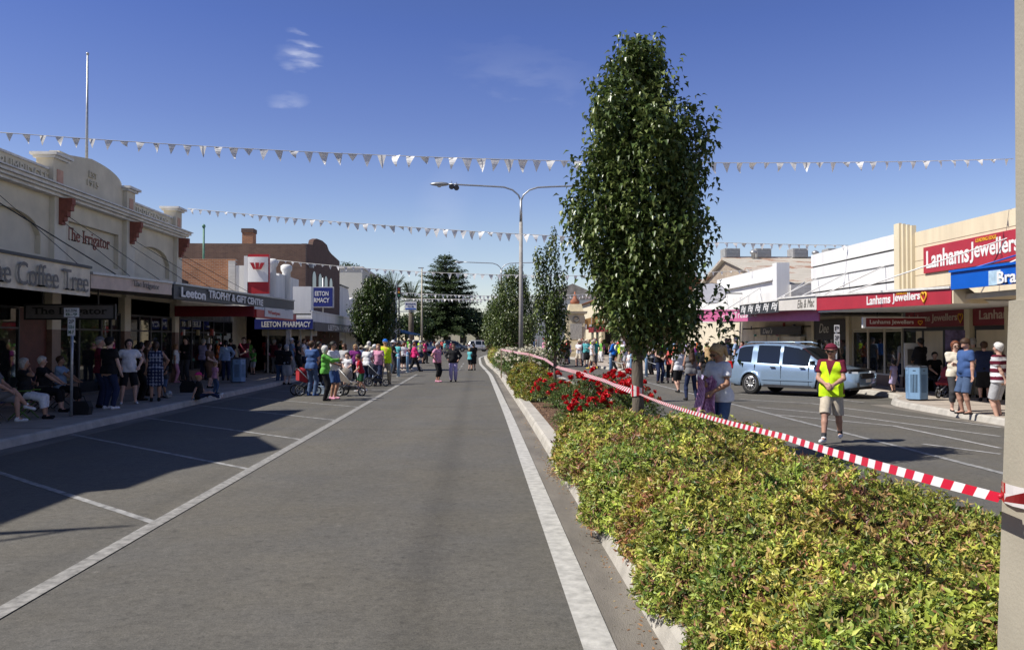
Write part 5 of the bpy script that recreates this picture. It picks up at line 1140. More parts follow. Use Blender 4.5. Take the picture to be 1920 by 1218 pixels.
# tiered bunya pine
def pine(label, x, y, H, seed):
    rg = np.random.default_rng(seed); t = thing('pine_tree', label, 'tree', (x, y, 0)); MB().tube([(x, y, -.1), (x, y, H*.5), (x, y, H)], [.55, .38, .06], 8).build('trunk', M_bark, t)
    Ps, As = [], []; lb = MB(); z = H*.2
    while z < H:
        f = (z/H); Rr = (1-f)**.72*8.0+.5 if f > .3 else 7.2+rg.normal()*.5; nb = 13 if f < .85 else 7
        for k in range(nb):
            th = 6.283*k/nb+rg.uniform(-.3, .3); L = Rr*rg.uniform(.55, 1.25); up = .06+.3*f-.12*(1-f)
            tt = np.linspace(.12, 1, int(16*L/3)+4); d = np.array([math.cos(th), math.sin(th)]); pz = z+up*L*tt-.7*(1-f)*tt**2*(L/5)
            lb.tube([(x, y, z), (x+d[0]*L, y+d[1]*L, z+up*L-.7*(1-f)*(L/5))], [.07, .02], 4, cap=False)
            for j in range(6):
                off = rg.normal(size=(len(tt), 3))*np.array([.5, .5, .26])*(1.15-tt*.5)[:, None]; p = np.stack([x+d[0]*L*tt, y+d[1]*L*tt, pz], 1)+off; Ps.append(p)
                a = rdir(rg, len(tt)); a[:, :2] += d*1.2; a[:, 2] *= .35; As.append(a)
        z += .62+.5*f
    lb.build('branches', M_bark, t); Pn = np.concatenate(Ps); n = len(Pn); me = leaf_mesh('crown', Pn-np.array(wloc(t)), np.concatenate(As), rdir(rg, n)+np.array([0, 0, 1.5]), .62*rg.uniform(.6, 1.2, n), .2, pick(rg, n, [(.075, .11, .05), (.10, .14, .055), (.05, .075, .035)]))
    add_obj('crown', me, M_leaf, t); return t
pp = AY(836, 600, 152); pine('tall tiered dark pine with layered branches in the park at the end of the street', pp.x, 152, 16.8, 21)
def palm(label, px, py, Y, seed, top):
    p = AY(px, py, Y); rg = np.random.default_rng(seed); t = thing('palm_tree', label, 'tree', (p.x, Y, 0), 0, 'palms in the park'); MB().tube([(p.x, Y, -.1), (p.x, Y, top)], [.45, .4], 8).build('trunk', M_bark, t)
    Ps, As, Ns = [], [], []
    for k in range(46):
        th = rg.uniform(0, 6.28); el = rg.uniform(-.3, 1.4); L = 3.2; d = np.array([math.cos(th)*math.cos(el), math.sin(th)*math.cos(el), math.sin(el)]); tt = np.linspace(.1, 1, 22)
        c = np.array([p.x, Y, top])+d*(tt*L)[:, None]; c[:, 2] -= 1.3*tt**2.2*math.cos(el); s = unit(np.cross(d, [0, 0, 1.])+1e-6)
        for sg in (1, -1): Ps.append(c); As.append(np.tile(d*.8+s*sg*.9+np.array([0, 0, -.2]), (22, 1))); Ns.append(np.tile(np.array([0, 0, 1.]), (22, 1)))
    Pn = np.concatenate(Ps); me = leaf_mesh('fronds', Pn-np.array(wloc(t)), np.concatenate(As), np.concatenate(Ns), .75, .1, pick(rg, len(Pn), [(.07, .10, .03), (.04, .07, .02), (.11, .13, .05)])); add_obj('fronds', me, M_leaf, t)
palm('left palm with arching fronds behind the street tree', 737, 535, 120, 31, 8.6); palm('right palm with arching fronds between the street tree and the pine', 771, 552, 128, 32, 7.7)
GC = [(.05, .085, .025), (.035, .06, .02), (.08, .11, .035), (.028, .045, .018)]
def at(px, Y): return AY(px, 600, Y).x
for (px, Y, h, r, lab, cols, s) in ((760, 140, 4.2, 3.4, 'dense dark tree filling the gap under the palms', GC, 41), (870, 165, 5.6, 4.2, 'round dark green park tree just right of the pine', GC, 42), (893, 190, 6.6, 3.4, 'pale grey-green distant gum beside the median trees', [(.12, .15, .09), (.09, .12, .06), (.16, .18, .11)], 43),
        (905, 150, 4.2, 3., 'low spreading park tree shading the parked cars', GC, 44), (800, 150, 4.2, 3.6, 'spreading tree left of the pine behind the club sign', GC, 45), (1012, 190, 7, 4.5, 'distant olive tree right of the lamp pole', GC, 47), (1300, 120, 8, 4, 'tree crown far behind the right-hand roofs', GC, 48)):
    x = at(px, Y); rg = np.random.default_rng(s); bl = [(0, 0, h, r*.8)]+[(rg.normal()*r*.55, rg.normal()*r*.4, h*rg.uniform(.72, 1.15), r*rg.uniform(.35, .6)) for k in range(11)]
    blob_tree('park_tree', lab, x, Y, bl, .42, 3600, s, cols, .28)
for k, (px, Y) in enumerate(((655, 230), (700, 232), (1100, 235), (1180, 228))):
    x = at(px, Y); blob_tree('park_tree', ['hazy tree behind the pale cream hall', 'hazy tree behind the blue awning corner shop', 'hazy distant tree behind the monument', 'hazy distant tree behind the tan brick shops'][k], x, Y, [(0, 0, 7, 4), (3, 0, 6, 3), (-3, 1, 6, 3.2), (0, 0, 4, 4)], .5, 2200, 60+k, GC, .3)
p = AY(665, 503, 97); blob_tree('rooftop_bush', 'little bushy plant on top of the pale cream hall', p.x-1, 97, [(0, 0, 10.2, .9), (1, 0, 10.1, .7)], .2, 500, 70, GC, .05, 9.8, cat='plant')

# ---------------------------------------------------------------- nandina hedge
def vnoise(x, y, s, seed):
    rg = np.random.default_rng(seed); o = 0
    for k in range(7):
        a, b, ph = rg.normal()*s, rg.normal()*s, rg.uniform(0, 6.28); o = o+np.sin(a*x+b*y+ph)
    return o/3.2
NC = [(.39, .42, .07), (.28, .33, .055), (.52, .49, .12), (.14, .21, .04), (.46, .32, .12), (.34, .17, .09), (.17, .08, .05), (.07, .12, .025)]
NW = [.32, .25, .15, .13, .06, .03, .02, .04]
def hedge(name, label, x0f, x1, y0, y1, hz, n, Lf, seed, pal=NC, wts=NW, group=None, endtaper=.5):
    """x0f(y): left edge. One leafy mass: a brown-green core of stems and many lanceolate leaves in whorls"""
    rg = np.random.default_rng(seed); t = thing(name, label, 'shrub', ((x0f((y0+y1)/2)+x1)/2, (y0+y1)/2, .12), 0, group)
    def H(x, y):
        a = x0f(y); u = np.clip((x-a)/.38, 0, 1); v = np.clip((x1-x)/.38, 0, 1); e0 = np.clip((y-y0)/endtaper, 0, 1); e1 = np.clip((y1-y)/endtaper, 0, 1)
        ed = np.sqrt(np.clip(1-(1-u)**2, 0, 1))*np.sqrt(np.clip(1-(1-v)**2, 0, 1))*np.sqrt(np.clip(1-(1-e0)**2, 0, 1))*np.sqrt(np.clip(1-(1-e1)**2, 0, 1))
        return .12+(hz+.10*vnoise(x, y, 3.2, seed)+.06*vnoise(x, y, 8., seed+1)+.04*vnoise(x, y, 17., seed+2))*ed
    # core
    nx, ny = 34, int((y1-y0)*9); X = np.linspace(0, 1, nx); Y = np.linspace(y0+.02, y1-.02, ny); gx, gy = np.meshgrid(X, Y); gxx = x0f(gy)+.17+(x1-.12-x0f(gy)-.17)*gx; gz = H(gxx, gy)-.12
    gz[:, 0] = .05; gz[:, -1] = .05; gz[0] = .05; gz[-1] = .05
    V = np.stack([gxx, gy, gz], -1).reshape(-1, 3); i = np.arange(ny*nx).reshape(ny, nx); F = np.stack([i[:-1, :-1], i[:-1, 1:], i[1:, 1:], i[1:, :-1]], -1).reshape(-1, 4)
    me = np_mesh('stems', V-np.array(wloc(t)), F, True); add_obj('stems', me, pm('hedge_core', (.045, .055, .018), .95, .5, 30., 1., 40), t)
    m = n//7; yy = y0+(y1-y0)*rg.uniform(0, 1, m*4)**1.0; dens = 1/np.maximum(3., yy)**1.55; keep = rg.uniform(0, 1, len(yy)) < dens/dens.max(); yy = yy[keep][:m]; m = len(yy)
    a = x0f(yy); xx = a+(x1-a)*rg.uniform(0, 1, m); ends = rg.uniform(0, 1, m) < .12; xx = np.where(ends, a+rg.exponential(.05, m), xx); slo = rg.uniform(0, 1, m) < .26; xx = np.where(slo & ~ends, a+np.abs(rg.normal(0, .28, m)), xx)
    z = H(xx, yy); eps = .03; gxn = -(H(xx+eps, yy)-H(xx-eps, yy))/(2*eps); gyn = -(H(xx, yy+eps)-H(xx, yy-eps))/(2*eps); nrm = unit(np.stack([np.clip(gxn, -3, 3), np.clip(gyn, -3, 3), np.ones(m)], 1))
    side = ends | ((x1-xx) < .1); dep = rg.uniform(0, .13, m); zz = np.where(side & (z > .3), .12+(z-.12)*rg.uniform(.15, 1, m), z); P0 = np.stack([xx, yy, zz], 1)-nrm*dep[:, None]+nrm*(rg.uniform(0, 1, (m, 1))**3)*.06
    # patches of colour by location
    patch = vnoise(xx, yy, 2.6, seed+5)+vnoise(xx, yy, 7, seed+6)*.7
    red = rg.uniform(-1.2, 1.2, m)+patch > 1.7
    base = pick(rg, m, pal, wts, .38); base[red] = pick(rg, int(red.sum()), pal[4:7], None, .3)
    base = base*(1+.3*np.clip(vnoise(xx, yy, 5.5, seed+9), -1.2, 1.2))[:, None]; base[:, 0] *= 1+.15*np.clip(vnoise(xx, yy, 4, seed+11), -1, 1)
    Pn = np.repeat(P0, 7, 0); n_ = len(Pn); nn = np.repeat(nrm, 7, 0); L = np.repeat(Lf(yy)*rg.uniform(.65, 1.35, m), 7)*rg.uniform(.7, 1.2, n_)
    A = nn*rg.uniform(.05, .75, (n_, 1))+rdir(rg, n_)*.95+np.array([0, 0, .15]); Pn = Pn+rdir(rg, n_)*(L*.35)[:, None]
    col = np.repeat(base, 7, 0)*rg.uniform(.8, 1.2, (n_, 1)); tipm = rg.uniform(0, 1, n_) < .1; col[tipm] = pick(rg, int(tipm.sum()), pal[4:6])
    me = leaf_mesh('foliage', Pn-np.array(wloc(t)), A, nn+rdir(rg, n_)*.5, L, L*.36, col, .2, .18); add_obj('foliage', me, M_hleaf, t); return t
def edge_near(y): y = np.asarray(y, float); return 1.14+.05*np.sin(y*2.1)+.06*np.sin(y*5.3+1)-.12*np.exp(-((y-7.6)/.5)**2)-.12*np.exp(-((y-10.5)/.8)**2)+.08*np.exp(-((y-4.75)/.25)**2)+.06*np.exp(-((y-9.2)/.3)**2)
hedge('nandina_hedge', 'long low nandina hedge of yellow-green and russet leaves at the near end', edge_near, 3.42, 2.72, 12.3, .63, 275000, lambda y: .038+.0024*np.maximum(0, y-4), 5)
hedge('nandina_patch', 'smaller golden-green nandina patch between the red and white roses', lambda y: 1.2+.1*np.sin(np.asarray(y)*1.7), 2.35, 23., 32.5, .72, 42000, lambda y: .08+0*y, 6, pal=[(.24, .25, .03), (.17, .2, .03), (.3, .26, .04), (.1, .13, .02), (.28, .17, .05), (.22, .10, .04), (.12, .06, .03), (.06, .09, .02)])
hedge('nandina_patch', 'far green shrub strip at the narrow end of the median beyond the white roses', lambda y: .95+0*np.asarray(y, float), 3.3, 58., 84., .9, 16000, lambda y: .16+0*y, 7)
# ---------------------------------------------------------------- roses
def petals_flower(r=.045, seed=1):
    rg = np.random.default_rng(seed); mb = MB()
    for ring, (k, rr, h, tilt) in enumerate(((6, 1., .0, .35), (5, .72, .35, .8), (4, .42, .6, 1.3))):
        for j in range(k):
            th = 6.283*j/k+ring*.5; c = Vector((math.cos(th), math.sin(th), 0)); s = Vector((-math.sin(th), math.cos(th), 0)); w_ = r*rr*.75; b = c*r*.12; m = c*r*rr*.7+EZ*r*(h*.5+tilt*.3); tp = c*r*rr+EZ*r*(h*.6+tilt*.7)
            mb.add([b-s*w_*.3, b+s*w_*.3, m+s*w_, tp+s*w_*.5+c*r*.1, tp-s*w_*.5+c*r*.1, m-s*w_], [(0, 1, 2, 5), (5, 2, 3, 4)])
    me = bpy.data.meshes.new('flower'); me.from_pydata(mb.v, [], mb.f); return me
def rose_bush(label, x, y, r, h, petal, nfl, seed, nleaf=2200, leaf=.045, flr=.045, zb=.12, cat='rose bush', group=None):
    rg = np.random.default_rng(seed); t = thing('rose_bush', label, cat, (x, y, zb), 0, group); st = MB()
    for k in range(14):
        th = rg.uniform(0, 6.28); q = r*rg.uniform(.3, .95); st.tube([(rg.normal()*.04, rg.normal()*.04, 0), (q*.4*math.cos(th), q*.4*math.sin(th), h*.5), (q*math.cos(th), q*math.sin(th), h*rg.uniform(.7, 1.))], [.014, .01, .004], 5)
    st.build('stems', M_stem, t, local=True); d = rdir(rg, nleaf); d[:, 2] = np.abs(d[:, 2])*1.0-.25; q = rg.uniform(.25, 1, nleaf)**.45
    P_ = d*q[:, None]*np.array([r, r, h*.62])+np.array([0, 0, h*.42]); P_ += np.stack([vnoise(d[:, 1]*3, d[:, 2]*3, 2, seed), vnoise(d[:, 0]*3, d[:, 2]*3, 2, seed+1), vnoise(d[:, 0]*3, d[:, 1]*3, 2, seed+2)], 1)*r*.14; P_[:, 2] = np.maximum(P_[:, 2], .06)
    sz = leaf*rg.uniform(.7, 1.3, nleaf); me = leaf_mesh('foliage', P_, d+rdir(rg, nleaf)*.9, d*.4+np.array([0, 0, 1]), sz, sz*.62, pick(rg, nleaf, [(.09, .15, .03), (.06, .11, .025), (.13, .19, .05), (.2, .2, .05)], [.35, .35, .2, .1])); add_obj('foliage', me, M_rleaf, t)
    fm = petals_flower(flr, seed); fm.materials.append(petal); cl = [(rg.uniform(0, 6.28), rg.uniform(.15, 1.)) for _ in range(max(3, nfl//4))]
    for k in range(nfl):
        th, u = cl[k % len(cl)]; th += rg.normal()*.22; u = min(1, max(0, u+rg.normal()*.1)); rr = r*1.02*math.sin(u*1.45); zz = h*.42+h*.64*math.cos(u*1.45)+rg.uniform(0, .05)
        o = bpy.data.objects.new('flower', fm); COL.objects.link(o); o.parent = t; o.location = (rr*math.cos(th), rr*math.sin(th), zz); o.rotation_euler = (rg.normal()*.5, rg.normal()*.5, rg.uniform(0, 6)); s = rg.uniform(.75, 1.3); o.scale = (s, s, s)
    return t
M_rr = pm('red_petal', (.62, .012, .02), .5, .2, 20.); M_wp = pm('white_petal', (.80, .76, .60), .5, .12, 20.)
for (x, y, r, h, n, lab) in ((2.9, 15.6, .62, .86, 26, 'red rose bush nearest the camera, tucked against the tall pear tree'), (1.95, 15.6, .55, .62, 18, 'low red rose bush at the left beside bare bark mulch'), (3.2, 18.2, .6, 1.0, 34, 'tall red rose bush with clustered blooms right of the tape'), (2.25, 18.8, .7, .85, 24, 'wide red rose bush with exposed lower stems over mulch'),
        (2.0, 21.3, .62, .8, 12, 'sparsely flowered red rose bush beside the golden nandina patch'), (3.1, 21.3, .6, .95, 16, 'red rose bush behind the tape near the slender young tree')):
    rose_bush(lab, x, y, r, h, M_rr, int(n*1.9), int(x*100+y), 3000, flr=.05, group='red rose bushes on the median')
for i, (x, y, r, h) in enumerate(((1.75, 34.5, .8, 1.15), (2.7, 35., .7, 1.2), (1.7, 38, .8, 1.2), (2.9, 38.2, .75, 1.25), (1.6, 42, .8, 1.2), (2.7, 42.5, .8, 1.3), (1.5, 46.5, .8, 1.1), (2.6, 47.5, .8, 1.2), (1.5, 52, .8, 1.05))):
    rose_bush(['nearest white rose bush on the kerb side of the median', 'nearest white rose bush on the far side of the median', 'white rose bush left of the near lamp pole', 'white rose bush right of the near lamp pole', 'white rose bush just past the lamp pole, kerb side', 'white rose bush just past the lamp pole, far side', 'white rose bush two past the lamp pole by the kerb line', 'white rose bush under the dense pear tree', 'farthest white rose bush where the median narrows'][i], x, y, r, h, M_wp, 34, 300+i, 1500, .085, .075, group='white rose bushes on the median')
# ================================================================ street furniture
def street_lamp(x, y, zs, arm, label, zend, horns=False, r=.115):
    t = thing('street_lamp', label, 'street lamp', (x, y, .12), 0, 'double-arm street lamps along the median'); gm = pm('lamp_pole', (.34, .32, .29), .6, .1, 6.)
    MB().tube([(x, y, 0), (x, y, zs-1.1)], [r, r*.72], 12).build('pole', gm, t); MB().tube([(x, y, zs-1.1), (x, y, zs)], [r*.62, r*.5], 10).build('pole_top', M_metal, t)
    for s in (-1, 1):
        pts = [(x, y, zs-.1), (x+s*.12, y, zs+.18), (x+s*.4, y, zs+.42), (x+s*.8, y, zs+.55)]+[(x+s*(.8+(arm-.8)*k/5), y, zs+.55+(zend-zs-.55)*(k/5)**.9) for k in range(1, 6)]
        a = MB().tube(pts, .04, 8).build('arm', M_metal, t); e = pts[-1]
        MB().lathe([(.01, -.5), (.07, -.42), (.13, -.2), (.14, .1), (.1, .32), (.03, .4)], (0, 0, 0), 12, 'x').build('lamp_head', M_metal, a, local=True); h = bpy.data.objects['lamp_head'] if False else a.children[0]
        h.location = Vector((e[0]+s*.35, e[1], e[2]))-wloc(a); h.scale = (s*-1, 1.25, .7)
        MB().lathe([(.01, -.09), (.09, -.06), (.12, 0)], (e[0]+s*.4, y, e[2]-.07), 12).build('lens', pm('lamp_lens', (.5, .5, .48), .2), a)
    return t
street_lamp(1.98, 38.9, 8.5, 3.45, 'near tall double-arm street lamp rising from the white roses', 9.17)
street_lamp(at(940, 78), 78, 8.5, 3.6, 'farther double-arm street lamp above the dense pear tree', 9.15, r=.13)
for (px, py, lab) in ((847, 351, 'round black loudspeaker horn hanging left under the lamp arm'), (856, 353, 'round black loudspeaker horn hanging right under the lamp arm')):
    p = AY(px, py, 38.8); t = thing('loudspeaker', lab, 'loudspeaker', tuple(p), 0, 'loudspeaker horns on the lamp arm')
    MB().lathe([(.03, .2), (.05, .1), (.07, .02), (.125, -.1), (.13, -.12)], (0, 0, 0), 14, 'y').build('horn', M_black, t, local=True); MB().lathe([(.03, -.05), (.04, -.09)], (0, 0, 0), 8, 'y').build('cone', M_metal, t, local=True); MB().tube([(0, .05, .1), (0, .05, .3)], .012, 6).build('bracket', M_dmetal, t, local=True)
# concrete pole at the right edge
PX, PY = 1.812, 2.45
cp = thing('concrete_pole', 'thick octagonal concrete pole at the right edge with tape knotted round it', 'pole', (PX, PY, .12))
M_pc = pm('pole_concrete', (.37, .335, .265), .9, .07, 2.2, .12, 90, detail=10)
MB().tube([(PX, PY, -.2), (PX, PY, .95), (PX, PY, 1.99)], [.222, .212, .172], 8, smooth=False).build('lower_shaft', M_pc, cp)
MB().tube([(PX, PY, 1.99), (PX, PY, 1.993), (PX, PY, 9)], [.172, .152, .12], 8, smooth=False).build('upper_shaft', M_pc, cp)
# barrier tape
def tapemat():
    m = bpy.data.materials.new('barrier_tape'); m.use_nodes = True; t = m.node_tree; b = t.nodes['Principled BSDF']; b.inputs['Roughness'].default_value = .35
    at_ = t.nodes.new('ShaderNodeAttribute'); at_.attribute_name = 'Col'; t.links.new(at_.outputs['Color'], b.inputs['Base Color']); tr = t.nodes.new('ShaderNodeBsdfTranslucent'); t.links.new(at_.outputs['Color'], tr.inputs[0])
    ms_ = t.nodes.new('ShaderNodeMixShader'); ms_.inputs[0].default_value = .25; t.links.new(b.outputs[0], ms_.inputs[1]); t.links.new(tr.outputs[0], ms_.inputs[2]); t.links.new(ms_.outputs[0], t.nodes['Material Output'].inputs[0]); return m
M_tape = tapemat()
def tape(name, pts, label, wd=.085, twist=(), sag=.0, parent=None, per=.23, n=None):
    """striped ribbon through points; twist = list of (fraction, angle)"""
    pts = [Vector(p) for p in pts]; L = sum((pts[i+1]-pts[i]).length for i in range(len(pts)-1)); n = n or int(L/(per/4)); V, C = [], []
    seg = [(pts[i+1]-pts[i]).length for i in range(len(pts)-1)]; fr = [f for f, _ in twist]; an = [a for _, a in twist]
    for k in range(n+1):
        d = L*k/n; q = d; i = 0
        while i < len(seg)-1 and q > seg[i]: q -= seg[i]; i += 1
        f = q/seg[i]; p = pts[i].lerp(pts[i+1], f)-EZ*(sag*seg[i]*.04*4*f*(1-f)); tdir = (pts[i+1]-pts[i]).normalized(); a = np.interp(k/n, fr, an) if twist else 0
        s = tdir.cross(EZ).normalized(); u = s.cross(tdir); w_ = u*math.cos(a)+s*math.sin(a); lean = tdir*.012
        c = (.62, .012, .03) if int(d/(per/2)) % 2 == 0 else (.82, .80, .80)
        V.append((p-w_*wd/2-lean, p+w_*wd/2+lean, c))
    vs, fs, cs = [], [], []
    for k in range(n):
        i = len(vs); vs += [V[k][0], V[k+1][0], V[k+1][1], V[k][1]]; fs.append((i, i+1, i+2, i+3)); cs += [V[k][2]]*4
    o0 = Vector(pts[0]) if parent is None else wloc(parent); me = np_mesh(name, np.array([tuple(v-o0) for v in vs]), np.array(fs), cols=np.array(cs)); o = add_obj(name, me, M_tape, parent, tuple(o0) if parent is None else (0, 0, 0)); return o
k0 = AY(1876, 933, 2.40); k1 = AY(1199, 738, 12.36); k2 = AY(1043, 687, 23.95); k3 = AY(993, 664, 31); k4 = AY(940, 655, 38)
tt_ = thing('barrier_tape', 'red and white striped barrier tape from the concrete pole to the tall pear tree', 'tape', tuple(k0)); tape('ribbon', [k0, AY(1470, 818, 4.75), k1], '', .036, [(0, .9), (.1, .45), (.6, .5), (.78, .7), (1, 1.2)], .1, tt_, per=.15)
tt2 = thing('barrier_tape', 'thin twisted stretch of barrier tape running on past the red roses to far stakes', 'tape', tuple(k1)); tape('ribbon', [k1, AY(1130, 712, 16), AY(1085, 698, 19.6), k2, AY(1022, 673, 27), k3, k4], '', .085, [(0, .3), (.1, 1.3), (.3, .2), (.5, 1.2), (.7, .3), (1, .8)], .05, tt2, per=.2)
# knot and tail at the pole, wrap at the tree
def ring(name, c, r, wd, parent, tilt=0., n=26):
    vs, fs, cs = [], [], []; o0 = wloc(parent)
    for k in range(n+1):
        th = 6.2832*k/n; p = Vector((c[0]+r*math.cos(th), c[1]+r*math.sin(th), c[2]+tilt*math.cos(th)))-o0; vs += [p-EZ*wd/2, p+EZ*wd/2]
    V, Q, C_ = [], [], []
    for k in range(n):
        i = len(V); V += [vs[2*k], vs[2*k+2], vs[2*k+3], vs[2*k+1]]; Q.append((i, i+1, i+2, i+3)); c3 = (.62, .012, .03) if (k//2) % 2 else (.82, .8, .8); C_ += [c3]*4
    return add_obj(name, np_mesh(name, np.array([tuple(v) for v in V]), np.array(Q), cols=np.array(C_)), M_tape, parent)
ring('wrap', (PX, PY, k0.z-.01), .194, .034, tt_, -.02); ring('wrap', (PX, PY, k0.z+.01), .197, .03, tt_, .03); ring('tree_wrap', (TX, TY, k1.z+.02), .095, .09, tt_, .02); ring('tree_wrap', (TX, TY, k1.z+.07), .098, .07, tt_, -.03)
MB().sphere((0, 0, 0), .008, 8).build('knot', pm('tape_knot', (.6, .02, .04), .4), tt_, local=True).location = (.0, .0, .005)
tail = tape('tape_tail', [k0+Vector((0, -.02, 0)), k0+Vector((.04, -.07, .012)), k0+Vector((.12, -.16, -.02)), k0+Vector((.2, -.17, -.06))], '', .05, [(0, 1.2), (.4, .2), (1, -.5)], 0, tt_, n=22); 
for (px, Y, lab) in ((993, 31, 'timber stake holding the barrier tape among the white roses'), (940, 38, 'far timber stake at the end of the barrier tape')):
    p = AY(px, 664, Y); P('stake', pm('stake_timber', (.4, .3, .2), .8), None, (p.x-.03, p.x+.03, Y-.03, Y+.03, .1, 1.35)); o = COL.objects[-1]; tag(o, lab, 'stake', 'tape stakes')
# bollards
M_lb = pm('light_blue_paint', (.20, .34, .52), .45, .06, 4.)
nb_ = 0
for (px, py) in ((1145, 704), (1184, 705), (1212, 706), (1248, 707), (747, 706), (764, 698), (735, 700)):
    p = G(px, py, .15); side = 'right crossing' if px > 1000 else 'left bulb-out'; nb_ += 1
    t = thing('bollard', ['light blue bollard at the crossing nose, behind the walking man in white', 'light blue bollard second from the crossing nose', 'light blue bollard just left of the tall pear trunk', 'light blue bollard just right of the tall pear trunk', 'light blue bollard beside the aqua-shirted spectator', 'light blue bollard beside the woman in hot pink', 'light blue bollard behind the yellow safety vest'][nb_-1], 'bollard', tuple(p), 0, 'light blue bollards at the crossing')
    MB().lathe([(.07, 0), (.07, 1.0), (.05, 1.06), (.015, 1.08)], (0, 0, 0), 12).build('post', M_lb, t, local=True); MB().lathe([(.075, .86), (.075, .9)], (0, 0, 0), 12).build('band', M_white, t, local=True); MB().lathe([(.12, 0), (.12, .02)], (0, 0, 0), 12).build('base', M_metal, t, local=True)
for (a, b) in (((1145, 704), (1184, 705)), ((1212, 706), (1248, 707))):
    p, q = G(*a, .15), G(*b, .15); tag(MB().tube([p+EZ*.72, p.lerp(q, .5)+EZ*.58, q+EZ*.72], .014, 6).build('chain', M_metal), 'sagging chain between two light blue bollards '+('left' if a[0] < 1200 else 'at right')+' of the pear trunk', 'chain')
# bins
def bin_(x, y, rz, label, s=1.):
    t = thing('litter_bin', label, 'litter bin', (x, y, .15), rz, 'slotted blue litter bins'); P6 = [(math.cos(R(60*k))*.42, math.sin(R(60*k))*.42) for k in range(6)]
    MB().prism([(a*.97, b*.97) for a, b in P6], 'z', .02, 1.02).build('liner', M_black, t, local=True)
    for k in range(6):
        a, b = Vector((*P6[k], 0)), Vector((*P6[(k+1) % 6], 0)); m = (a+b)/2; u = (b-a).normalized(); n = Vector((u.y, -u.x, 0)); mb = MB(); w_ = (b-a).length/2
        for c, hw, z0, z1 in ((-.85, .15, .05, 1.05), (.85, .15, .05, 1.05), (-.28, .06, .26, .84), (0, .06, .26, .84), (.28, .06, .26, .84), (-.55, .06, .26, .84), (.55, .06, .26, .84)):
            mb.obox(m+u*(c*w_)+n*.012+EZ*(z0+z1)/2, u, n, EZ, hw*w_, .012, (z1-z0)/2)
        mb.obox(m+n*.012+EZ*.155, u, n, EZ, .7*w_, .0115, .105); mb.obox(m+n*.012+EZ*.945, u, n, EZ, .7*w_, .0115, .105); mb.obox(m+n*.025+EZ*.96, u, n, EZ, .3*w_, .003, .012); mb.build('slotted_panel', M_lb, t, local=True)
        MB().obox(m+n*.026+EZ*.96, u, n, EZ, .28*w_, .004, .012).build('panel_slot', M_black, t, local=True)
    MB().prism([(a*1.05, b*1.05) for a, b in P6], 'z', 1.05, 1.10).build('lid', pm('bin_lid', (.10, .12, .16), .5), t, local=True); MB().prism([(a*.5, b*.5) for a, b in P6], 'z', 1.101, 1.14).build('lid_opening', M_black, t, local=True); t.scale = (.66, .66, .88); return t
p = G(1719, 750, .15); bin_(p.x, p.y, R(18), 'light blue hexagonal litter bin standing in the sun before the jeweller')
p = G(446, 717, .15); bin_(p.x, p.y, R(5), 'blue slotted litter bin in the shade on the left footpath')
# signs on poles
def park_sign(px, py, Y, ztop, label, plates, z0=.15):
    p = AY(px, py, Y); t = thing('parking_sign', label, 'sign', (p.x, Y, z0)); MB().tube([(0, .03, 0), (0, .03, ztop-z0-.1)], .03, 8).build('pole', M_metal, t, local=True)
    for (zc, w_, h_, txt) in plates:
        pl = MB().obox((0, 0, zc-z0), EX, EY, EZ, w_/2, .004, h_/2).build('plate', M_white, t, local=True)
        for i, s in enumerate(txt): text(s, (p.x, Y-.005, zc+h_*(.5-(i+.7)/(len(txt)+.4))), EX, EZ, w_*.75, h_*.6/len(txt), pm('sign_green', (.02, .12, .04), .5) if i else M_black, pl, 'sign_lettering', .003, .01)
    return t
park_sign(134, 600, 18.8, 2.6, 'grey pole with stacked white parking signs before the dark hanging sign', [(2.47, .33, .2, ['BUS ZONE', '8-9']), (2.15, .16, .4, ['2P', '8.30-6', 'M-F'])])
park_sign(1569, 600, 24.6, 2.3, 'white parking sign on a pole between the two hanging signs on the right', [(1.83, .17, .42, ['2P', '9-5']), (2.2, .16, .22, ['P'])])
pt_ = AY(1010, 600, 66); tg = thing('sign_pole', 'plain dark pole on the right side of the median behind the slim tree', 'pole', (pt_.x, 66, 0)); MB().tube([(0, 0, 0), (0, 0, 4.2)], .06, 8).build('post', M_metal, tg, local=True); MB().obox((0, -.07, 3.9), EX, EY, EZ, .2, .01, .2).build('sign_plate', M_metal, tg, local=True)
# yellow arrow sign by the median nose
p = AY(927, 610, 80); ya = thing('arrow_sign', 'yellow curved arrow warning sign at the far end of the median', 'sign', (p.x, 80, .1)); MB().tube([(0, 0, 0), (0, 0, 2.6)], .04, 6).build('post', M_metal, ya, local=True); MB().obox((0, -.05, 2.9), (1, 0, -.6), EY, (.6, 0, 1), .75, .02, .22).build('plate', M_yellow, ya, local=True)
MB().obox((0, -.08, 2.9), (1, 0, -.6), EY, (.6, 0, 1), .5, .005, .05).build('arrow', M_black, ya, local=True)
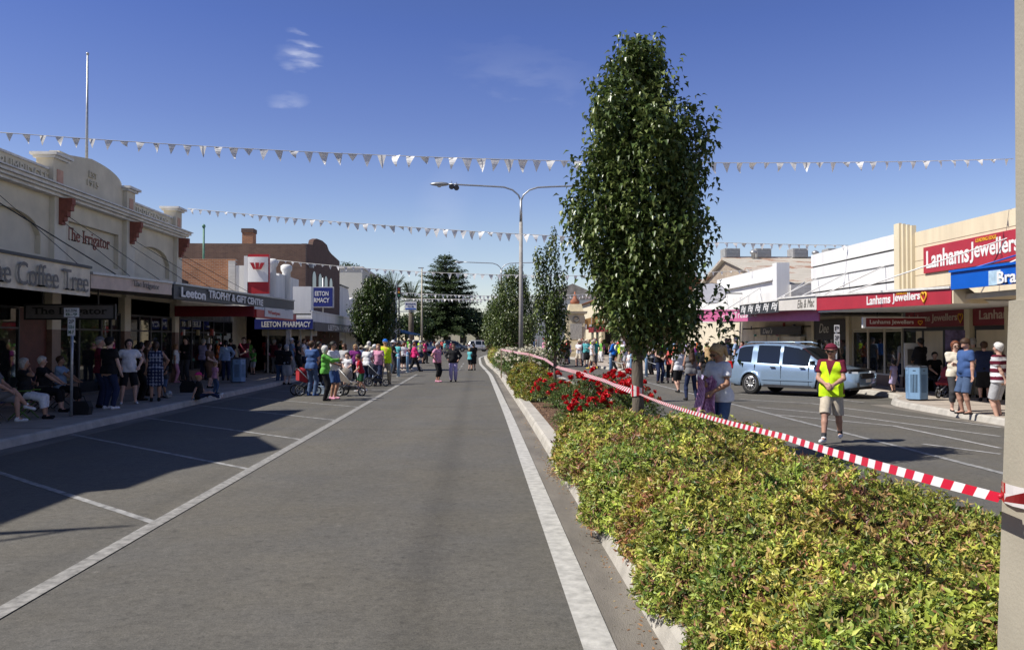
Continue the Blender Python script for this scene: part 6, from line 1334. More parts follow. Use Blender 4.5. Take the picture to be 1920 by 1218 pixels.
# club sign on post, pole with traffic light
p = AY(770, 572, 95); cs = thing('club_sign', 'white bowling club sign on posts in front of the palms', 'sign', (p.x, 95, .1)); P('plate', M_white, cs, (p.x-.68, p.x+.68, 94.96, 95.0, 5.2, 6.2)); P('frame', M_bblue, cs, (p.x-.6, p.x+.6, 94.93, 94.958, 5.3, 5.42)); P('beam', M_metal, cs, (p.x-1.8, p.x+.6, 95.01, 95.07, 5.0, 5.1)); P('post', M_metal, cs, (p.x-1.7, p.x-1.58, 95.08, 95.2, .1, 8.3))
text('BOWLING', (p.x, 94.955, 5.92), EX, EZ, 1.1, .2, M_blue, cs, 'sign_lettering', .01, .02); text('CLUB', (p.x, 94.955, 5.62), EX, EZ, .7, .2, M_blue, cs, 'sign_lettering', .01, .02)
p = AY(791, 580, 88); tp_ = thing('utility_pole', 'tall thin pale pole carrying bunting in front of the pine', 'pole', (p.x, 88, .1)); MB().tube([(0, 0, 0), (0, 0, 9.3)], [.13, .07], 8).build('pole', pm('pale_pole', (.5, .44, .33), .7), tp_, local=True); MB().obox((-.1, 0, 9.35), EX, EY, EZ, .3, .06, .05).build('lamp_head', M_metal, tp_, local=True)
p = AY(748, 600, 72); tl = thing('traffic_light', 'pole-mounted amber signal above the street tree', 'signal', (p.x, 72, .1)); MB().tube([(0, 0, 0), (0, 0, 6.2)], .07, 8).build('pole', M_dmetal, tl, local=True); MB().box(-.16, .16, -.12, .12, 5.4, 6.3).build('housing', M_black, tl, local=True)
for k, c in enumerate(((.3, .02, .02), (.7, .3, .03), (.02, .2, .08))): MB().lathe([(.1, -.15), (.1, -.12)], (0, 0, 6.13-k*.28), 10, 'y').build('lens', pm('signal_%d' % k, c, .3), tl, local=True)
# overhead bunting
def flag_mesh(w_, h_, seed):
    rg = random.Random(seed); c = rg.uniform(-.06, .06)*h_/.26; s = rg.uniform(-.25, .25)*w_; vs = []; n = 5
    fold = rg.random() < .28; up = rg.random() < .06
    for k in range(n+1):
        f = k/n; hw = w_/2*(1-f)+.002; z = -h_*f*(.55 if fold else 1); y = c*math.sin(f*2.6)*1.6+(.05*f if fold else 0); z = -z if up else z
        vs += [(-hw+s*f*f, y, z), (hw+s*f*f, y*.6, z)]
    me = bpy.data.meshes.new('flag'); me.from_pydata(vs, [], [(2*k, 2*k+1, 2*k+3, 2*k+2) for k in range(n)]); return me
def flagmat():
    m = colmat('bunting_plastic', .4, 0, 5.); m = bpy.data.materials.new('bunting_white'); m.use_nodes = True; t = m.node_tree; b = t.nodes['Principled BSDF']; b.inputs['Base Color'].default_value = (.84, .82, .79, 1); b.inputs['Roughness'].default_value = .4
    n = t.nodes.new('ShaderNodeTexNoise'); n.inputs['Scale'].default_value = 9; c = t.nodes.new('ShaderNodeTexCoord'); t.links.new(c.outputs['Object'], n.inputs[0]); bp = t.nodes.new('ShaderNodeBump'); bp.inputs['Strength'].default_value = .6; bp.inputs['Distance'].default_value = .02; t.links.new(n.outputs['Fac'], bp.inputs['Height']); t.links.new(bp.outputs[0], b.inputs['Normal'])
    tr = t.nodes.new('ShaderNodeBsdfTranslucent'); tr.inputs[0].default_value = (.74, .7, .66, 1); ms_ = t.nodes.new('ShaderNodeMixShader'); ms_.inputs[0].default_value = .22; t.links.new(b.outputs[0], ms_.inputs[1]); t.links.new(tr.outputs[0], ms_.inputs[2]); t.links.new(ms_.outputs[0], t.nodes['Material Output'].inputs[0]); return m
M_flag = flagmat(); FM = []
for k in range(14):
    f_ = flag_mesh(.2, .26, k); f_.materials.append(M_flag); FM.append(f_)
def bunting(label, pts, n, fs=1., seed=0):
    """string through three points (parabola in x), with n flags"""
    rg = random.Random(seed); a, m, b = [Vector(p) for p in pts]; t = thing('bunting', label, 'bunting', tuple(a), 0, 'white pennant strings across the street'); f0 = (m.x-a.x)/(b.x-a.x)
    def pos(f):
        l0 = (f-f0)*(f-1)/((0-f0)*(0-1)); l1 = f*(f-1)/(f0*(f0-1)); l2 = f*(f-f0)/((1-f0)); return a*l0+m*l1+b*l2
    MB().tube([pos(k/40)-a for k in range(41)], .006+.0002*a.y, 5).build('cord', pm('bunting_cord', (.6, .58, .55), .6), t, local=True)
    for k in range(n):
        o = bpy.data.objects.new('flag', rg.choice(FM)); COL.objects.link(o); o.parent = t; o.location = pos((k+.5)/n)-a; o.rotation_euler = (rg.uniform(-.25, .25), rg.uniform(-.12, .12), rg.uniform(-.5, .5)); s = fs*rg.uniform(.92, 1.1)*(1.12-1.1*abs((k+.5)/n-.48)**1.3); o.scale = (s, s, s)
bunting('nearest pennant string, starting at the raised lettering parapet and reaching the pale pole at right', [AX(-30, 246, XL), AY(985, 300, 22.3), AX(1900, 298, XR-.05)], 72, 1.2, 1)
bunting('second pennant string, from the end post of the cream parapet to the striped white wall', [AX(352, 391, XL), AY(980, 439, 33.6), AX(1590, 460, XR-.03)], 74, 1.2, 2)
bunting('third pennant string, from the bank pilaster to the white boutique parapet', [AX(515, 487, XL), AY(900, 514, 46.5), AX(1410, 506, XR-.05)], 58, 1.15, 3)
bunting('far pennant string crossing level in front of the pine', [AX(706, 545, XL+2), AY(850, 553, 82), AX(1165, 548, XR-1)], 60, 1.5, 4)
bunting('farthest pennant string, just below the level one in front of the pine', [AX(735, 559, XL), AY(850, 561, 100), AX(1120, 556, XR-1)], 60, 1.7, 5)
# small goods on the right footpath
def rack(x, y, rz, label, seed):
    rg = random.Random(seed); t = thing('clothes_rack', label, 'clothes rack', (x, y, .15), rz); fm = M_metal
    for s in (-.7, .7): MB().tube([(s, -.25, .03), (s, .25, .03)], .015, 6).build('foot', fm, t, local=True); MB().tube([(s, 0, .03), (s, 0, 1.5)], .015, 6).build('upright', fm, t, local=True)
    MB().tube([(-.7, 0, 1.5), (.7, 0, 1.5)], .015, 6).build('rail', fm, t, local=True)
    for k in range(15):
        c = rg.choice(list(CLR.values())); x0 = -.62+k*.088; h = rg.uniform(.6, .95); mb = MB()
        mb.prism([(-.2, 1.42), (.2, 1.42), (.22, 1.3), (.17, 1.42-h), (-.17, 1.42-h), (-.22, 1.3)], 'x', x0-.018, x0+.018); g_ = mb.build('garment', pm('garment_%d_%d' % (seed, k), c, .9, .15, 9.), t, local=True)
    return t
p = G(1655, 716, .15); rack(p.x, p.y, R(-20), 'rail of colourful clothes outside the shop behind the silver-blue car', 1); p = G(1612, 705, .15); rack(p.x, p.y, R(15), 'rail of pale dresses left of the colourful clothes rail', 2)
ps = thing('poster_board', 'white poster with dark print standing in the jeweller doorway', 'poster', (14.3, 26.6, .15)); P('panel', M_white, ps, (13.95, 14.55, 26.6, 26.64, .9, 1.75)); P('print', M_grey, ps, (14.05, 14.45, 26.585, 26.598, 1.05, 1.55)); P('leg', M_metal, ps, (14.2, 14.3, 26.65, 26.68, .15, .9))
bn = thing('banner_stand', 'tall purple banner beside the yellow column of the jeweller', 'banner', (14.2, 24.2, .15)); P('panel', pm('purple_print', (.16, .13, .26), .5, .5, 3.), bn, (13.95, 14.55, 24.2, 24.22, .3, 2.15)); P('foot', M_metal, bn, (13.9, 14.6, 24.1, 24.3, .15, .2))
# prams
def pram(x, y, rz, label, cloth, s=1., hood=True):
    t = thing('pram', label, 'pram', (x, y, 0.), rz); cm = pm('pram_%s' % '_'.join(str(int(c*100)) for c in cloth), cloth, .85, .1, 9.)
    for (wx, wy, r) in ((.3, -.3, .2), (-.3, -.3, .2), (0, .5, .16)):
        w_ = MB().lathe([(r*.78, -.022), (r, -.022), (r, .022), (r*.78, .022), (r*.78, -.022)], (wx, wy, r), 20, 'x', cap=False).build('wheel', M_black, t, local=True); mb = MB()
        for k in range(5): a = R(72*k); mb.tube([(wx, wy, r), (wx, wy+math.cos(a)*r*.76, r+math.sin(a)*r*.76)], .01, 5)
        mb.lathe([(r*.66, -.012), (r*.77, -.012), (r*.77, .012), (r*.66, .012), (r*.66, -.012)], (wx, wy, r), 18, 'x', cap=False); mb.build('rim', M_metal, w_, local=True)
    for sx in (-1, 1):
        MB().tube([(sx*.26, -.3, .2), (sx*.24, .1, .55), (sx*.22, -.35, .98)], .015, 6).build('frame_tube', M_metal, t, local=True); MB().tube([(sx*.24, .1, .55), (0, .5, .18)], .015, 6).build('frame_tube', M_metal, t, local=True)
    MB().tube([(-.22, -.35, .98), (.22, -.35, .98)], .02, 6).build('handle', M_black, t, local=True)
    MB().prism([(-.3, .55), (.25, .4), (.35, .48), (.05, .55), (-.22, .95), (-.3, .93)], 'x', -.21, .21).build('seat', cm, t, local=True)
    MB().prism([(-.3, .25), (.3, .22), (.28, .34), (-.3, .38)], 'x', -.2, .2).build('basket', M_black, t, local=True)
    if hood:
        mb = MB(); n = 7; vs = []
        for k in range(n):
            a = R(100-k*20); 
            for j in range(7): b = R(-90+30*j); vs.append((math.sin(b)*.23, -.18+math.cos(a)*.3*(.4+.6*abs(math.cos(b))), .72+math.sin(a)*.3*(.45+.55*math.cos(b))))
        mb.add(vs, [(k*7+j, k*7+j+1, (k+1)*7+j+1, (k+1)*7+j) for k in range(n-1) for j in range(6)], True); mb.build('hood', cm, t, local=True)
    t.scale = (.86, .86, .92)
    return t
p = G(655, 742); pram(p.x, p.y, R(-100), 'beige three-wheeled pram in the sun beside the woman in green', (.28, .24, .2)); p = G(572, 741); pram(p.x, p.y, R(-60), 'red three-wheeled pram at the shade edge hung with a pale green cloth', (.4, .02, .03)); p = G(703, 724); pram(p.x, p.y, R(-80), 'dark pram next to the man in the yellow safety vest', (.03, .035, .05))
p = G(1775, 745, .15); q = pram(p.x, p.y, R(120), 'black and red pram parked behind the couple on the right footpath', (.3, .03, .05)); q.location.z = .15
# toys and bags
t = thing('toy_ball', 'white and black football by the kerb on the left footpath', 'ball', tuple(G(316, 746, .15))); MB().sphere((0, 0, .11), .11, 12).build('ball_skin', pm('football', (.5, .5, .5), .5, .45, 14.), t, local=True)
def bag(px, py, label, c, z=.15, s=1.):
    p = G(px, py, z); t = thing('bag', label, 'bag', tuple(p)); m = pm('bag_'+'_'.join(str(int(q*99)) for q in c), c, .8, .15, 8.)
    MB().prism([(-.2*s, 0), (.2*s, 0), (.23*s, .18*s), (.17*s, .3*s), (-.15*s, .31*s), (-.22*s, .16*s)], 'y', -.1*s, .1*s).build('pouch', m, t, local=True); MB().tube([(-.1*s, 0, .29*s), (-.06*s, 0, .42*s), (.06*s, 0, .42*s), (.1*s, 0, .29*s)], .012, 6).build('strap', m, t, local=True)
bag(152, 777, 'limp black bag on the footpath at the feet of the row of sitters', (.01, .01, .012)); bag(354, 735, 'boxy black bag beside the child sitting on the kerb', (.008, .008, .01), s=1.2); bag(598, 738, 'pale blue shopping bag behind the woman in green', (.4, .5, .6), 0, .9)
bag(264, 768, 'small dark kerbside drain box casing near the woman in white', (.03, .03, .03), .0, .7) if False else None

# ================================================================ the silver-blue car
def car(cx, cy, rz, label, paint, kind='suv', name='parked_car', z=0.):
    L, W = 4.86, .94; t = thing(name, label, 'car', (cx, cy, z), rz); pm_ = pm('car_paint_%s' % '_'.join(str(int(c*100)) for c in paint), paint, .28, .02, 2., coat=1., metal=.35, spec=.6)
    xs = sorted(set([0, .02, .06, .14, .25, .4]+[i*.11 for i in range(4, 43)]+[4.7, 4.78, 4.83, 4.86])); xr, xf, ra = .98, 3.84, .395
    def top(x): return float(np.interp(x, [0, .03, .1, .28, .6, 1.3, 2.2, 2.75, 3.05, 3.75, 4.3, 4.6, 4.75, 4.83, 4.86], [.72, 1.02, 1.16, 1.56, 1.66, 1.71, 1.69, 1.62, 1.48, 1.04, .93, .84, .77, .70, .60]))
    def belt(x): return float(np.interp(x, [0, .1, 1, 3.6, 4.6, 4.86], [1.0, 1.09, 1.06, .96, .78, .55]))
    def hw(x): return W*float(np.interp(x, [0, .05, .3, 1, 3.8, 4.5, 4.75, 4.86], [.80, .9, .965, 1, 1, .95, .84, .66]))
    def low(x):
        b = float(np.interp(x, [0, .1, .5, 4.4, 4.86], [.42, .36, .28, .28, .38]))
        for c in (xr, xf):
            d = ra*ra-(x-c)**2
            if d > 0: b = max(b, .36+math.sqrt(d))
        return b
    secs = []; 
    for x in xs:
        lo, be, tp, w_ = low(x), belt(x), top(x), hw(x); be = min(be, tp-.02); bulge = .02 if min(abs(x-xr), abs(x-xf)) < ra+.08 else 0
        m1 = max(lo+.03, .52); m2 = max(m1+.02, .78); roofw = w_*.74; hgt = tp-be
        pts = [(w_*.96+bulge, lo), (w_+bulge, min(lo+.05, m1)), (w_+bulge, m1), (w_*.998+bulge*.6, m2) , (w_*.975, (m2+be)/2+.01), (w_*.945, be-.03), (w_*.925, be)]
        if hgt > .12: pts += [(w_*.925+(roofw-w_*.925)*.5, be+hgt*.52), (roofw, tp-.07), (roofw*.9, tp-.022), (roofw*.5, tp-.004), (0, tp)]
        else: pts += [(w_*.88, be+hgt*.45), (w_*.8, be+hgt*.7), (w_*.68, be+hgt*.85), (w_*.4, be+hgt*.97), (0, tp)]
        secs.append(pts)
    n = len(secs[0]); bod, gls = MB(), {}
    V = []
    for x, pts in zip(xs, secs): V += [(x, -y, z_) for y, z_ in pts]+[(x, y, z_) for y, z_ in pts[-2::-1]]
    m = 2*n-1; gi = {}
    def win(xa, xb, j):     # side window zone
        x = (xa+xb)/2
        if j in (6, 7):
            if .40 < x < 1.0: return 'quarter_window'
            if 1.18 < x < 2.14: return 'rear_door_window'
            if 2.22 < x < 3.2: return 'front_door_window'
        if j in (8, 9, 10) and 2.86 < x < 3.68: return 'windscreen'
        if j in (8, 9, 10) and .09 < x < .3: return 'rear_screen'
        return None
    body, win_f = [], {}
    for i in range(len(xs)-1):
        for j in range(m-1):
            jj = j if j < n-1 else 2*n-3-j; nm = win(xs[i], xs[i+1], jj); f = (i*m+j, (i+1)*m+j, (i+1)*m+j+1, i*m+j+1); side = 'L' if j < n-1 else 'R'
            if nm: win_f.setdefault((nm, side if nm not in ('windscreen', 'rear_screen') else ''), []).append(f)
            else: body.append(f)
    body.append(tuple(range(m))); body.append(tuple(range((len(xs)-1)*m, len(xs)*m))[::-1])
    def part(nm, fs, mat, off=0, parent=t, smooth=True):
        used = sorted({k for f in fs for k in f}); mp = {k: q for q, k in enumerate(used)}; me = bpy.data.meshes.new(nm)
        me.from_pydata([Vector(V[k])-Vector((2.43, 0, 0)) for k in used], [], [tuple(mp[k] for k in f) for f in fs]); me.materials.append(mat); me.polygons.foreach_set('use_smooth', [smooth]*len(fs)); o = bpy.data.objects.new(nm, me); COL.objects.link(o); o.parent = parent; return o
    bo = part('body', body, pm_); G_ = glassmat('car_glass', (.01, .013, .016), .02)
    for (nm, s), fs in win_f.items(): part(nm if 'screen' in nm else nm, fs, G_)
    MB().box(-2.2, 2.2, -.8, .8, .26, .9).build('underbody', M_black, t, local=True)
    for s in (-1, 1):
        for c in (xr, xf):
            x0 = c-2.43; w_ = MB().lathe([(.235, -.11), (.30, -.12), (.35, -.1), (.362, -.06), (.362, .06), (.35, .1), (.30, .12), (.235, .11)], (x0, s*.82, .362), 28, 'y').build('wheel', pm('tyre', (.02, .02, .021), .85), t, local=True)
            mb = MB()
            for k in range(5):
                for q in (-.12, .12):
                    a = R(72*k+20)+q; b = R(72*k+20)+q*2.2; mb.tube([(x0+math.cos(a)*.05, s*.93, .362+math.sin(a)*.05), (x0+math.cos(b)*.225, s*.915, .362+math.sin(b)*.225)], [.022, .018], 6)
            mb.lathe([(.215, -.02), (.245, -.02), (.245, .02), (.215, .02), (.215, -.02)], (x0, s*.915, .362), 26, 'y', cap=False); mb.lathe([(.05, -.02), (.05, .02)], (x0, s*.925, .362), 12, 'y'); mb.build('rim', pm('alloy', (.6, .6, .6), .3, .05, 5., metal=.8), w_, local=True)
            MB().lathe([(.22, -.03), (.22, .0)], (x0, s*.85, .362), 20, 'y').build('brake_disc', M_dmetal, w_, local=True)
            arch = [(x0+math.cos(R(a))*(ra+.0), s*(hw(c)+.022), .36+math.sin(R(a))*(ra+.0)) for a in range(-8, 189, 12)]; MB().tube(arch, .022, 6).build('wheel_arch', pm_, t, local=True)
        y = s*.955
        for x in (1.88-2.43, 3.0-2.43): MB().box(x-.09, x+.09, y-.02, y+.022, .905, .94).build('door_handle', M_black, t, local=True)
        for x in (1.15, 2.18, 3.22): MB().box(x-2.43-.004, x-2.43+.004, s*.905, s*.948, .34, 1.0).build('door_seam', M_black, t, local=True)
        MB().box(-1.0, 1.0, s*.93, s*.965, .5, .56).build('side_moulding', pm_, t, local=True); MB().box(-1.0, 1.0, s*.9, s*.945, .27, .36).build('sill', M_dmetal, t, local=True)
        MB().tube([(-1.75, s*.62, 1.70), (-1.6, s*.62, 1.745), (.1, s*.62, 1.745), (.35, s*.6, 1.69)], .018, 6).build('roof_rail', pm_, t, local=True)
        mr_ = MB().obox((.98, s*1.02, 1.08), EX, EY, EZ, .05, .1, .075).build('wing_mirror', M_black, t, local=True)
        MB().obox((2.2, s*.66, .76), (1, -s*.55, 0), (s*.55, 1, 0), EZ, .17, .09, .075).build('headlight', pm('headlamp', (.6, .62, .65), .1, .1, 4.), t, local=True)
        MB().box(-2.41, -2.2, s*.72, s*.9, .86, 1.1).build('tail_light', pm('tail_red', (.45, .01, .015), .2), t, local=True)
    MB().box(2.36, 2.432, -.45, .45, .62, .78).build('grille', M_black, t, local=True); MB().box(2.3, 2.425, -.7, .7, .38, .5).build('front_bumper_vent', M_black, t, local=True); MB().box(-2.445, -2.38, -.7, .7, .45, .6).build('rear_bumper', M_dmetal, t, local=True)
    MB().box(2.433, 2.445, -.19, .19, .5, .6).build('number_plate', M_white, t, local=True); MB().box(-2.46, -2.446, -.19, .19, .66, .78).build('number_plate', M_white, t, local=True)
    return t
# rear bumper seen at px 1378, nose at px 1635
r0 = G(1412, 738); ca = R(-49); cdx, cdy = math.cos(ca), math.sin(ca)
cxx = r0.x-.12+cdx*(2.43-.98)+(-cdy)*.8; cyy = r0.y+cdy*(2.43-.98)+cdx*.8
cq = car(cxx, cyy, ca, 'silver-blue station wagon nosed in at an angle to the right kerb', (.27, .38, .52)); cq.scale = (.94, .97, 1.02)
for (px, py, rz, c, lab) in ((905, 634, 10, (.6, .6, .6), 'white car parked across the far end of the street'), (925, 635, -5, (.3, .02, .03), 'dark red car parked beside the white one far down the street'), (790, 634, 20, (.6, .62, .65), 'silver car far away near the blue awning shop'), (850, 634, 0, (.1, .12, .15), 'dark car under the far park trees')):
    p = AY(px, py, 128 if px < 930 and px != 790 else 108); car(p.x, p.y, R(rz), lab, c, name='distant_car')
# ================================================================ people
def pp_(px, py, z=0.):
    q = G(px, py, z); return q.x, q.y
def per(px, py, label, z=0., **k):
    x, y = pp_(px, py, z); 
    if 'res' not in k: k['res'] = .013 if y < 16 else .018 if y < 30 else .024 if y < 45 else .03
    return person(x, y, label, z=z, **k)
S = .15
# left footpath: sitters
x, y = pp_(-14, 792, S); chair(x, y, S, -75, 'folding chair at the very left edge, mostly outside the frame', (.12, .12, .12)); person(x, y, 'seated person at the left edge with crossed bare legs and white sneakers', z=S, H=1.68, face=-75, pose='lap', legs='cross_sit', top='grey', bottom='grey', bt='shorts', hair='grey', shoes='white', res=.016, seat=.45)
x, y = pp_(44, 785, S); chair(x, y, S, -80, 'green framed folding chair second from the left edge', (.10, .22, .03), (.01, .02, .02)); person(x, y, 'seated elderly woman in black top and white trousers, hands raised to her chin', z=S, H=1.62, face=-80, pose='chin', legs='sit', top='black', bottom='white', bt='capri', hair='grey', hs='bob', res=.016, seat=.45)
x, y = pp_(78, 772, S); chair(x, y, S, -80, 'dark folding chair in the middle of the seated row', (.04, .04, .04)); person(x, y, 'seated elderly person in dark clothes between the white-trousered and blue-shirted sitters', z=S, H=1.62, face=-82, pose='knees', legs='sit', top='black', bottom='black', bt='capri', hair='white', res=.016, seat=.45)
x, y = pp_(112, 766, S); chair(x, y, S, -80, 'dark folding chair at the right end of the seated row', (.05, .05, .05), (.02, .02, .03)); person(x, y, 'seated person in a light blue shirt and black cropped trousers, hands on knees', z=S, H=1.6, face=-82, pose='knees', legs='sit', top='light blue', bottom='black', bt='capri', hair='brown', res=.016, seat=.45)
per(204, 767, 'tall man in dark vest over red shirt seen from behind on the left footpath', S, H=1.75, face=-25, pose='relaxed', top='black', bottom='navy', bt='jeans', hair='black', hat=('cap', 'black'), shoes='white', fat=1.1)
per(186, 764, 'man in red shirt and cap partly behind the man in the dark vest', S, H=1.76, face=-70, pose='front', top='maroon', bottom='navy', bt='trousers', hair='grey', hat=('cap', 'grey'), sleeve='long')
per(241, 757, 'woman in white polo shirt and black shorts standing hands on hips', S, H=1.7, face=-150, pose='hips', top='white', bottom='black', bt='shorts', hair='black', hs='bob', shoes='white', legs='wide')
per(263, 750, 'slim person all in black behind the woman in the white polo', S, H=1.62, face=-60, pose='front', top='black', bottom='black', bt='trousers', hair='black', hs='tail', sleeve='none')
per(277, 742, 'woman in a brown top behind the blue floral dress', S, H=1.66, face=-70, pose='relaxed', top='brown', bottom='charcoal', hair='brown', hs='long')
per(291, 752, 'woman in a dark blue patterned sundress seen from behind', S, H=1.64, face=20, pose='elbow', top='navy', bottom='navy', bt='dress', pattern='print', sleeve='none', hair='brown', hs='tail', fat=1.12)
per(308, 745, 'small child in denim shorts by the football', S, H=1.1, face=150, pose='front', top='charcoal', bottom='denim', bt='shorts', hair='brown', child=True)
per(329, 717, 'girl in white top and pink trousers standing side-on in the shade', S, H=1.52, face=-80, pose='down', top='white', bottom='pink', bt='leggings', hair='fair', hs='tail', shoes='pink')
per(348, 715, 'man in a black jacket beside the girl in pink trousers', S, H=1.78, face=160, pose='cross', top='black', bottom='charcoal', sleeve='long', hair='black')
per(368, 707, 'woman in a cream top and pale hat behind the lavender shirt', S, H=1.66, face=-40, pose='relaxed', top='beige', bottom='light grey', hair='grey', hat=('hat', 'khaki'))
per(381, 712, 'person in a lavender shirt and navy trousers seen from behind', S, H=1.72, face=-20, pose='front', top='lilac', bottom='navy', sleeve='long', hair='grey', fat=1.1)
per(392, 727, 'person in a long brown skirt near the kerb in the shade', S, H=1.55, face=-100, pose='front', top='brown', bottom='brown', bt='skirt', hair='brown', hs='bob')
per(372, 748, 'child in pink cap sitting on the kerb with legs stretched out', S, H=1.35, face=-75, pose='prop', legs='ground', top='black', bottom='navy', bt='jeans', hair='blond', hat=('cap', 'hot pink'), shoes='white', child=True)
per(403, 738, 'toddler in pink top standing at the kerb edge', S, H=.98, face=-40, pose='down', top='pink', bottom='denim', bt='leggings', hair='fair', child=True)
per(407, 705, 'person in an orange shirt in the shade left of the litter bin', S, H=1.7, face=-60, pose='elbow', top='orange', bottom='brown', hair='auburn')
per(423, 713, 'person in a white and blue patterned jacket seen from behind', S, H=1.66, face=10, pose='elbow', top='light blue', bottom='navy', bt='jeans', sleeve='long', hair='black', hs='tail')
per(432, 703, 'dark-haired man in black right behind the patterned jacket', S, H=1.74, face=30, pose='down', top='black', bottom='black', hair='black')
per(457, 708, 'man in a maroon shirt standing behind the litter bin', S, H=1.8, face=165, pose='front', top='maroon', bottom='charcoal', hair='brown', fat=1.1)
per(475, 702, 'girl in a green top outside the pharmacy door', S, H=1.25, face=150, pose='front', top='green', bottom='light grey', bt='shorts', hair='brown', hs='tail', child=True)
per(500, 696, 'man in a red shirt and black shorts in the pharmacy doorway', S, H=1.82, face=10, pose='front', top='red', bottom='black', bt='shorts', hair='black', hat=('cap', 'black'), shoes='white')
per(514, 700, 'person in a maroon top right of the red-shirted man', S, H=1.68, face=-30, pose='cross', top='maroon', bottom='grey', hair='grey')
per(524, 720, 'person in a black top and blue jeans at the shaded kerb', 0, H=1.66, face=-15, pose='front', top='black', bottom='denim', bt='jeans', hair='black')
per(537, 721, 'woman in a black top and long pale skirt at the shaded kerb', 0, H=1.64, face=-20, pose='front', top='black', bottom='light grey', bt='skirt', hair='grey', hs='bob')
per(546, 703, 'man in a white cap and blue check shirt behind the pale skirt', S, H=1.76, face=-60, pose='front', top='light blue', bottom='light grey', hair='grey', hat=('cap', 'white'), pattern='check')
per(559, 703, 'dark-clothed person left of the red pram', S, H=1.64, face=-90, pose='front', top='black', bottom='black', hair='black')
# left lane spectators
per(584, 742, 'man in blue T-shirt and faded jeans beside the red pram', 0, H=1.8, face=-25, pose='front', top='blue', bottom='denim', bt='jeans', hair='brown', shoes='blue', res=.016)
per(609, 751, 'white-haired woman in bright green cardigan with arms stretched forward', 0, H=1.66, face=-90, pose='clap', top='green', sleeve='long', bottom='black', bt='trousers', hair='white', hs='bob', shoes='black', res=.015)
per(624, 748, 'dark-haired man in white shirt and blue shorts behind the green cardigan', 0, H=1.78, face=-120, pose='front', top='white', bottom='blue', bt='shorts', hair='black', shoes='pink', res=.016)
per(598, 722, 'man in a dark grey top half hidden behind the blue T-shirt', 0, H=1.76, face=-100, pose='front', top='charcoal', bottom='black', hair='black')
per(645, 724, 'woman in grey top with sunglasses behind the beige pram', 0, H=1.68, face=150, pose='front', top='light grey', bottom='grey', hair='brown', hs='long', shades=True)
per(651, 731, 'boy in white T-shirt standing at the beige pram', 0, H=1.35, face=170, pose='front', top='white', bottom='brown', bt='shorts', hair='brown', child=True)
per(666, 720, 'blond woman in a purple top behind the prams', 0, H=1.64, face=-170, pose='relaxed', top='purple', bottom='black', hair='blond', hs='bob')
per(673, 727, 'small blond child in white just left of the boy in red', 0, H=1.2, face=-120, pose='front', top='pink', bottom='light grey', bt='shorts', hair='blond', child=True)
per(678, 734, 'boy in red shirt and green shorts leaning on the beige pram', 0, H=1.32, face=100, pose='front', lean=14, top='red', bottom='dark green', bt='shorts', hair='brown', shoes='white', child=True, legs='step')
per(688, 722, 'person in white shirt and sun hat behind the boy in red', 0, H=1.6, face=-30, pose='relaxed', top='white', bottom='navy', hair='grey', hat=('hat', 'cream'))
per(702, 716, 'person in white with white cap beside the dark pram', 0, H=1.62, face=-40, pose='front', top='white', bottom='light blue', hair='white', hat=('cap', 'white'))
per(709, 722, 'person in pink top crouched forward beside the safety vest man', 0, H=1.66, face=170, pose='relaxed', top='pink', bottom='navy', hair='fair', hs='long')
per(722, 720, 'man in blue cap and yellow safety vest over khaki trousers on the left', 0, H=1.85, face=-165, pose='relaxed', top='yellow', bottom='khaki', bt='trousers', hair='grey', hat=('cap', 'bright blue'), vest='lime', fat=1.2, shoes='charcoal', legs='wide', res=.018)
per(737, 700, 'person in a black top and white hat behind the safety vest', S, H=1.65, face=-90, pose='front', top='black', bottom='charcoal', hair='black', hat=('hat', 'white'))
per(745, 695, 'child in an aqua shirt and black shorts on the bulb-out', S, H=1.55, face=-30, pose='down', top='aqua', bottom='black', bt='shorts', hair='brown')
per(757, 692, 'person in a white top and dark skirt on the bulb-out', S, H=1.5, face=10, pose='elbow', top='white', bottom='black', bt='dress' if False else 'skirt', hair='auburn', hs='bob')
per(777, 697, 'woman in hot pink top and black trousers walking off the kerb', 0, H=1.66, face=-70, pose='walk', legs='walk', top='hot pink', sleeve='long', bottom='black', hair='auburn')
per(820, 716, 'grey-haired woman in pale pink shirt and black cropped trousers on the road', 0, H=1.7, face=-120, pose='elbow', top='pink', bottom='black', bt='capri', hair='grey', fat=1.12, shoes='pink', res=.02)
per(850, 715, 'woman in black jacket and lilac trousers with hands on hips on the road', 0, H=1.66, face=180, pose='hips', top='black', sleeve='long', bottom='lilac', bt='trousers', hair='brown', shades=True, fat=1.15, res=.02)
per(881, 694, 'child in aqua and white top on the centre of the road', 0, H=1.3, face=-40, pose='front', top='aqua', bottom='black', bt='shorts', hair='blond', child=True)
per(888, 694, 'person in black with dark hair beside the aqua-topped child', 0, H=1.62, face=20, pose='front', top='black', bottom='black', bt='skirt', hair='black', hs='tail')
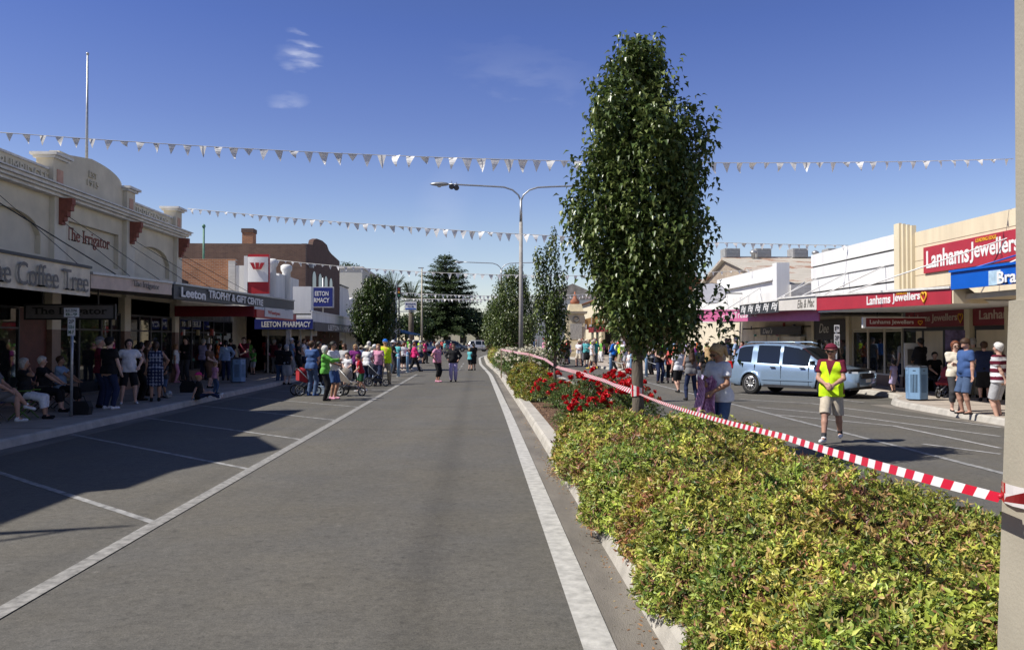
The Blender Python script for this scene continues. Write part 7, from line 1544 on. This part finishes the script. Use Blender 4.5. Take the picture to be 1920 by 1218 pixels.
# right side, named
per(1111, 692, 'man in white T-shirt, cap and white shorts striding left across the lane', 0, H=1.78, face=55, pose='walk', legs='walk', top='white', bottom='beige', bt='shorts', hair='grey', hat=('cap', 'beige'), shoes='yellow')
per(1151, 694, 'man in bright blue jacket and black trousers at the crossing nose', S, H=1.72, face=60, pose='front', top='bright blue', sleeve='long', bottom='black', hair='brown', legs='step')
per(1163, 690, 'person in lime shirt behind the bright blue jacket', S, H=1.68, face=90, pose='relaxed', top='lime', bottom='khaki', hair='grey')
per(1172, 694, 'person in long white shirt bending by the bollards', S, H=1.7, face=100, pose='front', lean=16, top='white', bottom='light grey', bt='shorts', hair='grey')
per(1180, 697, 'small child in white stripes by the bollards', S, H=1.05, face=120, pose='front', top='white', bottom='white', hair='fair', child=True, pattern=None)
per(1222, 702, 'woman in white and grey top just right of the pear trunk', S, H=1.62, face=100, pose='front', top='light grey', bottom='black', hair='brown')
per(1229, 694, 'man in a red shirt behind the man in the black singlet', S, H=1.78, face=120, pose='front', top='hot pink', bottom='navy', hair='auburn')
per(1237, 718, 'man in black singlet and dark jeans beside the pear trunk', 0, H=1.78, face=-165, pose='front', top='black', sleeve='none', bottom='navy', bt='jeans', hair='grey', res=.018)
per(1247, 713, 'person in beige skirt behind the man in the black singlet', 0, H=1.65, face=160, pose='front', top='beige', bottom='beige', bt='skirt', hair='brown')
per(1257, 718, 'woman in coral T-shirt and black cropped trousers', 0, H=1.6, face=-20, pose='front', top='coral', bottom='black', bt='capri', hair='auburn')
per(1272, 736, 'woman in loose white-blue shirt and black shorts', 0, H=1.58, face=15, pose='relaxed', top='light blue' if False else 'white', bottom='black', bt='shorts', hair='auburn', hs='bob', legs='step', res=.018)
per(1296, 750, 'woman with long brown hair in grey singlet and navy leggings', 0, H=1.62, face=5, pose='front', top='grey', sleeve='none', bottom='navy', bt='leggings', hair='brown', hs='long', legs='wide', res=.016)
per(1313, 738, 'person in navy check shirt and white shorts behind the leggings', 0, H=1.68, face=20, pose='relaxed', top='navy', bottom='white', bt='shorts', hair='black', pattern='check')
per(1327, 752, 'girl with curly blond hair, black top and purple shorts', 0, H=1.64, face=10, pose='front', top='black', bottom='lilac', bt='shorts', hair='blond', hs='curly', shoes='black', legs='step', res=.017)
per(1340, 720, 'woman with a green bag strap behind the curly-haired girl', 0, H=1.7, face=20, pose='front', top='dark green', bottom='navy', hair='brown')
per(1380, 706, 'man in light blue shirt and navy cap just left of the car', S, H=1.78, face=60, pose='elbow', top='light blue', bottom='navy', hair='grey', hat=('cap', 'navy'))
per(1392, 702, 'woman in hot pink scarf and grey top behind the car tail', S, H=1.6, face=100, pose='front', top='hot pink', bottom='grey', hair='brown')
per(1478, 694, 'fair-haired person seen over the car roof, left one', S, H=1.72, face=180, pose='front', top='beige', bottom='navy', hair='blond')
per(1499, 696, 'balding person seen over the car roof, right one', S, H=1.75, face=180, pose='front', top='grey', bottom='navy', hair='fair', hs='bald')
per(1517, 697, 'dark-haired person in a purple top behind the car bonnet', S, H=1.66, face=140, pose='front', top='purple', bottom='black', hair='black')
# foreground woman with patterned towel
wx, wy = 3.62, 12.25
wm_ = person(wx, wy, 'blond woman in sunglasses and white T-shirt looking down, holding a patterned purple towel', z=.12, H=1.66, face=118, pose='hold', hturn=-4, hnod=28, lean=6, top='white', bottom='denim', bt='jeans', hair='blond', hs='tail', shades=True, res=.011, fat=1.06, skin=(.34, .17, .10), neckv=True)
tw = thing('towel', 'pink and purple patterned cloth hanging from the hands of the blond woman', 'cloth', (wx-.27, wy-.16, .9))
rgt = np.random.default_rng(9); nu, nv = 26, 40; U_, V_ = np.meshgrid(np.linspace(0, 1, nu), np.linspace(0, 1, nv)); ww_ = .20+.07*V_
TXx = (U_-.5)*2*ww_*.62+.03*np.sin(V_*6+U_*2); TYy = .06*np.sin(U_*17+V_*3)+.03*np.sin(U_*7+V_*7); TZz = .40-V_*(.74+.14*np.sin(U_*7))+.05*np.cos(U_*9)
Vt = np.stack([TXx, TYy, TZz], -1).reshape(-1, 3); ii = np.arange(nu*nv).reshape(nv, nu); Ft = np.stack([ii[:-1, :-1], ii[:-1, 1:], ii[1:, 1:], ii[1:, :-1]], -1).reshape(-1, 4)
pc = np.where((np.sin(U_*46)*np.sin(V_*60+2*np.sin(U_*9)) > .35)[..., None], np.array([.30, .08, .22]), np.array([.62, .34, .50])).reshape(-1, 3)
Vb = Vt-np.array([0, -.012, 0]); me = np_mesh('cloth_sheet', np.concatenate([Vt, Vb]), np.concatenate([Ft, Ft[:, ::-1]+len(Vt)]), True, np.concatenate([pc, pc])); add_obj('cloth_sheet', me, colmat('cloth', .85), tw)
# hi-vis marshal
x, y = pp_(1560, 829); mar = person(x, y, 'man in maroon cap and lime safety vest walking on the right lane, hands clasped', H=1.76, face=146, pose='front', top='maroon', bottom='beige', bt='shorts', hair='brown', hat=('cap', 'maroon'), vest='lime', shoes='white', socks='charcoal', res=.011, legs='walk', fat=1.02, shades=True, skin=(.45, .25, .18))
# right footpath
per(1792, 771, 'woman in pale pink T-shirt and sunglasses with arms crossed on the kerb', S, H=1.66, face=170, pose='cross', top='pink' if False else 'cream', bottom='charcoal', bt='capri', hair='auburn', hs='tail', shades=True, shoes='thongs', res=.014)
per(1812, 776, 'man in blue T-shirt and denim shorts looking down on the kerb', S, H=1.72, face=95, pose='down', top='blue', bottom='denim', bt='shorts', hair='brown', hnod=28, shoes='thongs', res=.014, fat=1.15)
per(1874, 790, 'grey-haired man in maroon and white striped shirt, hands behind, by the pole', 0.02, H=1.76, face=30, pose='behind', top='maroon', bottom='light grey', bt='shorts', hair='white', pattern='stripes', shoes='white', res=.014, fat=1.1)
per(1692, 726, 'man in grey T-shirt under the awning by the clothes rail', S, H=1.74, face=40, pose='elbow', top='light grey', bottom='navy', hair='brown')
per(1727, 736, 'man in black jacket seen from behind the blue bin', S, H=1.74, face=20, pose='front', top='black', sleeve='long', bottom='denim', bt='jeans', hair='black', fat=1.12)
per(1676, 735, 'small child in purple dress by the clothes rail', S, H=1.0, face=20, pose='down', top='lilac', bt='dress', hair='black', child=True)
per(1718, 728, 'grey-haired woman just left of the man in the black jacket', S, H=1.6, face=10, pose='front', top='grey', bottom='charcoal', hair='grey')
x, y = pp_(1753, 735, S); chair(x, y, S, 170, 'dark folding chair under the jeweller awning beside the bin', (.05, .05, .05)); person(x, y, 'woman sitting with a baby on her lap beside the blue bin', z=S, H=1.6, face=170, pose='lap', legs='sit', top='black', bottom='black', hair='black', res=.02)
per(1763, 725, 'dark-haired woman in cream top beside the white poster', S, H=1.66, face=-40, pose='front', top='beige', bottom='black', hair='black', hs='long')
per(1778, 720, 'woman in white blouse in the jeweller doorway', S, H=1.66, face=-70, pose='front', top='white', bottom='charcoal', hair='brown')
per(1825, 745, 'grey-haired man in khaki behind the couple', S, H=1.74, face=-30, pose='front', top='khaki', bottom='khaki', hair='grey')
per(1846, 752, 'woman in navy top and long dark skirt in the shade near the pole', S, H=1.64, face=-30, pose='front', top='navy', bottom='black', bt='skirt', hair='brown', fat=1.12)
per(1860, 744, 'person in black with a light grey cap beside the pole', S, H=1.74, face=20, pose='front', top='charcoal', bottom='black', hair='grey', hat=('cap', 'light grey'))
per(1872, 748, 'person in dark green half hidden by the concrete pole', S, H=1.6, face=60, pose='front', top='dark green', bottom='black', hair='black')

# distant crowds: every figure its own object with its own clothes
tops = ['white', 'red', 'navy', 'pink', 'light blue', 'black', 'hot pink', 'grey', 'yellow', 'teal', 'maroon', 'blue', 'cream', 'purple', 'green', 'orange', 'coral', 'lime', 'beige', 'aqua', 'lilac', 'charcoal', 'khaki']
bots = [('black', 'trousers', 'black trousers'), ('denim', 'jeans', 'blue jeans'), ('navy', 'shorts', 'navy shorts'), ('beige', 'shorts', 'beige shorts'), ('grey', 'capri', 'grey cropped trousers'), ('white', 'trousers', 'white trousers'), ('black', 'skirt', 'a black skirt')]
hrs = ['black', 'brown', 'blond', 'grey', 'auburn', 'white']; used = set(); rgc = random.Random(42)
def crowd(spots, where, z, faces=(0, 360), group=None):
    for (px, py) in spots:
        for _ in range(200):
            tp_ = rgc.choice(tops); bo_ = rgc.choice(bots); hr_ = rgc.choice(hrs)
            key = (tp_, bo_[2], where)
            if key not in used: break
        used.add(key); hat = rgc.choice([None, None, None, ('cap', rgc.choice(['white', 'navy', 'red'])), ('hat', rgc.choice(['cream', 'khaki']))]); x, y = pp_(px, py, z)
        person(x, y, 'person in %s top and %s %s' % (tp_, bo_[2].replace('a black skirt', 'black skirt'), where), z=z, H=rgc.uniform(1.5, 1.82), face=rgc.uniform(*faces), pose=rgc.choice(['relaxed', 'front', 'cross', 'elbow', 'down', 'hips']),
               top=tp_, bottom=bo_[0], bt=bo_[1], sleeve=rgc.choice(['short', 'short', 'none', 'long']), hair=hr_, hs=rgc.choice(['short', 'short', 'tail', 'bob', 'long']), hat=hat, fat=rgc.uniform(.92, 1.15), res=.03, group=group, legs=rgc.choice(['stand', 'wide', 'step']))
crowd([(rgc.uniform(570, 735), rgc.uniform(690, 712)) for _ in range(9)], 'behind the prams', 0, (-150, -30), 'spectators standing behind the prams')
crowd([(rgc.uniform(735, 800), rgc.uniform(668, 682)) for _ in range(12)], 'under the far left awning', S, (-150, -30), 'spectators under the far left awning')
crowd([(rgc.uniform(490, 575), rgc.uniform(690, 700)) for _ in range(7)], 'outside the pharmacy', S, (-150, -30), 'people outside the pharmacy')
crowd([(802, 660), (808, 662), (822, 665), (829, 661), (834, 664), (846, 666), (858, 650), (866, 649), (842, 652), (815, 655)], 'on the road far away', 0, (0, 360), 'people on the road far away')
crowd([(rgc.uniform(930, 1010), rgc.uniform(656, 668)) for _ in range(16)], 'beyond the white roses', 0, (60, 200), 'people beyond the white roses')
crowd([(rgc.uniform(1012, 1180), rgc.uniform(664, 678)) for _ in range(40)], 'near the monument', S, (60, 200), 'spectators around the monument')
crowd([(rgc.uniform(1050, 1180), rgc.uniform(679, 689)) for _ in range(14)], 'at the far right kerb', S, (60, 200), 'spectators along the far right kerb')
crowd([(rgc.uniform(1195, 1400), rgc.uniform(683, 700)) for _ in range(22)], 'on the right footpath behind the pear tree', S, (60, 200), 'spectators behind the pear tree')
crowd([(rgc.uniform(1535, 1640), rgc.uniform(700, 712)) for _ in range(6)], 'by the clothes rails', S, (-60, 200), 'shoppers by the clothes rails')
crowd([(rgc.uniform(340, 470), rgc.uniform(694, 704)) for _ in range(8)], 'in the trophy shop shade', S, (-150, -30), 'people in the trophy shop shade')
# war memorial
mo = AY(1078, 640, 84); mm = thing('monument', 'cream stone war memorial with tapering shaft, wreath roundels and inscription panels', 'monument', (mo.x, 84, .15)); ms_ = pm('memorial_stone', (.68, .58, .38), .8, .06, 3.)
def frus(mb, h0, r0, h1, r1):
    vs = [(sx*r0, sy*r0, h0) for sx, sy in ((-1, -1), (1, -1), (1, 1), (-1, 1))]+[(sx*r1, sy*r1, h1) for sx, sy in ((-1, -1), (1, -1), (1, 1), (-1, 1))]; mb.add(vs, [(0, 3, 2, 1), (4, 5, 6, 7), (0, 1, 5, 4), (1, 2, 6, 5), (2, 3, 7, 6), (3, 0, 4, 7)])
mb = MB(); frus(mb, 0, 1.9, .35, 1.9); frus(mb, .351, 1.6, .7, 1.55); mb.build('steps', ms_, mm, local=True)
mb = MB(); frus(mb, .701, 1.35, 1.5, 1.2); frus(mb, 1.501, 1.0, 4.3, .85); mb.build('shaft', ms_, mm, local=True); mb = MB(); frus(mb, 4.301, 1.1, 4.55, 1.15); frus(mb, 4.551, .8, 5.3, .6); mb.build('cornice', ms_, mm, local=True)
MB().box(-.6, .6, -1.02, -.98, 1.7, 3.3).build('inscription_panel', pm('memorial_panel', (.5, .47, .4), .6, .15, 6.), mm, local=True); MB().box(.96, 1.02, -.6, .6, 1.7, 3.3).build('inscription_panel', _M['memorial_panel'], mm, local=True)
MB().tube([(math.cos(a)*.28, -.97, 3.75+math.sin(a)*.28) for a in [k*math.pi/8 for k in range(17)]], .05, 6).build('wreath', M_grey, mm, local=True); MB().tube([(.95, math.cos(a)*.28, 3.75+math.sin(a)*.28) for a in [k*math.pi/8 for k in range(17)]], .05, 6).build('wreath', M_grey, mm, local=True)
MB().lathe([(.45, 5.3), (.5, 5.6), (.2, 5.9), (.05, 6.6)], (0, 0, 0), 8).build('finial', pm('red_roof_tiles', (.36, .13, .07), .8), mm, local=True)
finish_texts()
